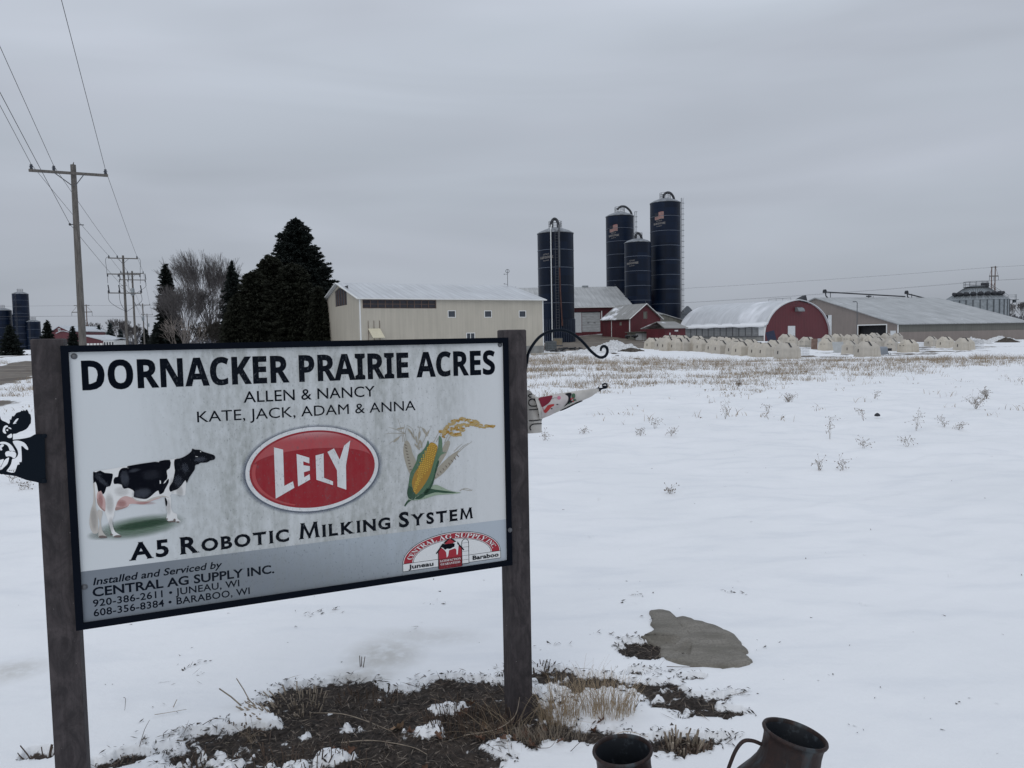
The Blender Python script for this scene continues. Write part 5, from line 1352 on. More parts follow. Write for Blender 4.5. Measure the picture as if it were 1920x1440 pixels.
m.loops([[(x, -.05, v0[1])] + [(x, -.05 - .75 * math.sin(a), v0[1] + (v1[1] - v0[1]) * math.cos(a)) for a in zz[::-1]] for x in (v0[0], v1[0])]); m.build('vent_cowl', M['galv'], b)
m = MB(); m.b2((-.08, -.08, -1.0), (.1, .02, he + .2)); m.build('corner_trim', M['white_trim'], b)
m = MB(); m.b2((W_ - .02, -.08, -1.0), (W_ + .22, .1, 3.0)); m.build('corner_trim', M['white_trim'], b)
# blue sheet leaning on the arched barn
q = on_ground(1447, 121)
o = MB(); o.box((0, 0, .75), (2.1, .06, 1.9), rotm(rx=R(-12))); bl = o.build('leaning_blue_sheet', M['navy_tarp'], label='navy blue sheet leaning on the red end wall of the arched barn', cat='sheet'); bl.location = q; bl.rotation_euler = (0, R(-9), ANG)

# long taupe barn ------------------------------------------------------------------------
X, Y, ANG, L, W_, Z0, ZE, ZR = 80.488, 155.784, .341, 37.851, 47.199, -1.1, 2.783, 9.436
he, hr = ZE - Z0, ZR - Z0
b = frame_root('freestall_barn', X, Y, Z0, ANG, label='wide low taupe cattle barn with a long frosty roof right of the arched barn', cat='barn')
lc = Loc(X, Y, Z0, ANG)
# gable end wall at local x=0, local y goes back left
s1 = lc.side(1609, 638); s2 = lc.side(1662, 610); t1 = lc.side(1545, 640); t2 = lc.side(1553, 591)
dz = lc.side(1635, 610)[1]
u0 = lc.side(1560, 640)[0]
def gz_at(a): return he + (hr - he) * (a if a < W_ / 2 else W_ - a) / (W_ / 2)
ho = hole(s2[0], -.5, s1[0], dz)
tz = lc.side(1550, 591)[1]
tall = hole(lc.side(1553, 620)[0], -.5, min(lc.side(1543, 620)[0], W_ - 1), tz)
m = MB(); wall(m, [[(0, -1.2), (W_, -1.2), (W_, he), (W_ / 2, hr), (0, he)], ho, tall], 'y', 0, .2); m.build('gable_wall', M['taupe'], b)
m = MB(); wall(m, [[(0, -1.2), (W_, -1.2), (W_, he), (W_ / 2, hr), (0, he)]], 'y', L + 25 - .2, .2); m.build('gable_wall', M['taupe'], b) if False else None
m = MB(); wall(m, [[(0, -1.2), (W_, -1.2), (W_, he), (W_ / 2, hr), (0, he)]], 'y', L - .2, .2); m.build('gable_wall', M['taupe'], b)
mid = lc.front(1800, 619)[1]
m = MB(); m.b2((.2, 0, -1.2), (L - .2, .2, he * .58)); m.build('side_wall', M['taupe'], b)
m = MB(); m.b2((.2, .06, he * .58), (L - .2, .16, he)); m.build('side_curtain', M['taupe_dark'], b)
m = MB(); m.b2((0, W_ - .2, -1.2), (L, W_, he)); m.build('side_wall', M['taupe'], b)
m = MB(); roof_slab(m, (-.5, -.5, he - .1), (L + .5, -.5, he - .1), (L + .5, W_ / 2, hr + .03), (-.5, W_ / 2, hr + .03), .2); m.build('roof', M['roof_taupe'], b)
m = MB(); roof_slab(m, (-.5, W_ + .5, he - .1), (L + .5, W_ + .5, he - .1), (L + .5, W_ / 2, hr + .03), (-.5, W_ / 2, hr + .03), .2); m.build('roof', M['roof_taupe'], b)
m = MB(); m.b2((-.08, -.1, -1.0), (.15, -.002, he)); m.build('corner_trim', M['white_trim'], b)
frame_part(b, 'y', s2[0], -.5, s1[0], dz, -.08, .22, .1, 'white_trim', 'door_frame')
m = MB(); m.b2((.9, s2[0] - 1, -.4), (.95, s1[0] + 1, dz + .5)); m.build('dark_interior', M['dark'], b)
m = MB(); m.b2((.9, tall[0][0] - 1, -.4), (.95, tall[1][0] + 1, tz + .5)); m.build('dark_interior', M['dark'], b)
w0 = lc.side(1560, 600)[0]; w1 = lc.side(1553.5, 600)[0]
rect_part(b, 'sliding_door', 'y', w0, -.6, w1, tz, -.15, .12, 'white_door')
dd = lc.side(1680, 625)[0], lc.side(1670, 625)[0]; dt = lc.side(1675, 620)[1]
rect_part(b, 'door', 'y', dd[0], -.6, dd[1], dt, -.1, .08, 'white_door')
zb_ = lc.side(1600, 590)[1]
rect_part(b, 'wall_band', 'y', 1.0, tz + .1, W_ / 2 + 8, tz + .18, -.03, .03, 'taupe_dark') if False else None
# ridge conveyor: pipe on the roof with drive heads
cv_ = empty('feed_conveyor', lc.o + lc.v * (W_ / 2) + np.array([0, 0, hr + .25]), ANG, label='long dark feed pipe with drive heads along the ridge of the taupe barn', cat='feed conveyor')
def cvx(px, py): a, z = lc.front(px, py, W_ / 2); return (a, 0, z - hr - .25)
pA, pB, pC, pD = cvx(1547, 547.5), cvx(1697, 556), cvx(1702, 551), cvx(1738, 560)
m = MB(); m.tube([pA, pB], .16, 7); m.build('pipe', M['dark_steel'], cv_, smooth=True)
m = MB(); m.tube([pC, pD], .16, 7); m.build('pipe', M['dark_steel'], cv_, smooth=True)
for p in (pA, (pC[0] - .3, 0, pC[2] + .2)):
    m = MB(); m.b2((p[0] - .45, -.3, p[2] - .25), (p[0] + .25, .3, p[2] + .3)); m.lathe([(0, -.3), (.28, -.3), (.28, .3), (0, .3)], 10, (p[0] - .1, 0, p[2] + .35), rotm(rx=R(90))); m.tube([(p[0] + .1, 0, p[2]), (p[0] + .25, 0, p[2] - .9), (p[0] + .9, 0, -.2)], .14, 6); m.tube([(p[0] + 1.6, 0, -.3), (p[0] + 1.6, 0, p[2] - .2)], .08, 5); m.build('drive_head', M['dark_steel'], cv_)
p = cvx(1629, 556); m = MB(); m.tube([(p[0], 0, p[2] + .3), (p[0], 0, -.3)], .14, 5); m.tube([(p[0] + 1.4, 0, p[2] + .1), (p[0] + 1.4, 0, -.3)], .06, 5); m.b2((p[0] - .7, -.15, p[2] - .1), (p[0] + .7, .15, p[2] + .2)); m.build('support', M['dark_steel'], cv_)
# yard light
q = on_ground(1606.5, 150); lp = empty('yard_light', q, 0, label='slim yard light pole against the taupe gable wall', cat='light pole')
zt2 = at(1605, 568, 150)[2] - q[2]
m = MB(); m.tube([(0, 0, -.5), (0, 0, zt2), (-.15, 0, zt2 + .25), (-.45, 0, zt2 + .3)], .07, 6); m.build('pole', M['galv_d'], lp)
m = MB(); m.box((-.6, 0, zt2 + .25), (.5, .25, .15)); m.build('lamp_head', M['galv_d'], lp)

# ------------------------------------------------------------------ silos
def arc_tube(m, pts, r, n=8): m.tube(poly_smooth(pts, 5, False), r, n)
def silo(pxl, pxr, pytop, D, Y, label, nring, ladder_ang, pipe=None, flag_=True, cage=True, name='silo', tall_cage=False, group='navy blue farm silos', mark=True, ringz=None):
    pc = (pxl + pxr) / 2
    c = at(pc, pytop, Y); zt = c[2]
    g = float(T(c[0], c[1]))
    z0 = g - .3; r = D / 2
    root = empty(name, (c[0], c[1], z0), 0, label=label, cat='silo', group=group)
    H = zt - z0
    m = MB(); m.lathe([(r, -1), (r, H)], 56); m.build('tank', M['silo'], root, smooth='all')
    m = MB(); m.lathe([(r + .06, H - .12), (r + .08, H), (r * .8, H + r * .13), (r * .45, H + r * .26), (r * .30, H + r * .30), (0, H + r * .32)], 40); m.build('roof', M['silo_roof'], root, smooth=True)
    for i in range(1, nring):
        z = H - i * (H / (nring - .35)) if ringz is None else H - ringz * i
        if z < .5: break
        m = MB(); m.lathe([(r + .003, z - .05), (r + .05, z - .04), (r + .05, z + .04), (r + .003, z + .05)], 40); m.build('hoop', M['silo_ring'], root)
    for a in (ladder_ang,):
        ca, sa = math.cos(a), math.sin(a); w = np.array([-sa, ca, 0]); o = np.array([ca, sa, 0]) * (r + .25)
        m = MB(); top = H + (1.0 if cage else .2)
        for s in (-.25, .25): m.tube([o + w * s + [0, 0, 2.5], o + w * s + [0, 0, top]], .035, 4)
        z = 2.6
        while z < top: m.tube([o - w * .25 + [0, 0, z], o + w * .25 + [0, 0, z]], .022, 4); z += .45
        if cage:
            oo = o + np.array([ca, sa, 0]) * .35; z = 4
            while z < top:
                m.tube([o + w * .27 + [0, 0, z], oo + w * .36 + [0, 0, z], oo + np.array([ca, sa, 0]) * .25 + [0, 0, z], oo - w * .36 + [0, 0, z], o - w * .27 + [0, 0, z]], .025, 4); z += 1.1
            for s in (-.36, .36): m.tube([oo + w * s + [0, 0, 4], oo + w * s + [0, 0, top]], .02, 4)
        m.build('ladder', M['steel'], root)
    # top railing
    if cage is not None:
        m = MB(); zc = H + r * .30; rr_ = r * .36
        for k_ in range(10):
            a = 2 * math.pi * k_ / 10; m.tube([(rr_ * math.cos(a), rr_ * math.sin(a), zc - .1), (rr_ * math.cos(a), rr_ * math.sin(a), zc + 1.1)], .03, 4)
        for dz in (.35, .7, 1.1): m.tube([(rr_ * math.cos(a), rr_ * math.sin(a), zc + dz) for a in np.linspace(0, 2 * math.pi, 17)], .03, 4)
        m.build('railing', M['steel'], root)
    if pipe:
        m = MB(); arc_tube(m, [(x, -.25, H + z) for x, z in pipe], .24, 9); m.build('fill_pipe', M['dark_steel'], root, smooth=True)
    if mark:
        # curved decals on the shell, facing the camera and left
        am = -math.pi / 2 - .62
        def decal(name_, loops, mat, lift=.008):     # loops in (arc metres, z below top)
            V, F_ = flat_mesh(loops); P = []
            for x, z, _ in V: a = am + x / r; P.append(((r + lift) * math.cos(a), (r + lift) * math.sin(a), H + z))
            mm = MB(); mm.add(P, F_); mm.build(name_, mat, root)
        base = -(2.9 if flag_ else 3.3)
        def strip(name_, x0_, x1_, lo_, hi_, mat, lift):
            P = []; n_ = 12
            for i in range(n_ + 1):
                x = x0_ + (x1_ - x0_) * i / n_; a = am + x / r
                for z in (lo_(x), hi_(x)): P.append(((r + lift) * math.cos(a), (r + lift) * math.sin(a), H + base + z))
            mm = MB(); mm.add(P, [(2*i, 2*i + 2, 2*i + 3, 2*i + 1) for i in range(n_)]); mm.build(name_, mat, root)
        if flag_:
            wv = lambda x: .06 * math.sin(x * 3.5) + x * .10
            strip('flag_ground', -.97, .97, lambda x: wv(x) - .70, lambda x: wv(x) + .70, M['flag_white'], .02)
            for i in range(7):
                strip('flag_stripe', -.95, .95, lambda x: wv(x) + .58 - i * .20, lambda x: wv(x) + .69 - i * .20, M['flag_red'], .035)
            strip('flag_canton', -.97, -.10, lambda x: wv(x) - .02, lambda x: wv(x) + .71, M['flag_blue'], .05)
        for s, h, wd, dz in (('A.O.Smith', .26, 1.2, 1.12), ('HARVESTORE', .42, 2.6, 1.72), ('Products', .22, 1.1, 2.12)):
            if s == 'HARVESTORE': V, F_ = text_mesh(s, 0, 'T')
            else: V, F_ = text_mesh(s)
            w_ = V[:, 0].max(); P = []
            for x, y in V:
                a = am + ((x / w_ - .5) * wd) / r; P.append(((r + .012) * math.cos(a), (r + .012) * math.sin(a), H + base - dz + (1.0 if not flag_ else 0) * .6 + y * h + (x / w_ - .5) * .12))
            mm = MB(); mm.add(P, F_); mm.build('lettering', M['flag_white'], root)
    return root, H, r
M['flag_red'] = simple('flag red', (.30, .10, .09), .5, var=.2, scale=1)
M['flag_white'] = simple('flag white', (.30, .28, .26), .5, var=.15, scale=1)
M['flag_blue'] = simple('flag blue', (.005, .009, .022), .5, var=.2, scale=1)
S1, H1, r1 = silo(1008, 1074.5, 438, 6.1, 128, 'single navy silo with central ladder and rusty pipe beside the cream shed', 7, -math.pi / 2 + .0, [(-.62, .3), (-.65, 1.5), (-.5, 2.15), (-.12, 2.45), (.3, 2.15), (.5, 1.4), (.5, 0), (.5, -1)], flag_=False, cage=False, ringz=2.95)
# details of the near silo
m = MB(); m.tube([(-.95, -r1 - .12, .6), (-.95, -r1 - .12, H1 + .3), (-.75, -r1 * .6, H1 + 1.2)], .085, 7); m.build('white_pipe', M['white_trim'], S1)
m = MB(); m.tube([(.42, -r1 - .2, H1 - 6), (.50, -r1 - .2, H1 - 10), (.72, -r1 - .25, 3.6)], .12, 7); m.build('rusty_pipe', M['rust'], S1)
m = MB(); m.tube([(.42, -r1 - .2, H1 + 1.0), (.42, -r1 - .2, H1 - 6)], .15, 7); m.build('fill_pipe', M['steel'], S1)
m = MB(); m.b2((.6, -r1 - .4, 3.0), (.85, -r1 - .1, 3.7)); m.build('pipe_end', M['rust'], S1)
m = MB(); m.lathe([(r1 + .12, -.5), (r1 + .12, 4.2), (r1 + .02, 4.25)], 48); m.build('base_skirt', M['silo'], S1, smooth=True)
for i in range(22):
    a = -math.pi / 2 + (i - 10.5) * .13
    m = MB(); m.tube([((r1 + .14) * math.cos(a), (r1 + .14) * math.sin(a), .2), ((r1 + .14) * math.cos(a), (r1 + .14) * math.sin(a), 4.1)], .025, 4); m.build('skirt_seam', M['silo_ring'], S1)
m = MB(); m.tube([(-2.9, -r1 - .3, 2.0), (-.95, -r1 - .3, 2.0)], .08, 5); m.build('brace_pipe', M['steel'], S1)
silo(1136.5, 1187.5, 406, 6.1, 166, 'tall navy silo with flag decal, leftmost of the cluster of three', 10, -.05, [(-.6, 1.5), (.2, 2.1), (1.2, 2.05), (2.2, 1.2), (2.6, .2), (2.7, -1.5)], tall_cage=True)
silo(1171.5, 1219.5, 455, 5.2, 150, 'short navy silo standing between two taller flagged silos', 7, .4, [(-.45, .5), (-.42, 1.3), (.0, 1.85), (.5, 1.5), (.8, .7), (.8, .2)], flag_=False, cage=False)
silo(1219.5, 1275, 381, 6.1, 154, 'tallest navy silo with flag decal and caged ladder, rightmost of the cluster', 10, .02, [(-.35, .9), (-.3, 1.6), (.35, 2.1), (1.1, 1.9), (1.65, 1.1), (1.75, .3)])
# silos of the neighbouring farm across the road
silo(24.5, 51, 551, 6.1, 322, 'far slender navy silo rising behind a spruce at the left edge', 9, -math.pi / 2, None, flag_=False, mark=False, cage=False, group='distant silos across the road')
silo(-14, 18.5, 582, 7.5, 322, 'far squat navy silo cut by the left picture edge', 5, -math.pi / 2, None, flag_=False, mark=False, cage=False, group='distant silos across the road')
silo(54, 71, 603, 5.2, 322, 'far short navy silo with white cone roof partly behind the spruce', 4, -math.pi / 2, None, flag_=False, mark=False, cage=False, group='distant silos across the road')
silo(15, 27, 590, 4.5, 345, 'far pale grey silo squeezed between two navy ones', 4, 0, None, flag_=False, mark=False, cage=False, group='distant silos across the road')

# grain bin -------------------------------------------------------------------------
Yb = 236; c = at(1829.5, 563, Yb); rb = 53 * Yb / FOC; zt = c[2]
gb = empty('grain_bin', (c[0], c[1], -1.2), 0, label='large galvanised grain bin with roof catwalk behind the taupe barn', cat='grain bin')
Hb = zt + 1.2
m = MB(); m.lathe([(rb, -.5), (rb, Hb)], 64); m.build('tank', M['galv'], gb, smooth='all')
for i in range(30):
    a = 2 * math.pi * i / 30 + .1; m = MB(); m.box(((rb + .06) * math.cos(a), (rb + .06) * math.sin(a), Hb / 2), (.12, .30, Hb - .1), rotm(a)); m.build('stiffener', M['galv_d'], gb)
hc_ = 4.0; rt = 3.0
m = MB(); m.lathe([(rb + .15, Hb - .1), (rb + .15, Hb), (rt, Hb + hc_), (rt - .4, Hb + hc_ + .35), (0, Hb + hc_ + .5)], 60); m.build('roof', M['galv'], gb)
for i in range(60):
    a = 2 * math.pi * (i + .5) / 60; ca, sa = math.cos(a), math.sin(a)
    if sa > .3: continue
    m = MB(); m.tube([(rb * ca, rb * sa, Hb + .05), (rt * ca, rt * sa, Hb + hc_ + .06)], .06, 4); m.build('roof_rib', M['galv_d'], gb)
for i in range(12):
    a = R(180 + 8 + i * 15) if i < 9 else R(180 + 8 + i * 15); f = .80; ca, sa = math.cos(a), math.sin(a)
    if i in (9, 10): continue
    rr_ = rb * f; z = Hb + hc_ * (rb - rr_) / (rb - rt)
    m = MB(); mm = rotm(a)
    ring_ = []
    for j, (q, s) in enumerate([(-.1, .4), (.0, .62), (.45, .72), (.85, .5), (1.0, .1)]):
        ring_.append([np.array([rr_ * ca, rr_ * sa, z + .1]) + mm @ np.array([-.5 + 1.1 * q + .35 * q * q, 1.3 * s * math.cos(t), .55 + q * .5 + 1.3 * s * math.sin(t) * .75 - .3]) for t in np.linspace(0, 2 * math.pi, 9)[:-1]])
    m.loops(ring_); m.b2
    m.build('roof_vent', M['dark_steel'], gb, smooth=True)
m = MB(); zc = Hb + hc_ + .1
m.lathe([(rt + .5, zc), (rt + .5, zc + .08), (rt - .6, zc + .08), (rt - .6, zc)], 24)
for k_ in range(12):
    a = 2 * math.pi * k_ / 12; m.tube([((rt + .4) * math.cos(a), (rt + .4) * math.sin(a), zc), ((rt + .4) * math.cos(a), (rt + .4) * math.sin(a), zc + 1.7)], .05, 4)
for dz in (.85, 1.7): m.tube([((rt + .4) * math.cos(a), (rt + .4) * math.sin(a), zc + dz) for a in np.linspace(0, 2 * math.pi, 25)], .05, 4)
m.build('catwalk', M['galv_d'], gb)
m = MB(); m.b2((1.6, -1.4, zc), (3.2, .2, zc + 1.3)); m.b2((-1.6, -1.2, zc), (1.6, .4, zc + .45)); m.build('inlet_box', M['dark_steel'], gb)
m = MB(); a0 = np.array([rt, -1, Hb + hc_ + .1]); a1 = np.array([rb + .6, -1, Hb + .1])
m.tube([a0, a1], .12, 4)
for k_ in range(6):
    p = a0 + (a1 - a0) * k_ / 5; m.tube([p, p + [0, 0, 1.3]], .05, 4)
for dz in (.7, 1.3): m.tube([a0 + [0, 0, dz], a1 + [0, 0, dz], a1 + [2.6, 0, dz]], .045, 4)
m.b2((rb + .1, -2.2, Hb - .2), (rb + 3.2, 0, Hb - .05)); m.tube([(rb + 3.0, -1, Hb - .2), (rb + .1, -1, Hb - 3)], .09, 4); m.tube([(rb + 2.8, -1, Hb), (rb + 2.8, -1, Hb + 1.6)], .06, 4); m.tube([(rb + 3.2, -1, Hb), (rb + 3.2, -1, Hb + 1.6)], .06, 4); m.b2((rb + 2.2, -1.6, Hb - 1.0), (rb + 2.8, -.6, Hb - .2))
m.tube([(rb + .5, -1, Hb - .2), (rb + .5, -1, -1)], .12, 4)
m.build('stairs', M['galv_d'], gb)
# small bin behind the arched barn
c = at(1289, 597, 172); sb = empty('small_bin', (c[0], c[1], 0), 0, label='small galvanised bin with dark pointed roof peeking over the white arched roof', cat='grain bin')
Hs = at(1289, 588, 172)[2]
m = MB(); m.lathe([(1.7, -.5), (1.7, Hs)], 24); m.build('tank', M['galv'], sb, smooth='all')
m = MB(); m.lathe([(2.0, Hs - .1), (.25, Hs + 1.7), (0, Hs + 1.75)], 8); m.build('roof', M['galv_d'], sb)

# ------------------------------------------------------------------ far farm across the road
def gable_house(name, px0, px1, pyb, pye, pyr, pxr, Y, depth, matw, matr, label, cat, ridge_along='x', pz=None):
    a = at(px0, pyb, Y); b_ = at(px1, pyb, Y); z0 = float(T(a[0], a[1])) - .5
    ze = at(px0, pye, Y)[2] - z0; zr = at(pxr, pyr, Y)[2] - z0; W_ = b_[0] - a[0]
    root = empty(name, (a[0], a[1], z0), 0, label=label, cat=cat)
    m = MB()
    if ridge_along == 'x':
        m.b2((0, 0, 0), (W_, depth, ze)); m.build('wall', M[matw], root)
        m = MB(); roof_slab(m, (-.4, -.4, ze), (W_ + .4, -.4, ze), (W_ + .4, depth / 2, zr), (-.4, depth / 2, zr), .3); roof_slab(m, (-.4, depth + .4, ze), (W_ + .4, depth + .4, ze), (W_ + .4, depth / 2, zr), (-.4, depth / 2, zr), .3); m.build('roof', M[matr], root)
    else:
        xr = at(pxr, pyr, Y)[0] - a[0]
        wall(m, [[(0, 0), (W_, 0), (W_, ze), (xr, zr), (0, ze)]], 'x', 0, depth); m.build('wall', M[matw], root)
        m = MB(); roof_slab(m, (-.3, -.4, ze - .1), (-.3, depth + .4, ze - .1), (xr, depth + .4, zr), (xr, -.4, zr), .3); roof_slab(m, (W_ + .3, -.4, ze - .1), (W_ + .3, depth + .4, ze - .1), (xr, depth + .4, zr), (xr, -.4, zr), .3); m.build('roof', M[matr], root)
    return root, ze, zr, W_
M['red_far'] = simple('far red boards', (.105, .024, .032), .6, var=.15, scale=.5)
M['snow_roof'] = simple('snowy far roof', (.50, .53, .56), .6, var=.1, scale=.4)
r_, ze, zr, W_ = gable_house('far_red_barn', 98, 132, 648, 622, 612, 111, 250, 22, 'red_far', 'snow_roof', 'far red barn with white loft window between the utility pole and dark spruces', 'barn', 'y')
fx = at(111, 617, 250)[0] - r_.location.x
g = rect_part(r_, 'window', 'x', fx - .35, ze + .1, fx + .35, ze + 1.1, -.08, .08, 'white_trim'); rect_part(g, 'pane', 'x', fx - .2, ze + .25, fx + .2, ze + .95, -.1, .02, 'glass')
pw_ = at(106, 625, 250); m = MB(); m.tube([(x, -.3, ze + dz) for x, dz in ((fx - 1, -.55), (fx + .6, .15), (fx + 1.6, .2), (fx + 3.8, -.3))], .12, 5); m.build('porch_roof_edge', M['snow_roof'], r_)
m = MB(); m.b2((fx + .8, -.1, -.5), (W_ - .2, -.02, ze * .42)); m.build('white_door', M['white_trim'], r_)
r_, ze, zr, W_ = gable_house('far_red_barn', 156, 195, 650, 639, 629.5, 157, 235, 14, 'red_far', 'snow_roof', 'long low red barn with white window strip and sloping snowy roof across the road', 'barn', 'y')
for i in range(6):
    w = W_ * .95 / 6; g = rect_part(r_, 'window', 'x', .2 + i * w, ze * .35, .2 + i * w + w * .75, ze * .75, -.08, .08, 'white_trim')
r_, ze, zr, W_ = gable_house('far_open_shed', 194, 214, 650, 638.5, 635, 200, 228, 8, 'white_trim', 'snow_roof', 'white open sided shed right of the long far red barn', 'shed', 'x')
for i in range(4):
    rect_part(r_, 'opening', 'x', .2 + i * W_ / 4, .6, W_ / 4 * (i + 1) - .15, ze - .5, -.06, .06, 'netting')
gable_house('far_farmhouse', 164, 184, 645, 629, 619, 171, 285, 9, 'shed_grey', 'roof_y', 'far tan farmhouse with gabled roof behind the thin steel line pole', 'house', 'y')

# ------------------------------------------------------------------ poles and lines
def pole_base(px, py, Y):
    p = at(px, py, Y); return p, float(T(p[0], p[1]))
LINE = math.atan2(50, -23.8)          # heading of the pole line
ARM = LINE - math.pi / 2
def insulator(m, p, s=1.0, down=False):
    prof = [(.02, 0), (.06, .02), (.075, .05), (.04, .07), (.07, .09), (.085, .12), (.04, .14), (.06, .17), (.05, .21), (0, .22)]
    m.lathe([(r * s, (-z if down else z) * s) for r, z in prof], 10, p)
poles = []
wire_pts = []   # per pole: list of 4 attachment points in world space
SPEC = [(137, 309, 34, 3.05, 1), (230.5, 479, 86, 3.05, 3), (247.5, 508, 108, 3.05, 2), (267.3, 569, 164, 3.0, 1), (275.5, 588, 216, 3.0, 1)]
lab = ['tall weathered utility pole with one crossarm and three insulators, nearest on the left', 'second utility pole with three crossarms and looping jumper cables', 'utility pole with two crossarms right behind the triple armed one', 'slim utility pole with single crossarm and transformer left of the first spruce', 'farthest utility pole, half hidden behind the left spruce']
for i, (px, py, Y, aw, narm) in enumerate(SPEC):
    p, g = pole_base(px, py, Y)
    root = empty('utility_pole', (p[0], p[1], g), ARM, label=lab[i], cat='utility pole', group='utility poles along the road')
    H = p[2] - g
    rb_ = .165
    m = MB(); m.tube([(0, 0, -.6), (0, 0, H * .5), (0, 0, H)], [rb_, rb_ * .85, rb_ * .68], 14); m.build('pole', M['wood_pole'], root, smooth=True)
    att = []
    for j in range(narm):
        za = H - (.42 if i == 0 else .35) - j * (1.05 if j == 1 else 1.15) * (1.9 if i == 1 else 1.0) * (.9 if j else 1)
        off = -.15 if j == 0 and i == 0 else 0
        wd = aw if j == 0 else aw * 1.13
        m = MB(); m.b2((-wd / 2 + off, -rb_ - .12, za - .055), (wd / 2 + off, -rb_ - .01, za + .055)); m.build('crossarm', M['wood_pole'], root)
        if j == 0:
            for s in (-1, 1):
                m = MB(); m.tube([(s * wd * .19 + off, -rb_ - .13, za - .03), (s * .05, -rb_ - .04, za - .55)], .02, 4); m.build('brace', M['steel'], root)
        xs = (-wd / 2 + .1, -wd * .19, wd / 2 - .1) if j == 0 else (-wd / 2 + .08, -wd * .02 - .5, wd / 2 - .08)
        for x in xs:
            m = MB(); insulator(m, (x + off, -rb_ - .065, za + (.06 if j != 1 else -.06)), 1.0 if i == 0 else 1.15, down=(j == 1)); m.build('insulator', M['insul'], root, smooth=True)
            if j == 0: att.append((x + off, -rb_ - .065, za + .28))
        if j == 2 or (i == 2 and j == 1):
            for x in xs:
                m = MB(); m.tube([(x, -rb_ - .2, za + .9), (x + .1, -rb_ - .25, za + .05)], .06, 5); m.build('cutout_fuse', M['dark_steel'], root)
                q = poly_smooth([(x, -rb_ - .1, za), (x + .05, -.3, za - .9), (x * .5, -.25, za - 1.6), (.1, -.15, za - 2.1)], 5, False)
                m = MB(); m.tube(q, .022, 4); m.build('jumper_cable', M['wire'], root)
    if i == 1:
        for s in (-1, 1):
            q = poly_smooth([(s * 1.4, -.3, H - .2), (s * 1.75, -.3, H - .5), (s * 1.7, -.3, H - 1.6), (s * 1.65, -.3, H - 3.2)], 5, False); m = MB(); m.tube(q, .02, 4); m.build('jumper_cable', M['wire'], root)
    nz = H - (2.65 if i == 0 else 3.4)
    m = MB(); m.tube([(-.28, 0, nz), (.30, 0, nz)], .022, 6); m.lathe([(.035, -.05), (.055, 0), (.035, .05)], 8, (-.25, 0, nz)); m.build('neutral_bracket', M['dark_steel'], root)
    att.append((-.25, 0, nz + .02))
    if i == 0: m = MB(); m.tube([(0, 0, H), (.03, 0, H + .12)], [.03, .015], 5); m.build('pole_tip', M['wood_pole'], root)
    if i in (2, 3, 4):
        m = MB(); m.lathe([(.0, -1.5), (.24, -1.5), (.26, -.6), (.2, -.5), (0, -.48)], 12, (-.05 if i != 4 else .25, -.42, H - (2.0 if i == 2 else 2.3))); m.build('transformer', M['galv'], root, smooth=True)
    Rz = np.array(Matrix.Rotation(ARM, 3, 'Z'))
    wire_pts.append([Rz @ np.array(a) + np.array([p[0], p[1], g]) for a in att])
# previous pole stands behind the camera: the wires run on to it
step = (wire_pts[1][0] - wire_pts[0][0]); prev = [w + np.array([24.2, -51.0, 3.6]) for w in wire_pts[0]]; prev = [w + np.array(q_) for w, q_ in zip(prev, ((.25, 0, .5), (.05, 0, .4), (-.3, 0, 0), (.3, 0, -.7)))]
bp = np.array(bpy.data.objects['utility_pole'].location)
seq = [prev] + wire_pts
wl = ['leftmost upper road line wire running overhead to the near pole', 'middle upper road line wire passing just left of the pole top', 'rightmost road line wire from the top edge to the right end of the crossarm', 'lower neutral wire clamped to the side of the near pole']
for w in range(4):
    pts = []
    for a in range(len(seq) - 1):
        A_, B_ = seq[a][w], seq[a + 1][w]; Ls = np.linalg.norm(B_ - A_); sag = Ls * (.002 if a == 0 else .002)
        for t in np.linspace(0, 1, 18)[:-1]: pts.append(A_ + (B_ - A_) * t - np.array([0, 0, 4 * sag * t * (1 - t)]))
    pts.append(seq[-1][w])
    m = MB(); rad = [max(.006, min(.007 + np.linalg.norm(p[:2]) * .00008, .018)) for p in pts]; m.tube(pts, rad, 5); m.build('overhead_wire', M['wire'], label=wl[w], cat='overhead wire', group='wires of the roadside power line')
# transmission line far behind
hl_pole = []
def hframe(px1, px2, pytop, Y, arms, label, pole_r=.2):
    a = at(px1, pytop, Y); b_ = at(px2, pytop, Y); g = float(T(a[0], a[1]))
    root = empty('transmission_pole', (a[0], a[1], g), 0, label=label, cat='transmission pole', group='two pole transmission towers')
    wd = b_[0] - a[0]; H = a[2] - g
    for x in (0, wd):
        m = MB(); m.tube([(x, 0, -.5), (x, 0, H + (.4 if x else 0))], [pole_r * 1.1, pole_r * .8], 8); m.build('pole', M['wood_pole_d'], root)
    for (dz, over, th2) in arms:
        m = MB(); m.box((wd / 2, -.25, H - dz), (wd + 2 * over, .2, th2)); m.build('crossarm', M['wood_pole'], root)
    m = MB(); m.tube([(0, 0, H - 5.2), (wd, 0, H - 8.2)], .07, 4); m.tube([(wd, 0, H - 5.2), (0, 0, H - 8.2)], .07, 4); m.build('cross_brace', M['wood_pole_d'], root)
    m = MB(); d2 = arms[1][0]
    for s, x in ((-1, 0), (1, wd)): m.tube([(x, -.2, H), (x + s * arms[1][1], -.2, H - d2)], .05, 4)
    m.build('arm_brace', M['wood_pole_d'], root)
    for x in (-arms[1][1], wd / 2, wd + arms[1][1]):
        m = MB(); m.tube([(x, -.3, H - d2), (x, -.3, H - d2 - 1.5)], .07, 5); m.build('insulator', M['insul'], root)
    return [np.array([a[0] + x, a[1] - .3, a[2] - dz]) for x, dz in ((0, 0), (wd, 0), (-arms[1][1], d2 + 1.5), (wd / 2, d2 + 1.5), (wd + arms[1][1], d2 + 1.5))]
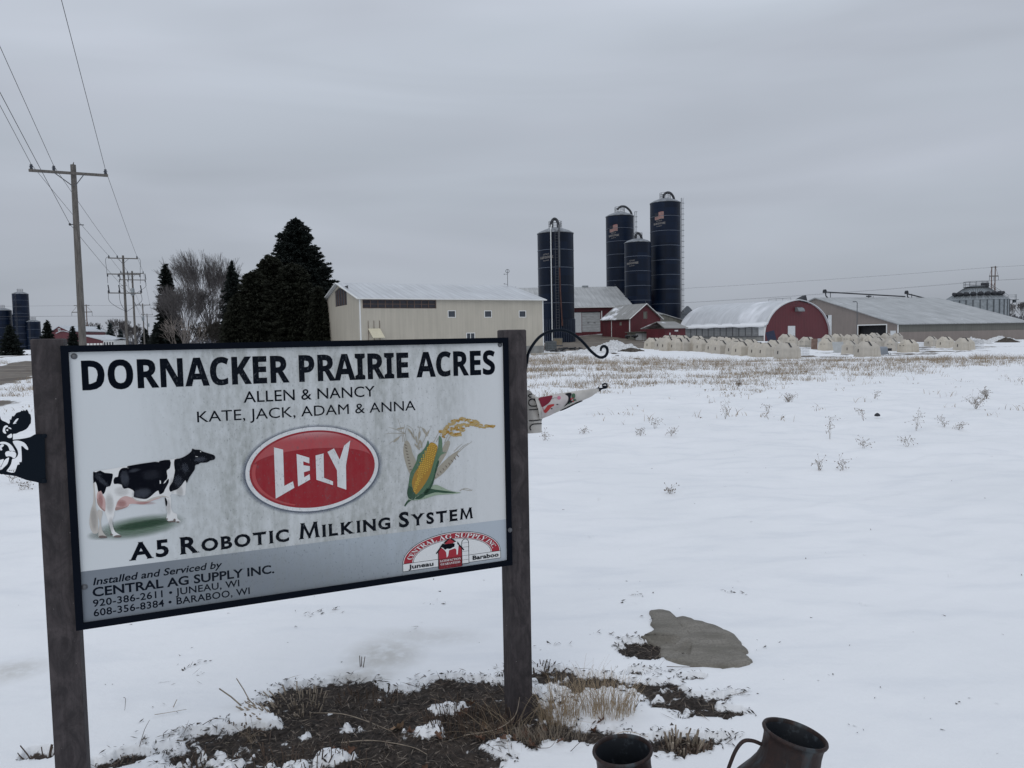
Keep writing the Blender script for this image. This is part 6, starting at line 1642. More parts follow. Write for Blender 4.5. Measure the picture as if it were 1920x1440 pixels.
HR = hframe(1859.6, 1866.2, 501, 262, [(0, .5, .25), (3.1, .95, .4)], 'paired brown transmission poles rising behind the grain bin')
HL = hframe(146, 161.5, 573, 285, [(0, 1.4, .25), (2.5, 2.3, .3)], 'far paired transmission poles seen beside the nearest utility pole')
for w in range(5):
    A_, B_ = HL[w], HR[w]; Ls = np.linalg.norm(B_ - A_); pts = [A_ + (B_ - A_) * t - np.array([0, 0, 4 * (3.4 if w < 2 else 4.2) * t * (1 - t)]) for t in np.linspace(0, 1, 50)]
    d_ = (B_ - A_); pts = [A_ - d_ * .3 + np.array([0, 0, 3.])] + pts + [B_ + d_ * .15 + np.array([0, 0, .5])]
    m = MB(); m.tube(pts, .014, 4)
    m.build('transmission_wire', M['wire'], label=['thin left shield wire strung high behind the silos', 'thin right shield wire strung high behind the silos', 'front conductor of the long line sagging behind the farm', 'middle conductor of the long line sagging behind the farm', 'rear conductor of the long line sagging behind the farm'][w], cat='power line', group='wires of the long transmission line')

# ------------------------------------------------------------------ trees
def tris(name, C, D1, D2, mat, parent, **kw):
    """one triangle per clump: centre C, half vectors D1 (length) and D2 (width)"""
    n = len(C); V = np.empty((n * 3, 3)); V[0::3] = C + D1; V[1::3] = C - D1 * .5 + D2; V[2::3] = C - D1 * .5 - D2
    return np_mesh(name, V, np.arange(n * 3).reshape(-1, 3), mat, parent, **kw)

def conifer(name, px, pytop, Y, rad, label, prof, mat='spruce', nb=16, dz=.42, seed=1, dens=1.0, droop=.25, leaf=.16, lean=0, group=None, low=0.2, cat='spruce tree', bark='bark_dark', flat=1.0, shift=None):
    r_ = np.random.default_rng(seed)
    p = at(px, pytop, Y); g = float(T(p[0], p[1])); H = p[2] - g
    root = empty(name, (p[0], p[1], g), 0, label=label, cat=cat, group=group)
    m = MB(); m.tube([(0, 0, -.3), (0, 0, H * .5), (lean, 0, H * .985)], [rad * .07 + .1, rad * .045 + .04, .02], 7); m.build('trunk', M[bark], root)
    C, D1, D2 = [], [], []; bm_ = MB()
    z = low
    while z < H:
        t = z / H
        Rr = rad * prof(t) * (1 + .0)
        n = max(4, int(nb * (.4 + .8 * Rr / rad)))
        a0 = r_.uniform(0, 6.28)
        for k_ in range(n):
            a = a0 + 2 * math.pi * k_ / n + r_.normal(0, .15)
            Lb = Rr * r_.uniform(.58, 1.10) * (1 + .07 * math.sin(3 * a + z * .8 + seed)) + .08
            zz = z + r_.normal(0, dz * .35)
            sx = (shift(t) if shift else 0)
            ca, sa = math.cos(a), math.sin(a)
            up_ = (.30 if t > .8 else .05)
            m_ = max(6, int(Lb / leaf * 3.4 * dens))
            s = np.sort(r_.uniform(.12, 1, m_)) ** .8
            X = Lb * s
            Zb = zz + X * up_ - droop * Lb * s ** 1.6 + .12 * Lb * np.maximum(0, s - .75) * 2
            side = r_.normal(0, 1, m_) * (.05 + .17 * Lb * (1 - s) * s * 2 + .02 * Lb)
            base = np.stack([sx + lean * t + X * ca - side * sa, (X * sa + side * ca) * flat, Zb + r_.normal(0, .07, m_) - np.abs(r_.normal(0, .05, m_)) * Lb * (1 - s)], 1)
            dirr = np.stack([ca - .6 * np.sign(side) * sa * r_.uniform(0, 1, m_), sa + .6 * np.sign(side) * ca * r_.uniform(0, 1, m_), r_.normal(-.12, .35, m_)], 1) + r_.normal(0, .25, (m_, 3))
            dirr /= np.linalg.norm(dirr, axis=1)[:, None]
            wv = np.cross(dirr, r_.normal(0, 1, (m_, 3))); wv /= np.linalg.norm(wv, axis=1)[:, None] + 1e-9
            sz = leaf * r_.uniform(.7, 1.5, m_)
            C.append(base); D1.append(dirr * sz[:, None] * 1.35); D2.append(wv * sz[:, None] * .50)
            if Lb > .8 and k_ % 2 == 0: bm_.tube([(lean * t + sx * .5, 0, zz), (sx + lean * t + Lb * .9 * ca, Lb * .9 * sa * flat, zz + Lb * .9 * up_ - droop * Lb * .85)], [.035, .012], 3)
        z += dz * r_.uniform(.7, 1.1) * (1 - .45 * t)
    # leader
    n = 30; C.append(np.stack([lean + r_.normal(0, .05, n), r_.normal(0, .05, n), H - r_.uniform(0, .9, n)], 1)); d = np.stack([r_.normal(0, .35, n), r_.normal(0, .35, n), np.ones(n)], 1); D1.append(d * leaf); D2.append(np.cross(d, r_.normal(0, 1, (n, 3))) * leaf * .3)
    tris('crown', np.concatenate(C), np.concatenate(D1), np.concatenate(D2), M[mat], root)
    if bm_.v: bm_.build('branches', M[bark], root, kind='stuff')
    return root

def bare_tree(name, px, pytop, Y, label, spread=.5, depth=8, seed=1, trunk=.28, first=.18, nmain=5, mat='bark', group=None, cat='bare tree', base_py=None, lenf=.80, stems=1, pxb=None, minr=.011, tilt0=None, up=.10):
    r_ = random.Random(seed)
    p = at(px, pytop, Y); g = float(T(p[0], p[1])); H = p[2] - g
    xb = at(pxb, pytop, Y)[0] if pxb else p[0]
    root = empty(name, (xb, p[1], g), 0, label=label, cat=cat, group=group)
    tr, br = MB(), MB()
    def seg(mb, a, b, ra, rb_, n): mb.tube([a, b], [ra, rb_], n, caps=False)
    def grow(a, d, L_, r, lev):
        nseg = 2 if lev < 3 else 1
        for q in range(nseg):
            dd = d + Vector((r_.gauss(0, .09), r_.gauss(0, .09), .05 + r_.gauss(0, .05))); dd.normalize()
            b = a + dd * (L_ / nseg); rb_ = r * (.82 if nseg == 2 else .7)
            seg(br, a, b, r, max(rb_, minr), 5 if lev < 2 else 3); a, d, r = b, dd, max(rb_, minr)
        if lev >= depth: return
        n = 2 if r_.random() < (.55 if lev > 1 else .3) else 3
        for q in range(n):
            ax = Vector((r_.gauss(0, 1), r_.gauss(0, 1), r_.gauss(0, .4))); ax = ax - d * ax.dot(d); ax.normalize()
            ang = spread * r_.uniform(.45, 1.15) * (.8 if q else .45)
            nd = d * math.cos(ang) + ax * math.sin(ang) + Vector((0, 0, up)); nd.normalize()
            grow(a, nd, L_ * lenf * r_.uniform(.82, 1.12), max(r * (.78 if q == 0 else .66), minr), lev + 1)
    tot = sum(lenf ** i for i in range(depth)) * .93
    for s in range(stems):
        o = Vector((r_.gauss(0, .5) if stems > 1 else 0, r_.gauss(0, .5) if stems > 1 else 0, -.3))
        top = o + Vector((r_.gauss(0, .06) * H, 0, H * first))
        tr.tube([o, top], [trunk, trunk * .75], 8)
        L0 = (H - H * first) / tot
        for k_ in range(nmain):
            a = 2 * math.pi * k_ / nmain + r_.uniform(-.3, .3); tilt = (tilt0 or spread) * r_.uniform(.35, 1.2) if k_ else .08
            grow(top - Vector((0, 0, r_.uniform(0, .15) * H * first)), Vector((math.cos(a) * math.sin(tilt), math.sin(a) * math.sin(tilt), math.cos(tilt))), L0, trunk * .5, 1)
    # settle the crown to the height seen in the photo
    zt = sorted(v[2] for v in br.v)[int(len(br.v) * .985)]
    f = H / zt
    br.v = [(x, y, z * f) for x, y, z in br.v]; tr.v = [(x, y, z * f) for x, y, z in tr.v]
    tr.build('trunk', M[mat], root); br.build('crown', M[mat], root)
    return root

px_m = lambda w, Y: w / FOC * Y
def pr_spruce(t): return max(.02, (1 - t) ** .85)
def pr_left(t):   # narrow upper part, wide skirt
    return np.interp(t, [0, .12, .3, .5, .75, .9, 1], [1, .95, .62, .40, .30, .20, .03])
conifer('spruce_tree', 311, 498, 95, px_m(43, 95), 'ragged dark spruce with narrow top and wide skirt right of the utility poles', pr_left, nb=17, dz=.36, seed=3, dens=1.3, leaf=.17, lean=-.1)
conifer('spruce_tree', 434, 493, 118, px_m(34, 118), 'slender dark spruce in front of the bare vase shaped tree', lambda t: np.interp(t, [0, .3, .6, .85, 1], [1, .85, .62, .30, .02]), nb=15, dz=.40, seed=4, dens=1.1, leaf=.19)
conifer('spruce_tree', 555, 411, 96, px_m(86, 96), 'tallest dark spruce towering left of the cream shed', lambda t: np.interp(t, [0, .2, .45, .62, .78, .88, .95, 1], [1, .98, .87, .66, .44, .29, .15, .03]), nb=22, dz=.38, seed=5, dens=1.9, leaf=.17, droop=.06)
def pr_dome(t): return math.sqrt(max(0.01, 1 - max(0, (t - .35) / .66) ** 2.2)) * (.94 + .06 * math.sin(t * 9))
conifer('cedar_tree', 548, 498, 84, px_m(66, 84), 'broad brown green cedar growing in front of the tallest spruce', lambda t: max(.03, (1 - t) ** .5), 'cedar', nb=34, dz=.28, seed=6, dens=1.4, leaf=.15, droop=.05, cat='cedar tree')
conifer('cedar_tree', 505, 482, 86, px_m(58, 86), 'pointed cedar hugging the left side of the tallest spruce', lambda t: max(.03, (1 - t) ** .5), 'cedar', nb=30, dz=.28, seed=17, dens=1.3, leaf=.15, droop=.05, cat='cedar tree')
conifer('cedar_tree', 476, 512, 82, px_m(62, 82), 'sloping cedar at the left flank of the evergreen clump', lambda t: max(.03, (1 - t) ** .5), 'cedar', nb=30, dz=.28, seed=7, dens=1.4, leaf=.15, droop=.05, cat='cedar tree')
conifer('cedar_tree', 442, 556, 80, px_m(36, 80), 'lowest cedar at the left end of the dark evergreen clump', lambda t: max(.03, (1 - t) ** .55), 'cedar', nb=26, dz=.27, seed=8, dens=1.4, leaf=.14, droop=.05, cat='cedar tree')
conifer('cedar_tree', 596, 540, 82, px_m(31, 82), 'cedar touching the left gable of the cream shed', lambda t: max(.03, (1 - t) ** .5), 'cedar', nb=26, dz=.27, seed=9, dens=1.4, leaf=.14, droop=.05, cat='cedar tree')
bare_tree('bare_tree', 405, 486, 128, 'wide vase shaped bare tree with fine twigs behind the small spruce', spread=.27, depth=8, seed=11, trunk=.42, first=.14, nmain=11, minr=.013, lenf=.86, tilt0=.44, up=.03)
bare_tree('bare_tree', 357, 536, 92, 'bare grey tree with arching limbs right of the ragged spruce', spread=.33, depth=7, seed=12, trunk=.2, first=.12, nmain=7, mat='bark', stems=2, minr=.012, lenf=.86, tilt0=.5, up=.03)
bare_tree('bare_shrub', 338, 598, 86, 'pale bare bush with arching stems in front of the ragged spruce', spread=.9, depth=5, seed=13, trunk=.08, first=.08, nmain=7, mat='bark_pale', cat='bare bush', minr=.013)
bare_tree('bare_shrub', 398, 606, 90, 'dense low bare bush between the bare tree and the cedars', spread=.6, depth=6, seed=14, trunk=.09, first=.05, nmain=8, mat='bark_dark', cat='bare bush', stems=3, minr=.018)
bare_tree('bare_tree', 614, 568, 104, 'thin bare tree top poking out between cedar and cream shed', spread=.5, depth=6, seed=15, trunk=.16, first=.4, nmain=4, minr=.014)
bare_tree('bare_tree', 606, 535, 110, 'bare twiggy tree half hidden behind the tallest spruce', spread=.5, depth=6, seed=25, trunk=.16, first=.4, nmain=4, minr=.014) if False else None
# far trees
far = [(18, 610, 128, 25, 'full dark spruce standing before the far silos at the left edge', 21), (88, 603, 142, 21, 'dark spruce right of the far short silo behind the left post', 22), (136, 614, 140, 16, 'small dark spruce between the far red barn and the near pole', 23),
       (185, 610, 270, 8, 'thin far spruce behind the farmhouse roof', 24), (206, 606, 262, 14, 'broad far spruce left of the far bare trees', 25), (225, 618, 240, 11, 'far spruce just left of the triple armed pole', 26), (272, 616, 190, 12, 'low dark evergreen at the foot of the farthest pole', 27), (292, 606, 120, 16, 'low dark evergreen tucked at the left foot of the ragged spruce', 28)]
for px, py, Y, hw, lb, sd in far:
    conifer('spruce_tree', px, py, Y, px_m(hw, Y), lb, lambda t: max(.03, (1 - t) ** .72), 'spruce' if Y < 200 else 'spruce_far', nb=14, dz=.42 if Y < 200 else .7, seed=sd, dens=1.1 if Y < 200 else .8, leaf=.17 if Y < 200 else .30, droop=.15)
farb = [(171, 606, 300, 'far bare tree above the farmhouse roof', 31), (220, 599, 300, 'far bare tree with dense crown behind the triple armed pole', 32), (236, 608, 310, 'far bare tree right of the triple armed pole', 33), (258, 611, 320, 'hazy far bare tree between the middle poles', 34), (158, 612, 310, 'far bare tree just right of the near pole', 35), (250, 616, 330, 'faint low far bare tree between the utility poles', 36)]
for px, py, Y, lb, sd in farb:
    bare_tree('bare_tree', px, py, Y, lb, spread=.5, depth=6, seed=sd, trunk=.3, first=.2, nmain=7, minr=.045, lenf=.82)
bare_tree('bare_tree', 1916, 566, 300, 'bare tree standing clear at the right picture edge', spread=.55, depth=7, seed=41, trunk=.4, first=.25, nmain=6, minr=.035)
# far-off wood along the horizon on the right
k = NT('far woodland'); n = k.noise(k.coord((.2, .2, .8)), 1, 4); k.base(k.mix(k.rng(n, .35, .65), (.055, .06, .075), (.11, .11, .125))); k.set(Roughness=.9); M['far_wood'] = k.m
r_ = np.random.default_rng(5); C, D1, D2 = [], [], []
for i in range(9000):
    px = r_.uniform(1560, 2150) if i % 3 else r_.uniform(60, 420)
    Y = r_.uniform(640, 760); x = (px - 960) / FOC * Y; h = 9 + 4 * math.sin(px * .05) + 3 * math.sin(px * .17) + (0 if i % 3 else -3)
    C.append((x, Y, 1 + r_.uniform(0, 1) * h)); v = r_.normal(0, 1, 3); v /= np.linalg.norm(v); D1.append(v * 1.5); D2.append(np.cross(v, r_.normal(0, 1, 3)) * .8)
tris('far_wood', np.array(C), np.array(D1), np.array(D2), M['far_wood'], None, kind='stuff')

# ------------------------------------------------------------------ calf hutches
def make_hutch(rear_slot=True):
    root = empty('calf_hutch', (0, 0, 0))
    def ring(hx, hy, z, c=.10, dx=0):
        o = []
        for sx, sy in ((1, 1), (-1, 1), (-1, -1), (1, -1)):
            cc = min(c, hx * .6, hy * .6)
            pts = [(sx * hx + dx, sy * (hy - cc)), (sx * (hx - cc * .3) + dx, sy * (hy - cc * .3)), (sx * (hx - cc) + dx, sy * hy)]
            if sx * sy < 0: pts = pts[::-1]
            o += [(x, y, z) for x, y in pts]
        return o
    m = MB(); m.loops([ring(1.12, .68, 0), ring(1.12, .68, .05), ring(1.08, .645, .06), ring(.99, .59, .92), ring(.95, .54, 1.02), ring(.80, .32, 1.26), ring(.74, .22, 1.38), ring(.68, .15, 1.45)], False, True)
    # ribs across the shell
    for x in (-.05, .32, .66):
        m.loops([[(x - .05, s * .63, .05), (x + .05, s * .63, .05), (x + .05, s * .635 + 0, .05)][0:2] + [(x + .05, s * .665, .05), (x - .05, s * .665, .05)] for s in (1,)] + [[(x - .05, .56, .80), (x + .05, .56, .80), (x + .05, .625, .80), (x - .05, .625, .80)], [(x - .05, .39, 1.10), (x + .05, .39, 1.10), (x + .05, .44, 1.14), (x - .05, .44, 1.14)]])
        m.loops([[(x - .05, -.63, .05), (x + .05, -.63, .05), (x + .05, -.665, .05), (x - .05, -.665, .05)], [(x - .05, -.56, .80), (x + .05, -.56, .80), (x + .05, -.625, .80), (x - .05, -.625, .80)], [(x - .05, -.39, 1.10), (x + .05, -.39, 1.10), (x + .05, -.44, 1.14), (x - .05, -.44, 1.14)]])
    m.build('shell', M['hutch'], root)
    m = MB(); m.loops([[(-1.02, -.16, .60), (-1.00, .16, .60), (-.60, .22, 1.18), (-.60, -.22, 1.18)], [(-1.03, -.15, .88), (-1.02, .15, .88), (-.66, .15, 1.36), (-.66, -.15, 1.36)]][0:0] or [[(-.97, -.20, 1.02), (-.97, .20, 1.02), (-.50, .24, 1.28), (-.50, -.24, 1.28)], [(-.90, -.13, 1.18), (-.90, .13, 1.18), (-.58, .15, 1.50), (-.58, -.15, 1.50)]]); m.build('ridge_hump', M['hutch'], root, smooth=True)
    m = MB(); m.box((-1.045, 0, .62), (.05, .06, .30), rotm(ry=R(5))); m.build('rear_slot', M['black'], root)
    m = MB(); m.loops([[(.02, -.46, 1.12), (.02, .46, 1.12), (.02, .44, 1.08), (.02, -.44, 1.08)], [(.0, -.2, 1.385), (.0, .2, 1.385), (.0, .2, 1.33), (.0, -.2, 1.33)]][0:0] or [[(-.08, y, z), (.08, y, z), (.08, y, z - .04), (-.08, y, z - .04)] for y, z in ((-.54, 1.12), (-.38, 1.27), (-.17, 1.50), (.17, 1.50), (.38, 1.27), (.54, 1.12))]); m.build('vent_flap', M['black'], root)
    m = MB(); m.b2((1.01, -.34, .03), (1.075, .34, .95)); m.build('doorway', M['dark'], root)
    return root
proto = make_hutch()
def make_front():      # the same hutch seen from its slotted front
    root = copy_tree(proto)
    for ch_ in list(root.children):
        if ch_.name.startswith('rear_slot'): bpy.data.objects.remove(ch_)
    for s in (-1, 1):
        m = MB(); m.box((-1.03, s * .2, .82), (.05, .14, .04)); m.build('vent_slot', M['black'], root)
    return root
proto2 = make_front()
used = {proto: 0, proto2: 0}
ORD = ['first', 'second', 'third', 'fourth', 'fifth', 'sixth', 'seventh', 'eighth', 'ninth', 'tenth', 'eleventh', 'twelfth', 'thirteenth', 'fourteenth', 'fifteenth', 'sixteenth']
def hutch(px, py, ang, kind, label, group, tilt=0, back=1.05):
    """px, py: ground pixel of the middle of the near end"""
    src = proto if kind == 0 else proto2
    o = src if not used[src] else copy_tree(src); used[src] = 1
    p = G(px, py); a = R(ang)
    x, y = p[0] + math.cos(a) * back, p[1] + math.sin(a) * back
    z = min(float(T(x, y)), p[2] + .1)
    o.location = (x, y, z - .03 - (.02)); o.rotation_euler = (0, 0, a + tilt)
    s = 1 + random.uniform(-.03, .03); o.scale = (s, s, s)
    tag(o, label, 'calf hutch', group)
    return o
# front row left of centre: rear ends face the camera
row1 = [(1213, 655, 34), (1232.5, 655.8, 30), (1243, 657.5, 34), (1259.5, 658, 28), (1273.5, 658, 34), (1294, 658, 26), (1307, 659.5, 34), (1327.5, 661.5, 22), (1341, 663.5, 34), (1366, 665.5, 26), (1379.5, 667, 34), (1409, 668.5, 26), (1425, 669.5, 34), (1458.5, 672.5, 17)]
for i, (px, py, a) in enumerate(row1):
    hutch(px, py, a, 0, f'{ORD[i]} beige calf hutch from the left in the nearest hutch row before the arched barn', 'beige calf hutches', random.uniform(-.03, .03))
row2 = [(1243, 648.5, 34), (1256, 648, 34), (1269, 649, 34), (1297, 650.5, 34), (1331, 652.5, 34), (1345, 653, 34), (1357, 656, 34), (1371, 657, 34), (1396, 659, 34), (1441, 662, 34)]
for i, (px, py, a) in enumerate(row2):
    hutch(px, py, a, 0, f'{ORD[i]} beige hutch roof from the left peeking over the nearest hutch row', 'beige calf hutches')
row3 = [(1464, 645.5, 24, 1), (1484, 648.5, 60, 1), (1502, 651, 24, 1)]
for i, (px, py, a, k_) in enumerate(row3):
    hutch(px, py, a, k_, f'{ORD[i]} of three grey beige hutches standing right before the red end wall', 'beige calf hutches')
row4 = [(1542, 657, 40, 1), (1588, 664, 50, 0), (1609, 669, 16, 0), (1638, 652.5, 30, 1), (1668, 658, 52, 1), (1690, 661, 24, 1)]
for i, (px, py, a, k_) in enumerate(row4):
    hutch(px, py, a, k_, f'{ORD[i]} beige calf hutch from the left in the front row before the taupe barn', 'beige calf hutches')
row5 = [(1546, 646, 40, 0), (1562, 644, 32, 0), (1585, 645.5, 36, 1), (1600, 646, 50, 0), (1612, 645, 32, 0), (1625, 648, 45, 1), (1632, 641, 34, 0), (1655, 641, 34, 0), (1676, 641, 38, 1), (1701, 640, 40, 0), (1717, 640.5, 30, 0), (1740, 650, 40, 0), (1763, 652.5, 28, 0), (1795, 657, 20, 0)]
for i, (px, py, a, k_) in enumerate(row5):
    hutch(px, py, a, k_, f'{ORD[i]} beige calf hutch from the left in the rear group along the taupe barn', 'beige calf hutches')
# boards and sheets among the hutches
def slab(name, px, py, size, rx, rz, mat, label, cat):
    p = G(px, py); m = MB(); m.box((0, 0, size[2] / 2), size, rotm(rx=R(rx)));
    for c in np.linspace(-.35, .35, 4): m.box((c * size[0], -size[1] * .6, size[2] / 2), (.03, .03, size[2] * .94), rotm(rx=R(rx)))
    o = m.build(name, M[mat], label=label, cat=cat); o.location = p; o.rotation_euler = (0, 0, R(rz)); return o
slab('brown_board', 1527, 655, (.75, .06, 1.35), -14, -28, 'brown_board', 'brown board propped on the left hutch of the front row', 'board')
slab('plastic_sheet', 1537, 655.5, (.5, .06, 1.4), -8, 20, 'hutch_w', 'narrow grey white sheet leaning beside the brown board', 'sheet')
slab('plastic_sheet', 1572, 661.5, (1.35, .06, 1.25), -16, 10, 'hutch_w', 'broad grey white sheet leaning between two front hutches', 'sheet')
q = G(1655, 666); bx_ = empty('feed_cart', q, R(8), label='small blue grey plastic cart with black tub beside the front hutches', cat='cart')
M['cart'] = simple('blue grey plastic', (.26, .29, .33), .5, var=.1)
m = MB(); m.loops([[(x * s_, y * s_, z) for x, y in ((-.42, -.3), (.42, -.3), (.42, .3), (-.42, .3))] for z, s_ in ((.08, 1), (.75, .86), (.86, .7))]); m.build('body', M['cart'], bx_)
m = MB(); m.b2((.45, -.25, .42), (.82, .2, .68)); m.build('tub', M['black'], bx_)
for x in (-.5, .62):
    m = MB(); m.lathe([(.13, -.04), (.13, .04)], 12, (x, -.2, .13), rotm(rx=R(90))); m.build('wheel', M['black'], bx_)
# wire pens
def pen(px, py, w, d, ang, label):
    p = G(px, py); root = empty('wire_pen', p, R(ang), label=label, cat='wire pen', group='wire calf pens')
    m = MB()
    for (x0, y0, x1, y1) in ((0, 0, w, 0), (w, 0, w, d), (0, d, w, d)):
        n = int(max(abs(x1 - x0), abs(y1 - y0)) / .16)
        for i in range(n + 1):
            t = i / n; x, y = x0 + (x1 - x0) * t, y0 + (y1 - y0) * t; m.tube([(x, y, 0), (x, y, 1.05)], .006, 3, False)
        for z in np.linspace(.05, 1.05, 7): m.tube([(x0, y0, z), (x1, y1, z)], .006, 3, False)
    m.build('mesh_panel', M['steel'], root)
    return root
pen(1493, 667, 1.5, 1.4, 10, 'wire pen at the right end of the nearest hutch row')
pen(1822, 655, 1.6, 1.4, 10, 'wire pen beside the rightmost calf hutch')
pen(1722, 659, 1.5, 1.4, 10, 'wire pen beside the last front hutch before the taupe barn')
pen(1510, 652, 1.2, 1.2, 10, 'wire pen in front of the hutches by the red end wall')

# ------------------------------------------------------------------ yard clutter, snow piles
def lump(name, px, py, wx, wy, h, mat, label, cat, seed=0, rough=.5):
    p = G(px, py); n = 40; V = []; F_ = []
    for i in range(n):
        for j in range(n):
            u, v = i / (n - 1) * 2 - 1, j / (n - 1) * 2 - 1; r = math.hypot(u, v)
            z = h * max(0, 1 - r) ** .8 * (1 + rough * (fbm(np.array([u * 3. + seed]), np.array([v * 3.]), 4, seed)[0] - .5) * 2) + (fbm(np.array([u * 9. + seed]), np.array([v * 9.]), 2, seed)[0] - .5) * (h * .35 + .08) * (r < 1) + (vnoise(np.array([u * 22.]), np.array([v * 22.]), seed)[0] - .5) * h * .22 * (r < .95)
            V.append((u * wx, v * wy, z - .06)); 
    for i in range(n - 1):
        for j in range(n - 1): F_.append((i * n + j, (i + 1) * n + j, (i + 1) * n + j + 1, i * n + j + 1))
    m = MB(); m.add(V, F_); o = m.build(name, M[mat], label=label, cat=cat); o.location = p
    return o
lump('snow_pile', 1152, 657, 3.1, 2.6, 1.15, 'dirty_snow', 'heap of ploughed snow beside the yard between hook and hutches', 'snow pile', 3, .9)
lump('snow_pile', 1112, 662, 2.6, 2.0, .6, 'dirty_snow', 'low spill of snow on the left foot of the ploughed heap', 'snow pile', 4)
lump('snow_pile', 1822, 645, 3.2, 1.6, .9, 'dirty_snow', 'snow heap behind the rightmost hutch', 'snow pile', 5, .9)
lump('snow_pile', 1872, 641, 4.5, 2, .95, 'dirty_snow', 'snow heap mixed with soil at the foot of the taupe side wall', 'snow pile', 6, .9)
M['dirt_clod'] = simple('dark dirt clods', (.07, .06, .05), .9, var=.5, scale=3)
lump('dirt_pile', 1888, 642, 2.2, 1.2, .8, 'dirt_clod', 'dark dirt spill right of the snow heap by the taupe wall', 'dirt pile', 7)
lump('dirt_pile', 1184, 659, 1.6, .9, .42, 'dirt_clod', 'flat dirt heap right of the ploughed snow', 'dirt pile', 8)
for px, py, lb in ((1157, 668, 'left dark clod on the snow before the ploughed heap'), (1193, 673, 'dark clod on open snow in front of the first hutch'), (1246, 674, 'small dark clod on the snow below the second hutch'), (1273, 671, 'tiny dark clod pair on the snow below the fifth hutch'), (1150, 663, 'thin dark clod at the foot of the ploughed snow')):
    lump('dirt_clod', px, py, .45, .35, .12, 'dirt_clod', lb, 'clod', int(px))
# caged liquid totes by the cream shed
def tote(px, py, ang, label, filled):
    p = G(px, py); root = empty('liquid_tote', p, R(ang), label=label, cat='tote')
    m = MB(); m.b2((-.52, -.45, .18), (.52, .45, 1.08)); m.build('tank', M['tote_' + filled], root)
    m = MB(); m.b2((-.6, -.5, 0), (.6, .5, .14)); m.build('pallet', M['steel'], root)
    m = MB()
    for y in (-.5, .5):
        for x in np.linspace(-.58, .58, 8): m.tube([(x, y, .1), (x, y, 1.15)], .016, 4)
        for z in np.linspace(.2, 1.15, 6): m.tube([(-.58, y, z), (.58, y, z)], .016, 4)
    for x in (-.58, .58):
        for y in np.linspace(-.5, .5, 6): m.tube([(x, y, .1), (x, y, 1.15)], .016, 4)
        for z in np.linspace(.2, 1.15, 6): m.tube([(x, -.5, z), (x, .5, z)], .016, 4)
    m.build('cage', M['galv'], root)
    return root
M['tote_grey'] = simple('grey tote plastic', (.11, .12, .125), .5, var=.2); M['tote_amber'] = simple('yellowed tote plastic', (.40, .30, .18), .5, var=.2)
tote(1033, 658, 12, 'grey caged liquid tote at the corner of the cream shed', 'grey')
tote(1046, 649, 12, 'yellowed caged liquid tote behind the grey one', 'amber')
M['slab_pale'] = simple('pale board', (.40, .38, .34), .7, var=.2)
q = G(1022, 665); o = MB(); o.b2((-1.4, -.35, 0), (1.4, .35, .10)); pb = o.build('plank', M['slab_pale'], label='pale plank lying in the snow before the shed foundation', cat='plank'); pb.location = q + np.array([0, 0, .06]); pb.rotation_euler = (0, R(-1), R(6))
r2 = random.Random(4)
for i, (px, py, lb) in enumerate([(1027, 657.5, 'old tyre leaning by the grey tote'), (1060, 655, 'black tyre lying in the yard clutter')]):
    p = G(px, py); m = MB(); m.lathe([(.22, -.1), (.36, -.12), (.40, 0), (.36, .12), (.22, .1), (.20, 0), (.22, -.1)], 22); o = m.build('tyre', M['black'], label=lb, cat='tyre', smooth=True); o.location = p + np.array([0, 0, .36 if i == 0 else .14]); o.rotation_euler = (R(80), 0, R(10)) if i == 0 else (0, 0, 0)
for i, (px, py, lb) in enumerate([(1052, 658, 'dark pipe scrap right of the totes'), (1070, 656, 'dark metal scrap heap piece in the yard'), (1082, 657, 'rightmost metal scrap at the yard edge'), (1045, 660, 'crumpled dark sheet at the yard edge')]):
    p = G(px, py); m = MB()
    for q_ in range(5): m.box((r2.uniform(-.5, .5), r2.uniform(-.3, .3), r2.uniform(.05, .3)), (r2.uniform(.5, 1.2), .12, .08), rotm(r2.uniform(-1, 1), r2.uniform(-.3, .3), r2.uniform(-.4, .4)))
    o = m.build('scrap_metal', M['dark_steel'], label=lb, cat='scrap'); o.location = p
q = at(1184, 631, 126); z_ = float(T(q[0], q[1])); o = MB(); [o.box((r2.uniform(-1, 1), r2.uniform(-.5, .5), r2.uniform(.1, .8)), (r2.uniform(.3, .9), .2, .25), rotm(r2.uniform(-1, 1), .4, r2.uniform(-.6, .6))) for _ in range(9)]; o = o.build('parked_implement', M['dark_steel'], label='jumbled dark farm implement at the corner of the small red barn', cat='farm implement'); o.location = (q[0], q[1], z_)

# ------------------------------------------------------------------ dry vegetation
M['straw'] = simple('dry straw', (.33, .255, .17), .85, var=.3, scale=2)
M['straw_d'] = simple('brown dead stalks', (.085, .06, .045), .85, var=.4, scale=6)
M['straw_g'] = simple('grey dead weed', (.21, .165, .12), .85, var=.4, scale=6)
M['seed'] = simple('dark seed heads', (.15, .115, .085), .9, var=.4, scale=20)
M['stub'] = simple('cut pale stems', (.27, .225, .175), .85, var=.4, scale=30)
M['leaf'] = simple('dead brown leaf', (.115, .058, .036), .75, var=.45, scale=25, bump=.3)
M['leaf2'] = simple('dead tan leaf', (.21, .135, .08), .75, var=.4, scale=25, bump=.3)
M['mulch'] = simple('wood mulch', (.032, .025, .021), .9, var=.6, scale=40)
M['mulch2'] = simple('grey wood mulch', (.155, .130, .108), .9, var=.5, scale=40)

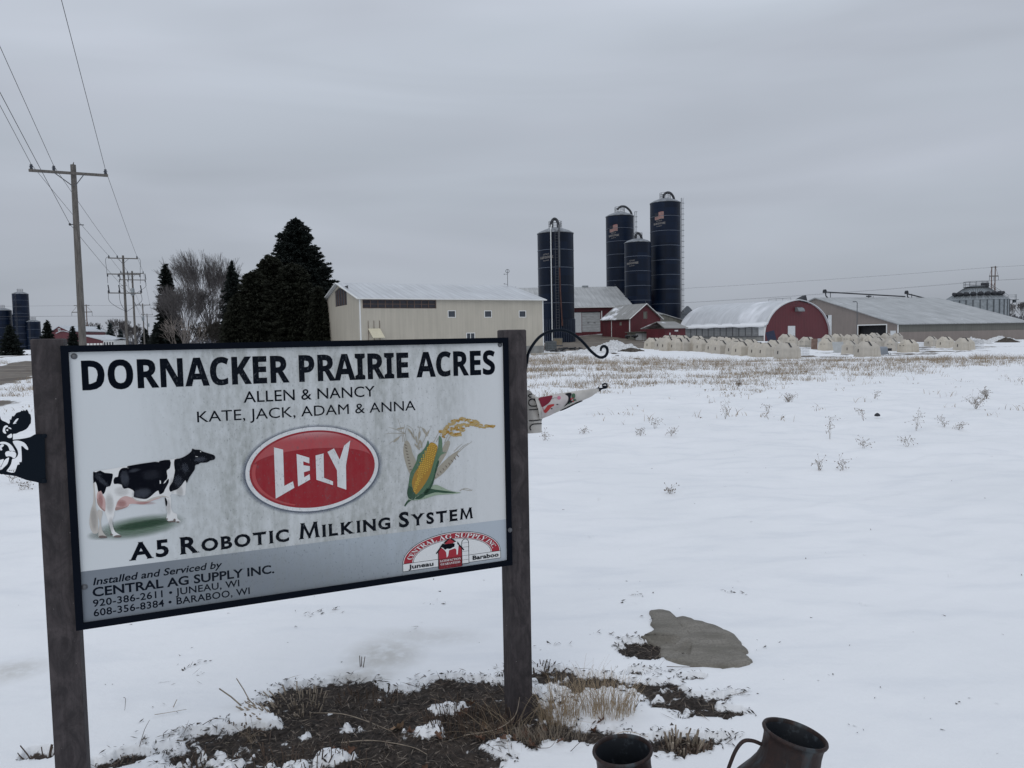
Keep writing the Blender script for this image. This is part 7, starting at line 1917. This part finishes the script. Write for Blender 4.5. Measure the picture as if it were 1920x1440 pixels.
def blades(name, X, Y_, Z, H, lean, wid, mat, r_, parent=None, **kw):
    n = len(X); a = r_.uniform(0, 2 * math.pi, n); ca, sa = np.cos(a), np.sin(a)
    b = r_.uniform(0, 2 * math.pi, n); wx, wy = np.cos(b) * wid, np.sin(b) * wid
    base = np.stack([X, Y_, Z], 1); top = base + np.stack([ca * lean * H, sa * lean * H, H], 1); midp = (base + top) / 2 + np.stack([-ca * lean * H * .15, -sa * lean * H * .15, H * .05], 1)
    w = np.stack([wx, wy, np.zeros(n)], 1)
    V = np.empty((n * 5, 3)); V[0::5] = base - w; V[1::5] = base + w; V[2::5] = midp + w * .8; V[3::5] = midp - w * .8; V[4::5] = top
    i = np.arange(n) * 5
    F3 = np.concatenate([np.stack([i, i + 1, i + 2], 1), np.stack([i, i + 2, i + 3], 1), np.stack([i + 3, i + 2, i + 4], 1)])
    return np_mesh(name, V, F3, mat, parent, **kw)

r_ = np.random.default_rng(77)
# sparse field grass in drifts
N0 = 90000
Yc = np.sqrt(r_.uniform(9 ** 2, 74 ** 2, N0)); Xc = Yc * np.tan(r_.uniform(R(-44), R(40), N0))
nz = fbm(Xc * .10, Yc * .16, 4, 61); nz2 = fbm(Xc * .5, Yc * .6, 3, 62)
edge = np.interp(Xc / Yc, [-.6, 0, .17, .39, .66], [22, 18, 18, 25, 38])          # bare crest in front, further out on the right
band = np.clip((Yc - edge) / 9, 0, 1)
far_ = np.clip(1.25 - (Yc - 30) / 60, .35, 1)
keep = r_.uniform(0, 1, N0) < np.clip((nz - .45) * 4 + (nz2 - .47) * 5 + .25, .02, 1) * band * far_ * .46
keep |= (r_.uniform(0, 1, N0) < .5 * np.clip((nz2 - .52) * 8, 0, 1)) & (Yc > edge - 4) & (Yc < 40) & (Xc / Yc < .42)
keep |= (r_.uniform(0, 1, N0) < .03 * np.clip((nz2 - .4) * 6, .2, 2)) & (Yc > 13)
clearing = (Yc > 64) & (Xc > 6)
keep &= ~clearing
keep &= yard_field(Xc, Yc) < -.05
Xc, Yc = Xc[keep], Yc[keep]
print('tufts', len(Xc))
k5 = 6
X = np.repeat(Xc, k5) + r_.normal(0, .10, len(Xc) * k5); Y_ = np.repeat(Yc, k5) + r_.normal(0, .10, len(Xc) * k5)
Z = T(X, Y_) - .02
H = r_.uniform(.08, .42, len(X)) * np.clip(np.repeat(Yc, k5) / 45, .4, 1.15) * np.repeat(r_.uniform(.5, 1.2, len(Xc)), k5)
half = len(X) // 2
sel = r_.uniform(0, 1, len(X)) < .6
blades('field_grass', X[sel], Y_[sel], Z[sel], H[sel], r_.uniform(.2, 1.2, sel.sum()), .006, M['straw'], r_, kind='stuff')
blades('field_grass', X[~sel], Y_[~sel], Z[~sel], H[~sel] * 1.1, r_.uniform(.2, 1.0, (~sel).sum()), .0055, M['straw_g'], r_, kind='stuff')
# seed heads on part of them
ns = len(X) // 5; idx = r_.choice(len(X), ns, replace=False)
C = np.stack([X[idx] + r_.normal(0, .05, ns), Y_[idx], Z[idx] + H[idx] * r_.uniform(.6, 1.0, ns)], 1); d = r_.normal(0, 1, (ns, 3)); d /= np.linalg.norm(d, axis=1)[:, None]
tris('field_seed_heads', C, d * .028, np.cross(d, r_.normal(0, 1, (ns, 3))) * .012, M['straw_g'], None, kind='stuff')

def weed(px, py, h, label, seed, n=5, spread=.5, leafy=.5, mat='straw_g'):
    rr_ = random.Random(seed); p = G(px, py); p[2] = gz(p[0], p[1])
    root = empty('dry_weed', p, 0, label=label, cat='dry weed', group='dry weeds poking out of the snow')
    m = MB(); s_ = MB()
    d0 = math.hypot(p[0], p[1]); rad = .0008 + d0 * .00007
    for i in range(n):
        a = rr_.uniform(0, 6.28); L_ = h * rr_.uniform(.6, 1.1); sp = rr_.uniform(.2, 1) * spread
        pts = [(0, 0, -.02)]; x = y = z = 0
        for q in range(5):
            f = (q + 1) / 5; x = math.cos(a) * sp * L_ * f ** 1.3; y = math.sin(a) * sp * L_ * f ** 1.3; z = L_ * f * (1 - .25 * f * sp); pts.append((x + rr_.gauss(0, .012), y + rr_.gauss(0, .012), z))
        m.tube(pts, [rad] * 3 + [rad * .8] * 2 + [rad * .6], 4, False)
        for q in range(int(9 * leafy) + 1):
            k_ = rr_.randint(2, 5); b = pts[k_]; e = (b[0] + rr_.gauss(0, .04), b[1] + rr_.gauss(0, .04), b[2] + rr_.gauss(0, .03)); m.tube([b, e], rad * .6, 3, False)
            s_.box(e, (.003 + rad * 1.5, .003 + rad, .008 + rad * 4), rotm(rr_.uniform(0, 3), rr_.uniform(-1, 1)))
    m.build('stems', M[mat], root, kind='stuff'); s_.build('seed_heads', M['seed'], root, kind='stuff')
WE = [(1536, 884, .17, 'pair of dry weed stalks leaning together on open snow'), (1579, 882, .17, 'thin drooping weed just right of the leaning weed pair'), (1556, 826, .42, 'tall curved dry weed standing alone right of centre'), (1228, 805, .26, 'bushy dry weed on the snow right of the flag'), (1258, 820, .20, 'short dry weed tuft right of the bushy one'), (1200, 818, .16, 'low wiry weed between flag and bushy weed'), (1360, 790, .42, 'slender weed stem in the middle of the snowfield'), (1620, 792, .30, 'small straw tuft left of the black stone in the snow'), (1718, 808, .40, 'tall thin weed arching over in the right snowfield'), (1770, 803, .24, 'small fan shaped weed right of the thin arching weed'), (1798, 805, .22, 'low pale weed near the right snow edge'), (1830, 770, .34, 'wide brown weed clump near the right edge'), (1850, 745, .30, 'bushy weed patch behind the wide brown clump'), (1700, 838, .16, 'broken weed stalk lying slanted on smooth snow'), (1478, 755, .28, 'brown weed clump left of the field middle'), (1385, 728, .30, 'straw coloured weed bush in the field middle'), (1020, 822, .18, 'small straw tuft beside the right post'), (1094, 810, .16, 'tiny grass tuft right of the hanging flag'), (1256, 926, .08, 'tiny weed sprig alone on smooth snow'), (1620, 838, .14, 'faint short weed sprig near the tall curved weed'), (24, 905, .30, 'brown dry weed under the steel cow head'), (45, 920, .14, 'thin weed twig left of the left post'), (470, 1378, .05, 'curled twig at the left edge of the mulch bed'), (1640, 745, .24, 'weed clump at the near edge of the field grass'), (1440, 770, .25, 'small weed left of the brown clump')]
for i, (px, py, h, lb) in enumerate(WE):
    weed(px, py, h * .82, lb, 100 + i, n=4 if i not in (11, 12, 14, 15) else 14, spread=.8 if i not in (0, 2, 6, 8) else .35, leafy=.7)
p = G(1645, 781); m = MB(); m.lathe([(0, 0), (.09, .02), (.08, .09), (.03, .15), (0, .16)], 7); o = m.build('black_stone', M['black'], label='small black stone on the right snowfield', cat='stone'); o.location = p; o.scale = (.6, .45, .42)

# foreground -----------------------------------------------------------------
def scatter_chips(name, n, mat, seed, lo, size, kind='stuff', thr=.0, updown=.25, wr=(.08, .26)):
    rs = np.random.default_rng(seed); a = G(200, 1435); x = rs.uniform(-1.7, 1.5, n); y = rs.uniform(1.6, 4.4, n)
    sf = soil_field(x, y); kp = sf > thr + rs.uniform(-.55, .35, n) ** 1; x, y = x[kp], y[kp]; n = len(x)
    z = gzs(x, y); ang = rs.uniform(0, math.pi, n) + rs.normal(0, .3, n); L_ = rs.uniform(size[0], size[1], n); w = L_ * rs.uniform(wr[0], wr[1], n); t = rs.uniform(-updown, updown, n) * 2
    u = np.stack([np.cos(ang) * np.cos(t), np.sin(ang) * np.cos(t), np.sin(t)], 1); v = np.stack([-np.sin(ang), np.cos(ang), rs.normal(0, .4, n)], 1); c = np.stack([x, y, z + .004 + np.abs(np.sin(t)) * L_ * .5], 1)
    V = np.empty((n * 5, 3)); V[0::5] = c - u * L_[:, None] / 2; V[1::5] = c - v * w[:, None] / 2; V[2::5] = c + u * L_[:, None] / 2; V[3::5] = c + v * w[:, None] / 2; V[4::5] = c + np.array([0, 0, 1.]) * w[:, None] * .5
    i = np.arange(n) * 5; F3 = np.concatenate([np.stack([i, i + 1, i + 4], 1), np.stack([i + 1, i + 2, i + 4], 1), np.stack([i + 2, i + 3, i + 4], 1), np.stack([i + 3, i, i + 4], 1)])
    return np_mesh(name, V, F3, mat, None, kind=kind)
scatter_chips('mulch_chips', 60000, M['mulch'], 1, 0, (.008, .034))
scatter_chips('mulch_chips', 16000, M['mulch2'], 2, 0, (.012, .045), wr=(.05, .13))
scatter_chips('mulch_straw', 1600, M['stub'], 3, 0, (.03, .09), updown=.15, wr=(.015, .03))
scatter_chips('mulch_sticks', 3500, M['straw_d'], 4, 0, (.03, .10), updown=.3, wr=(.02, .045))
# stray bits on the snow around the bed
rs = np.random.default_rng(9); n = 12000; x = rs.uniform(-1.9, 2.0, n); y = rs.uniform(1.7, 4.8, n); sf = soil_field(x, y); kp = (sf > -.62) & (rs.uniform(0, 1, n) < .12 + .6 * (sf > -.35)); x, y = x[kp], y[kp]; n = len(x); z = gzs(x, y) + .003
C = np.stack([x, y, z], 1); d = rs.normal(0, 1, (n, 3)); d[:, 2] *= .2; d /= np.linalg.norm(d, axis=1)[:, None]; sz = rs.uniform(.003, .014, n)[:, None]
w = np.cross(d, np.array([0, 0, 1.])) ; tris('mulch_crumbs', C, d * sz, w * sz * .35 + rs.normal(0, .15, (n, 3)) * sz, M['mulch'], None, kind='stuff')

rs = np.random.default_rng(19); n = 170; Yn = rs.uniform(2.5, 16, n); Xn = Yn * np.tan(rs.uniform(R(-38), R(36), n)); z = gzs(Xn, Yn) + .004
C = np.stack([Xn, Yn, z], 1); d = rs.normal(0, 1, (n, 3)); d[:, 2] = np.abs(d[:, 2]) * .25; d /= np.linalg.norm(d, axis=1)[:, None]; sz = (rs.uniform(.003, .011, n) * (1 + Yn * .08))[:, None]
tris('snow_flecks', C, d * sz, np.cross(d, np.array([0, 0, 1.])) * sz * .22 + rs.normal(0, .05, (n, 3)) * sz, M['straw_d'], None, kind='stuff')

def stub_clump(px, py, n, spread_px, hrange, rad, mat, label, seed, tilt=.35, tubes=True, cat='dead plant', name='cut_plant_clump', ydeep=1.0, leanx=0.0):
    rr_ = random.Random(seed); p = G(px, py); p[2] = gz(p[0], p[1]); root = empty(name, p, 0, label=label, cat=cat)
    q = G(px + spread_px, py); sp = abs(q[0] - p[0]); m = MB()
    for i in range(n):
        a = rr_.uniform(0, 6.28); r = sp * math.sqrt(rr_.random()); x, y = r * math.cos(a), r * math.sin(a) * ydeep
        zz = gz(p[0] + x, p[1] + y) - p[2] - .01; h = rr_.uniform(*hrange); tx = x / sp * tilt + rr_.gauss(0, .15) + leanx; ty = y / sp * tilt + rr_.gauss(0, .15)
        rd = rad * rr_.uniform(.6, 1.2)
        m.tube([(x, y, zz), (x + tx * h * .5, y + ty * h * .5, zz + h * .55), (x + tx * h, y + ty * h, zz + h)], [rd, rd * .95, rd * .85], 5)
    m.build('stems', M[mat], root, kind='stuff')
    return root
stub_clump(548, 1312, 110, 66, (.012, .052), .0030, 'stub', 'fan of pale cut stems at the left end of the mulch bed', 1, .7, ydeep=.8, leanx=-.25)
stub_clump(500, 1328, 34, 40, (.010, .028), .0040, 'stub', 'low pale stem stubs half buried in snow left of the fan', 2, 1.0, leanx=-.5)
stub_clump(880, 1345, 340, 95, (.02, .065), .0020, 'straw_d', 'dense dark stubble plant with brown leaves left of the right post', 3, .3, ydeep=.55)
stub_clump(1285, 1395, 120, 48, (.01, .045), .0040, 'straw_d', 'dark chopped stalk clump between the two milk cans', 4, .3, ydeep=.7)
stub_clump(1280, 1392, 30, 40, (.03, .075), .0050, 'stub', 'few pale stalks inside the chopped clump between the cans', 5, .3, ydeep=.7)
stub_clump(560, 1425, 110, 130, (.02, .06), .0024, 'straw_d', 'dark stubble along the bottom edge of the mulch bed', 6, .3, ydeep=.5)
stub_clump(375, 1425, 24, 22, (.02, .05), .0030, 'straw_d', 'small dark sprig cluster at the lower left of the mulch', 7, .5)
stub_clump(690, 1300, 60, 60, (.015, .045), .0028, 'straw_d', 'short stubble at the back edge of the mulch bed', 8, .4, ydeep=.6)
stub_clump(1010, 1250, 40, 40, (.015, .05), .003, 'straw_d', 'withered sprigs behind the right post', 9, .6, ydeep=.5)
stub_clump(1392, 1318, 30, 26, (.008, .02), .002, 'straw_d', 'crumbs of stems at the right end of the mulch strip', 10, .6, ydeep=.5) if False else None
stub_clump(80, 1415, 26, 28, (.02, .07), .0028, 'straw_d', 'withered brown plant at the foot of the left post', 11, .9, ydeep=.6)
stub_clump(235, 1425, 40, 34, (.01, .03), .0022, 'straw_d', 'flattened dead tuft right of the left post', 12, 1.6, ydeep=.6)
stub_clump(676, 1248, 3, 12, (.03, .07), .0030, 'straw_d', 'three short sticks upright in the icy snow', 13, .1)
stub_clump(460, 1315, 2, 12, (.09, .12), .0032, 'stub', 'two long bent stems curving out left of the fan', 14, .2, leanx=-.8)

def grass_clump(px, py, spread_px, n, hr, label, seed, mat='straw', lean=.55, ydeep=.7):
    rs = np.random.default_rng(seed); p = G(px, py); q = G(px + spread_px, py); sp = abs(q[0] - p[0])
    root = empty('dry_grass_clump', (0, 0, 0), 0, label=label, cat='dry grass')
    a = rs.uniform(0, 2 * math.pi, n); r = sp * np.sqrt(rs.uniform(0, 1, n)); X = p[0] + r * np.cos(a); Yg = p[1] + r * np.sin(a) * ydeep; Z = gzs(X, Yg) - .005
    H = rs.uniform(hr[0], hr[1], n); m = MB()
    segs = 4; V = []; F3 = []
    for i in range(n):
        aa = rs.normal(math.atan2((Yg[i] - p[1]), (X[i] - p[0])), .9); L_ = lean * rs.uniform(.1, 1.3); w = rs.uniform(.0007, .0014); b = rs.uniform(0, math.pi)
        wv = np.array([math.cos(b), math.sin(b), 0]) * w; k0 = len(V)
        for s in range(segs + 1):
            t = s / segs; c = np.array([X[i] + math.cos(aa) * L_ * H[i] * t ** 1.8, Yg[i] + math.sin(aa) * L_ * H[i] * t ** 1.8, Z[i] + H[i] * (t - .22 * L_ * t * t)])
            V.append(c - wv * (1 - .6 * t)); V.append(c + wv * (1 - .6 * t))
        for s in range(segs): F3.append((k0 + 2*s, k0 + 2*s + 1, k0 + 2*s + 3, k0 + 2*s + 2))
    np_mesh('blades', np.array(V), np.array(F3), M[mat], root, kind='stuff')
    return root
grass_clump(1140, 1330, 52, 330, (.07, .17), 'golden dry grass clump right of the right post', 21)
grass_clump(1050, 1340, 40, 300, (.05, .16), 'dry grass clump at the base of the right post', 22)
grass_clump(1085, 1290, 60, 90, (.05, .15), 'sparse dry grass behind the right post base', 23)
grass_clump(960, 1365, 60, 60, (.05, .20), 'loose straws sprawling left of the right post base', 24, lean=1.4)
grass_clump(1030, 1375, 70, 260, (.03, .09), 'short tan straw fringe below the right post', 25, 'stub', .5, .35)

def leaf(px, py, s, seed, label, mat='leaf', lift=.012):
    rr_ = random.Random(seed); p = G(px, py); p[2] = gz(p[0], p[1]) + lift
    out_ = []; n = 15
    for i in range(n):
        a = 2 * math.pi * i / n; r = s * (.75 + .25 * math.sin(a * 5 + 1) + rr_.uniform(-.12, .12)) * (1.15 if abs(math.cos(a)) > .7 else .8); out_.append((r * math.cos(a), r * math.sin(a)))
    V = [(0, 0, 0)]; F3 = []
    c1, c2 = rr_.uniform(.3, 1.3), rr_.uniform(-1, 1)
    for f in (.35, .7, 1.0):
        for x, y in out_: V.append((x * f, y * f, (c1 * (y * f) ** 2 + c2 * x * y * f * f) / s * 1.1 + rr_.uniform(-.08, .08) * s * f))
    for i in range(n): F3.append((0, 1 + i, 1 + (i + 1) % n))
    for k_ in range(2):
        for i in range(n): F3.append((1 + k_*n + i, 1 + (k_+1)*n + i, 1 + (k_+1)*n + (i+1) % n, 1 + k_*n + (i+1) % n))
    m = MB(); m.add(V, F3); m.tube([(s * .9, 0, .0), (s * 1.5, rr_.uniform(-.3, .3) * s, s * .1)], s * .02, 4)
    o = m.build('fallen_leaf', M[mat], smooth='all', label=label, cat='fallen leaf', group='dead leaves around the right post'); o.location = p; o.rotation_euler = (rr_.uniform(-.7, .7) + .35, rr_.uniform(-.6, .6), rr_.uniform(0, 6.28))
LV = [(745, 1358, .030, 'leaf2', 'large tan curled leaf at the left end of the leaf litter'), (770, 1366, .026, 'leaf', 'brown leaf tucked against the large tan leaf'), (806, 1350, .022, 'leaf', 'reddish brown leaf left of the dark stubble'), (822, 1372, .022, 'leaf', 'brown leaf below the reddish one in the stubble'), (880, 1312, .024, 'leaf', 'brown leaf standing upright on the dark stubble'), (868, 1330, .026, 'leaf', 'broad brown leaf in the middle of the stubble'), (908, 1352, .024, 'leaf2', 'pale tan leaf right of the stubble middle'), (900, 1376, .022, 'leaf', 'dark brown leaf under the pale tan leaf'), (935, 1362, .024, 'leaf', 'dark crumpled leaf halfway to the right post'), (945, 1385, .022, 'leaf', 'brown leaf lying low before the right post'), (965, 1372, .018, 'leaf', 'small brown leaf touching the right post base'), (985, 1366, .026, 'leaf', 'brown leaf leaning on the right post foot'), (1010, 1372, .022, 'leaf', 'brown leaf right under the right post'), (1022, 1354, .020, 'leaf', 'small leaf in the grass beside the right post'), (1040, 1376, .018, 'leaf2', 'tan leaf at the left of the grass fringe'), (1000, 1388, .024, 'leaf', 'dark wet leaf on snow before the post'), (1110, 1360, .018, 'leaf', 'brown leaf caught in the golden grass'), (1128, 1352, .018, 'leaf', 'brown leaf at the right foot of the golden grass'), (655, 1406, .024, 'leaf', 'brown leaf on the mulch near the bottom edge'), (625, 1398, .020, 'leaf', 'small leaf left of the lone mulch leaf'), (795, 1432, .020, 'leaf', 'upright brown leaf at the bottom edge of the picture'), (1050, 1392, .016, 'leaf', 'small leaf on the snow under the grass fringe')]
for i, (px, py, s, mt, lb) in enumerate(LV): leaf(px, py, s, i + 5, lb, mt)
# long twigs lying across the bed
def twig(pxs, label, mat='stub', r=.0022, lift=.01):
    P = []
    for i, (x, y, h) in enumerate(pxs):
        g = G(x, y); P.append((g[0], g[1], gz(g[0], g[1]) + lift + h))
    P = [tuple(q) for q in poly_smooth(P, 5, False)]
    m = MB(); m.tube(P, [r * (1 - .5 * i / len(P)) for i in range(len(P))], 5); m.build('twig', M[mat], label=label, cat='twig', group='twigs lying on the mulch and snow')
twig([(870, 1370, .0), (930, 1362, .01), (965, 1350, .04), (975, 1342, .10)], 'long pale twig curving up in front of the right post')
twig([(580, 1328, 0), (640, 1332, .01), (690, 1345, .0), (735, 1362, 0)], 'pale twig lying across the upper mulch bed')
twig([(640, 1385, 0), (700, 1382, .005), (770, 1392, 0), (800, 1405, 0)], 'pale twig lying across the lower mulch bed')
twig([(380, 1365, 0), (400, 1355, .004), (420, 1353, 0)], 'thin dark twig on snow at the bed corner', 'straw_d', .0016)
twig([(290, 1342, 0), (320, 1336, .0), (350, 1331, 0)], 'thin straw on snow left of the bed', 'stub', .0014)
twig([(232, 1310, 0), (236, 1322, .02), (234, 1334, 0)], 'bent dark stalk standing in the left snow', 'straw_d', .0014)
twig([(325, 1326, 0), (332, 1316, .01)], 'short splinter stuck in the left snow', 'stub', .002)
twig([(262, 1405, 0), (272, 1385, .02), (282, 1380, .05)], 'forked weed stalk near the left post', 'straw_d', .0014)
twig([(1250, 1248, 0), (1290, 1249, 0), (1316, 1249, 0)], 'straight twig lying below the bare grey patch', 'straw_d', .0018)
twig([(1010, 1400, 0), (1030, 1405, .005), (1040, 1398, .01)], 'thin dark twig on the snow below the post', 'straw_d', .0013)
twig([(1070, 1410, 0), (1085, 1400, .01), (1100, 1392, .015)], 'thin twig on the snow left of the first can', 'straw_d', .0013)
twig([(1130, 1382, 0), (1170, 1376, .005), (1215, 1375, 0)], 'tan straw lying on snow behind the left can', 'straw', .0014)
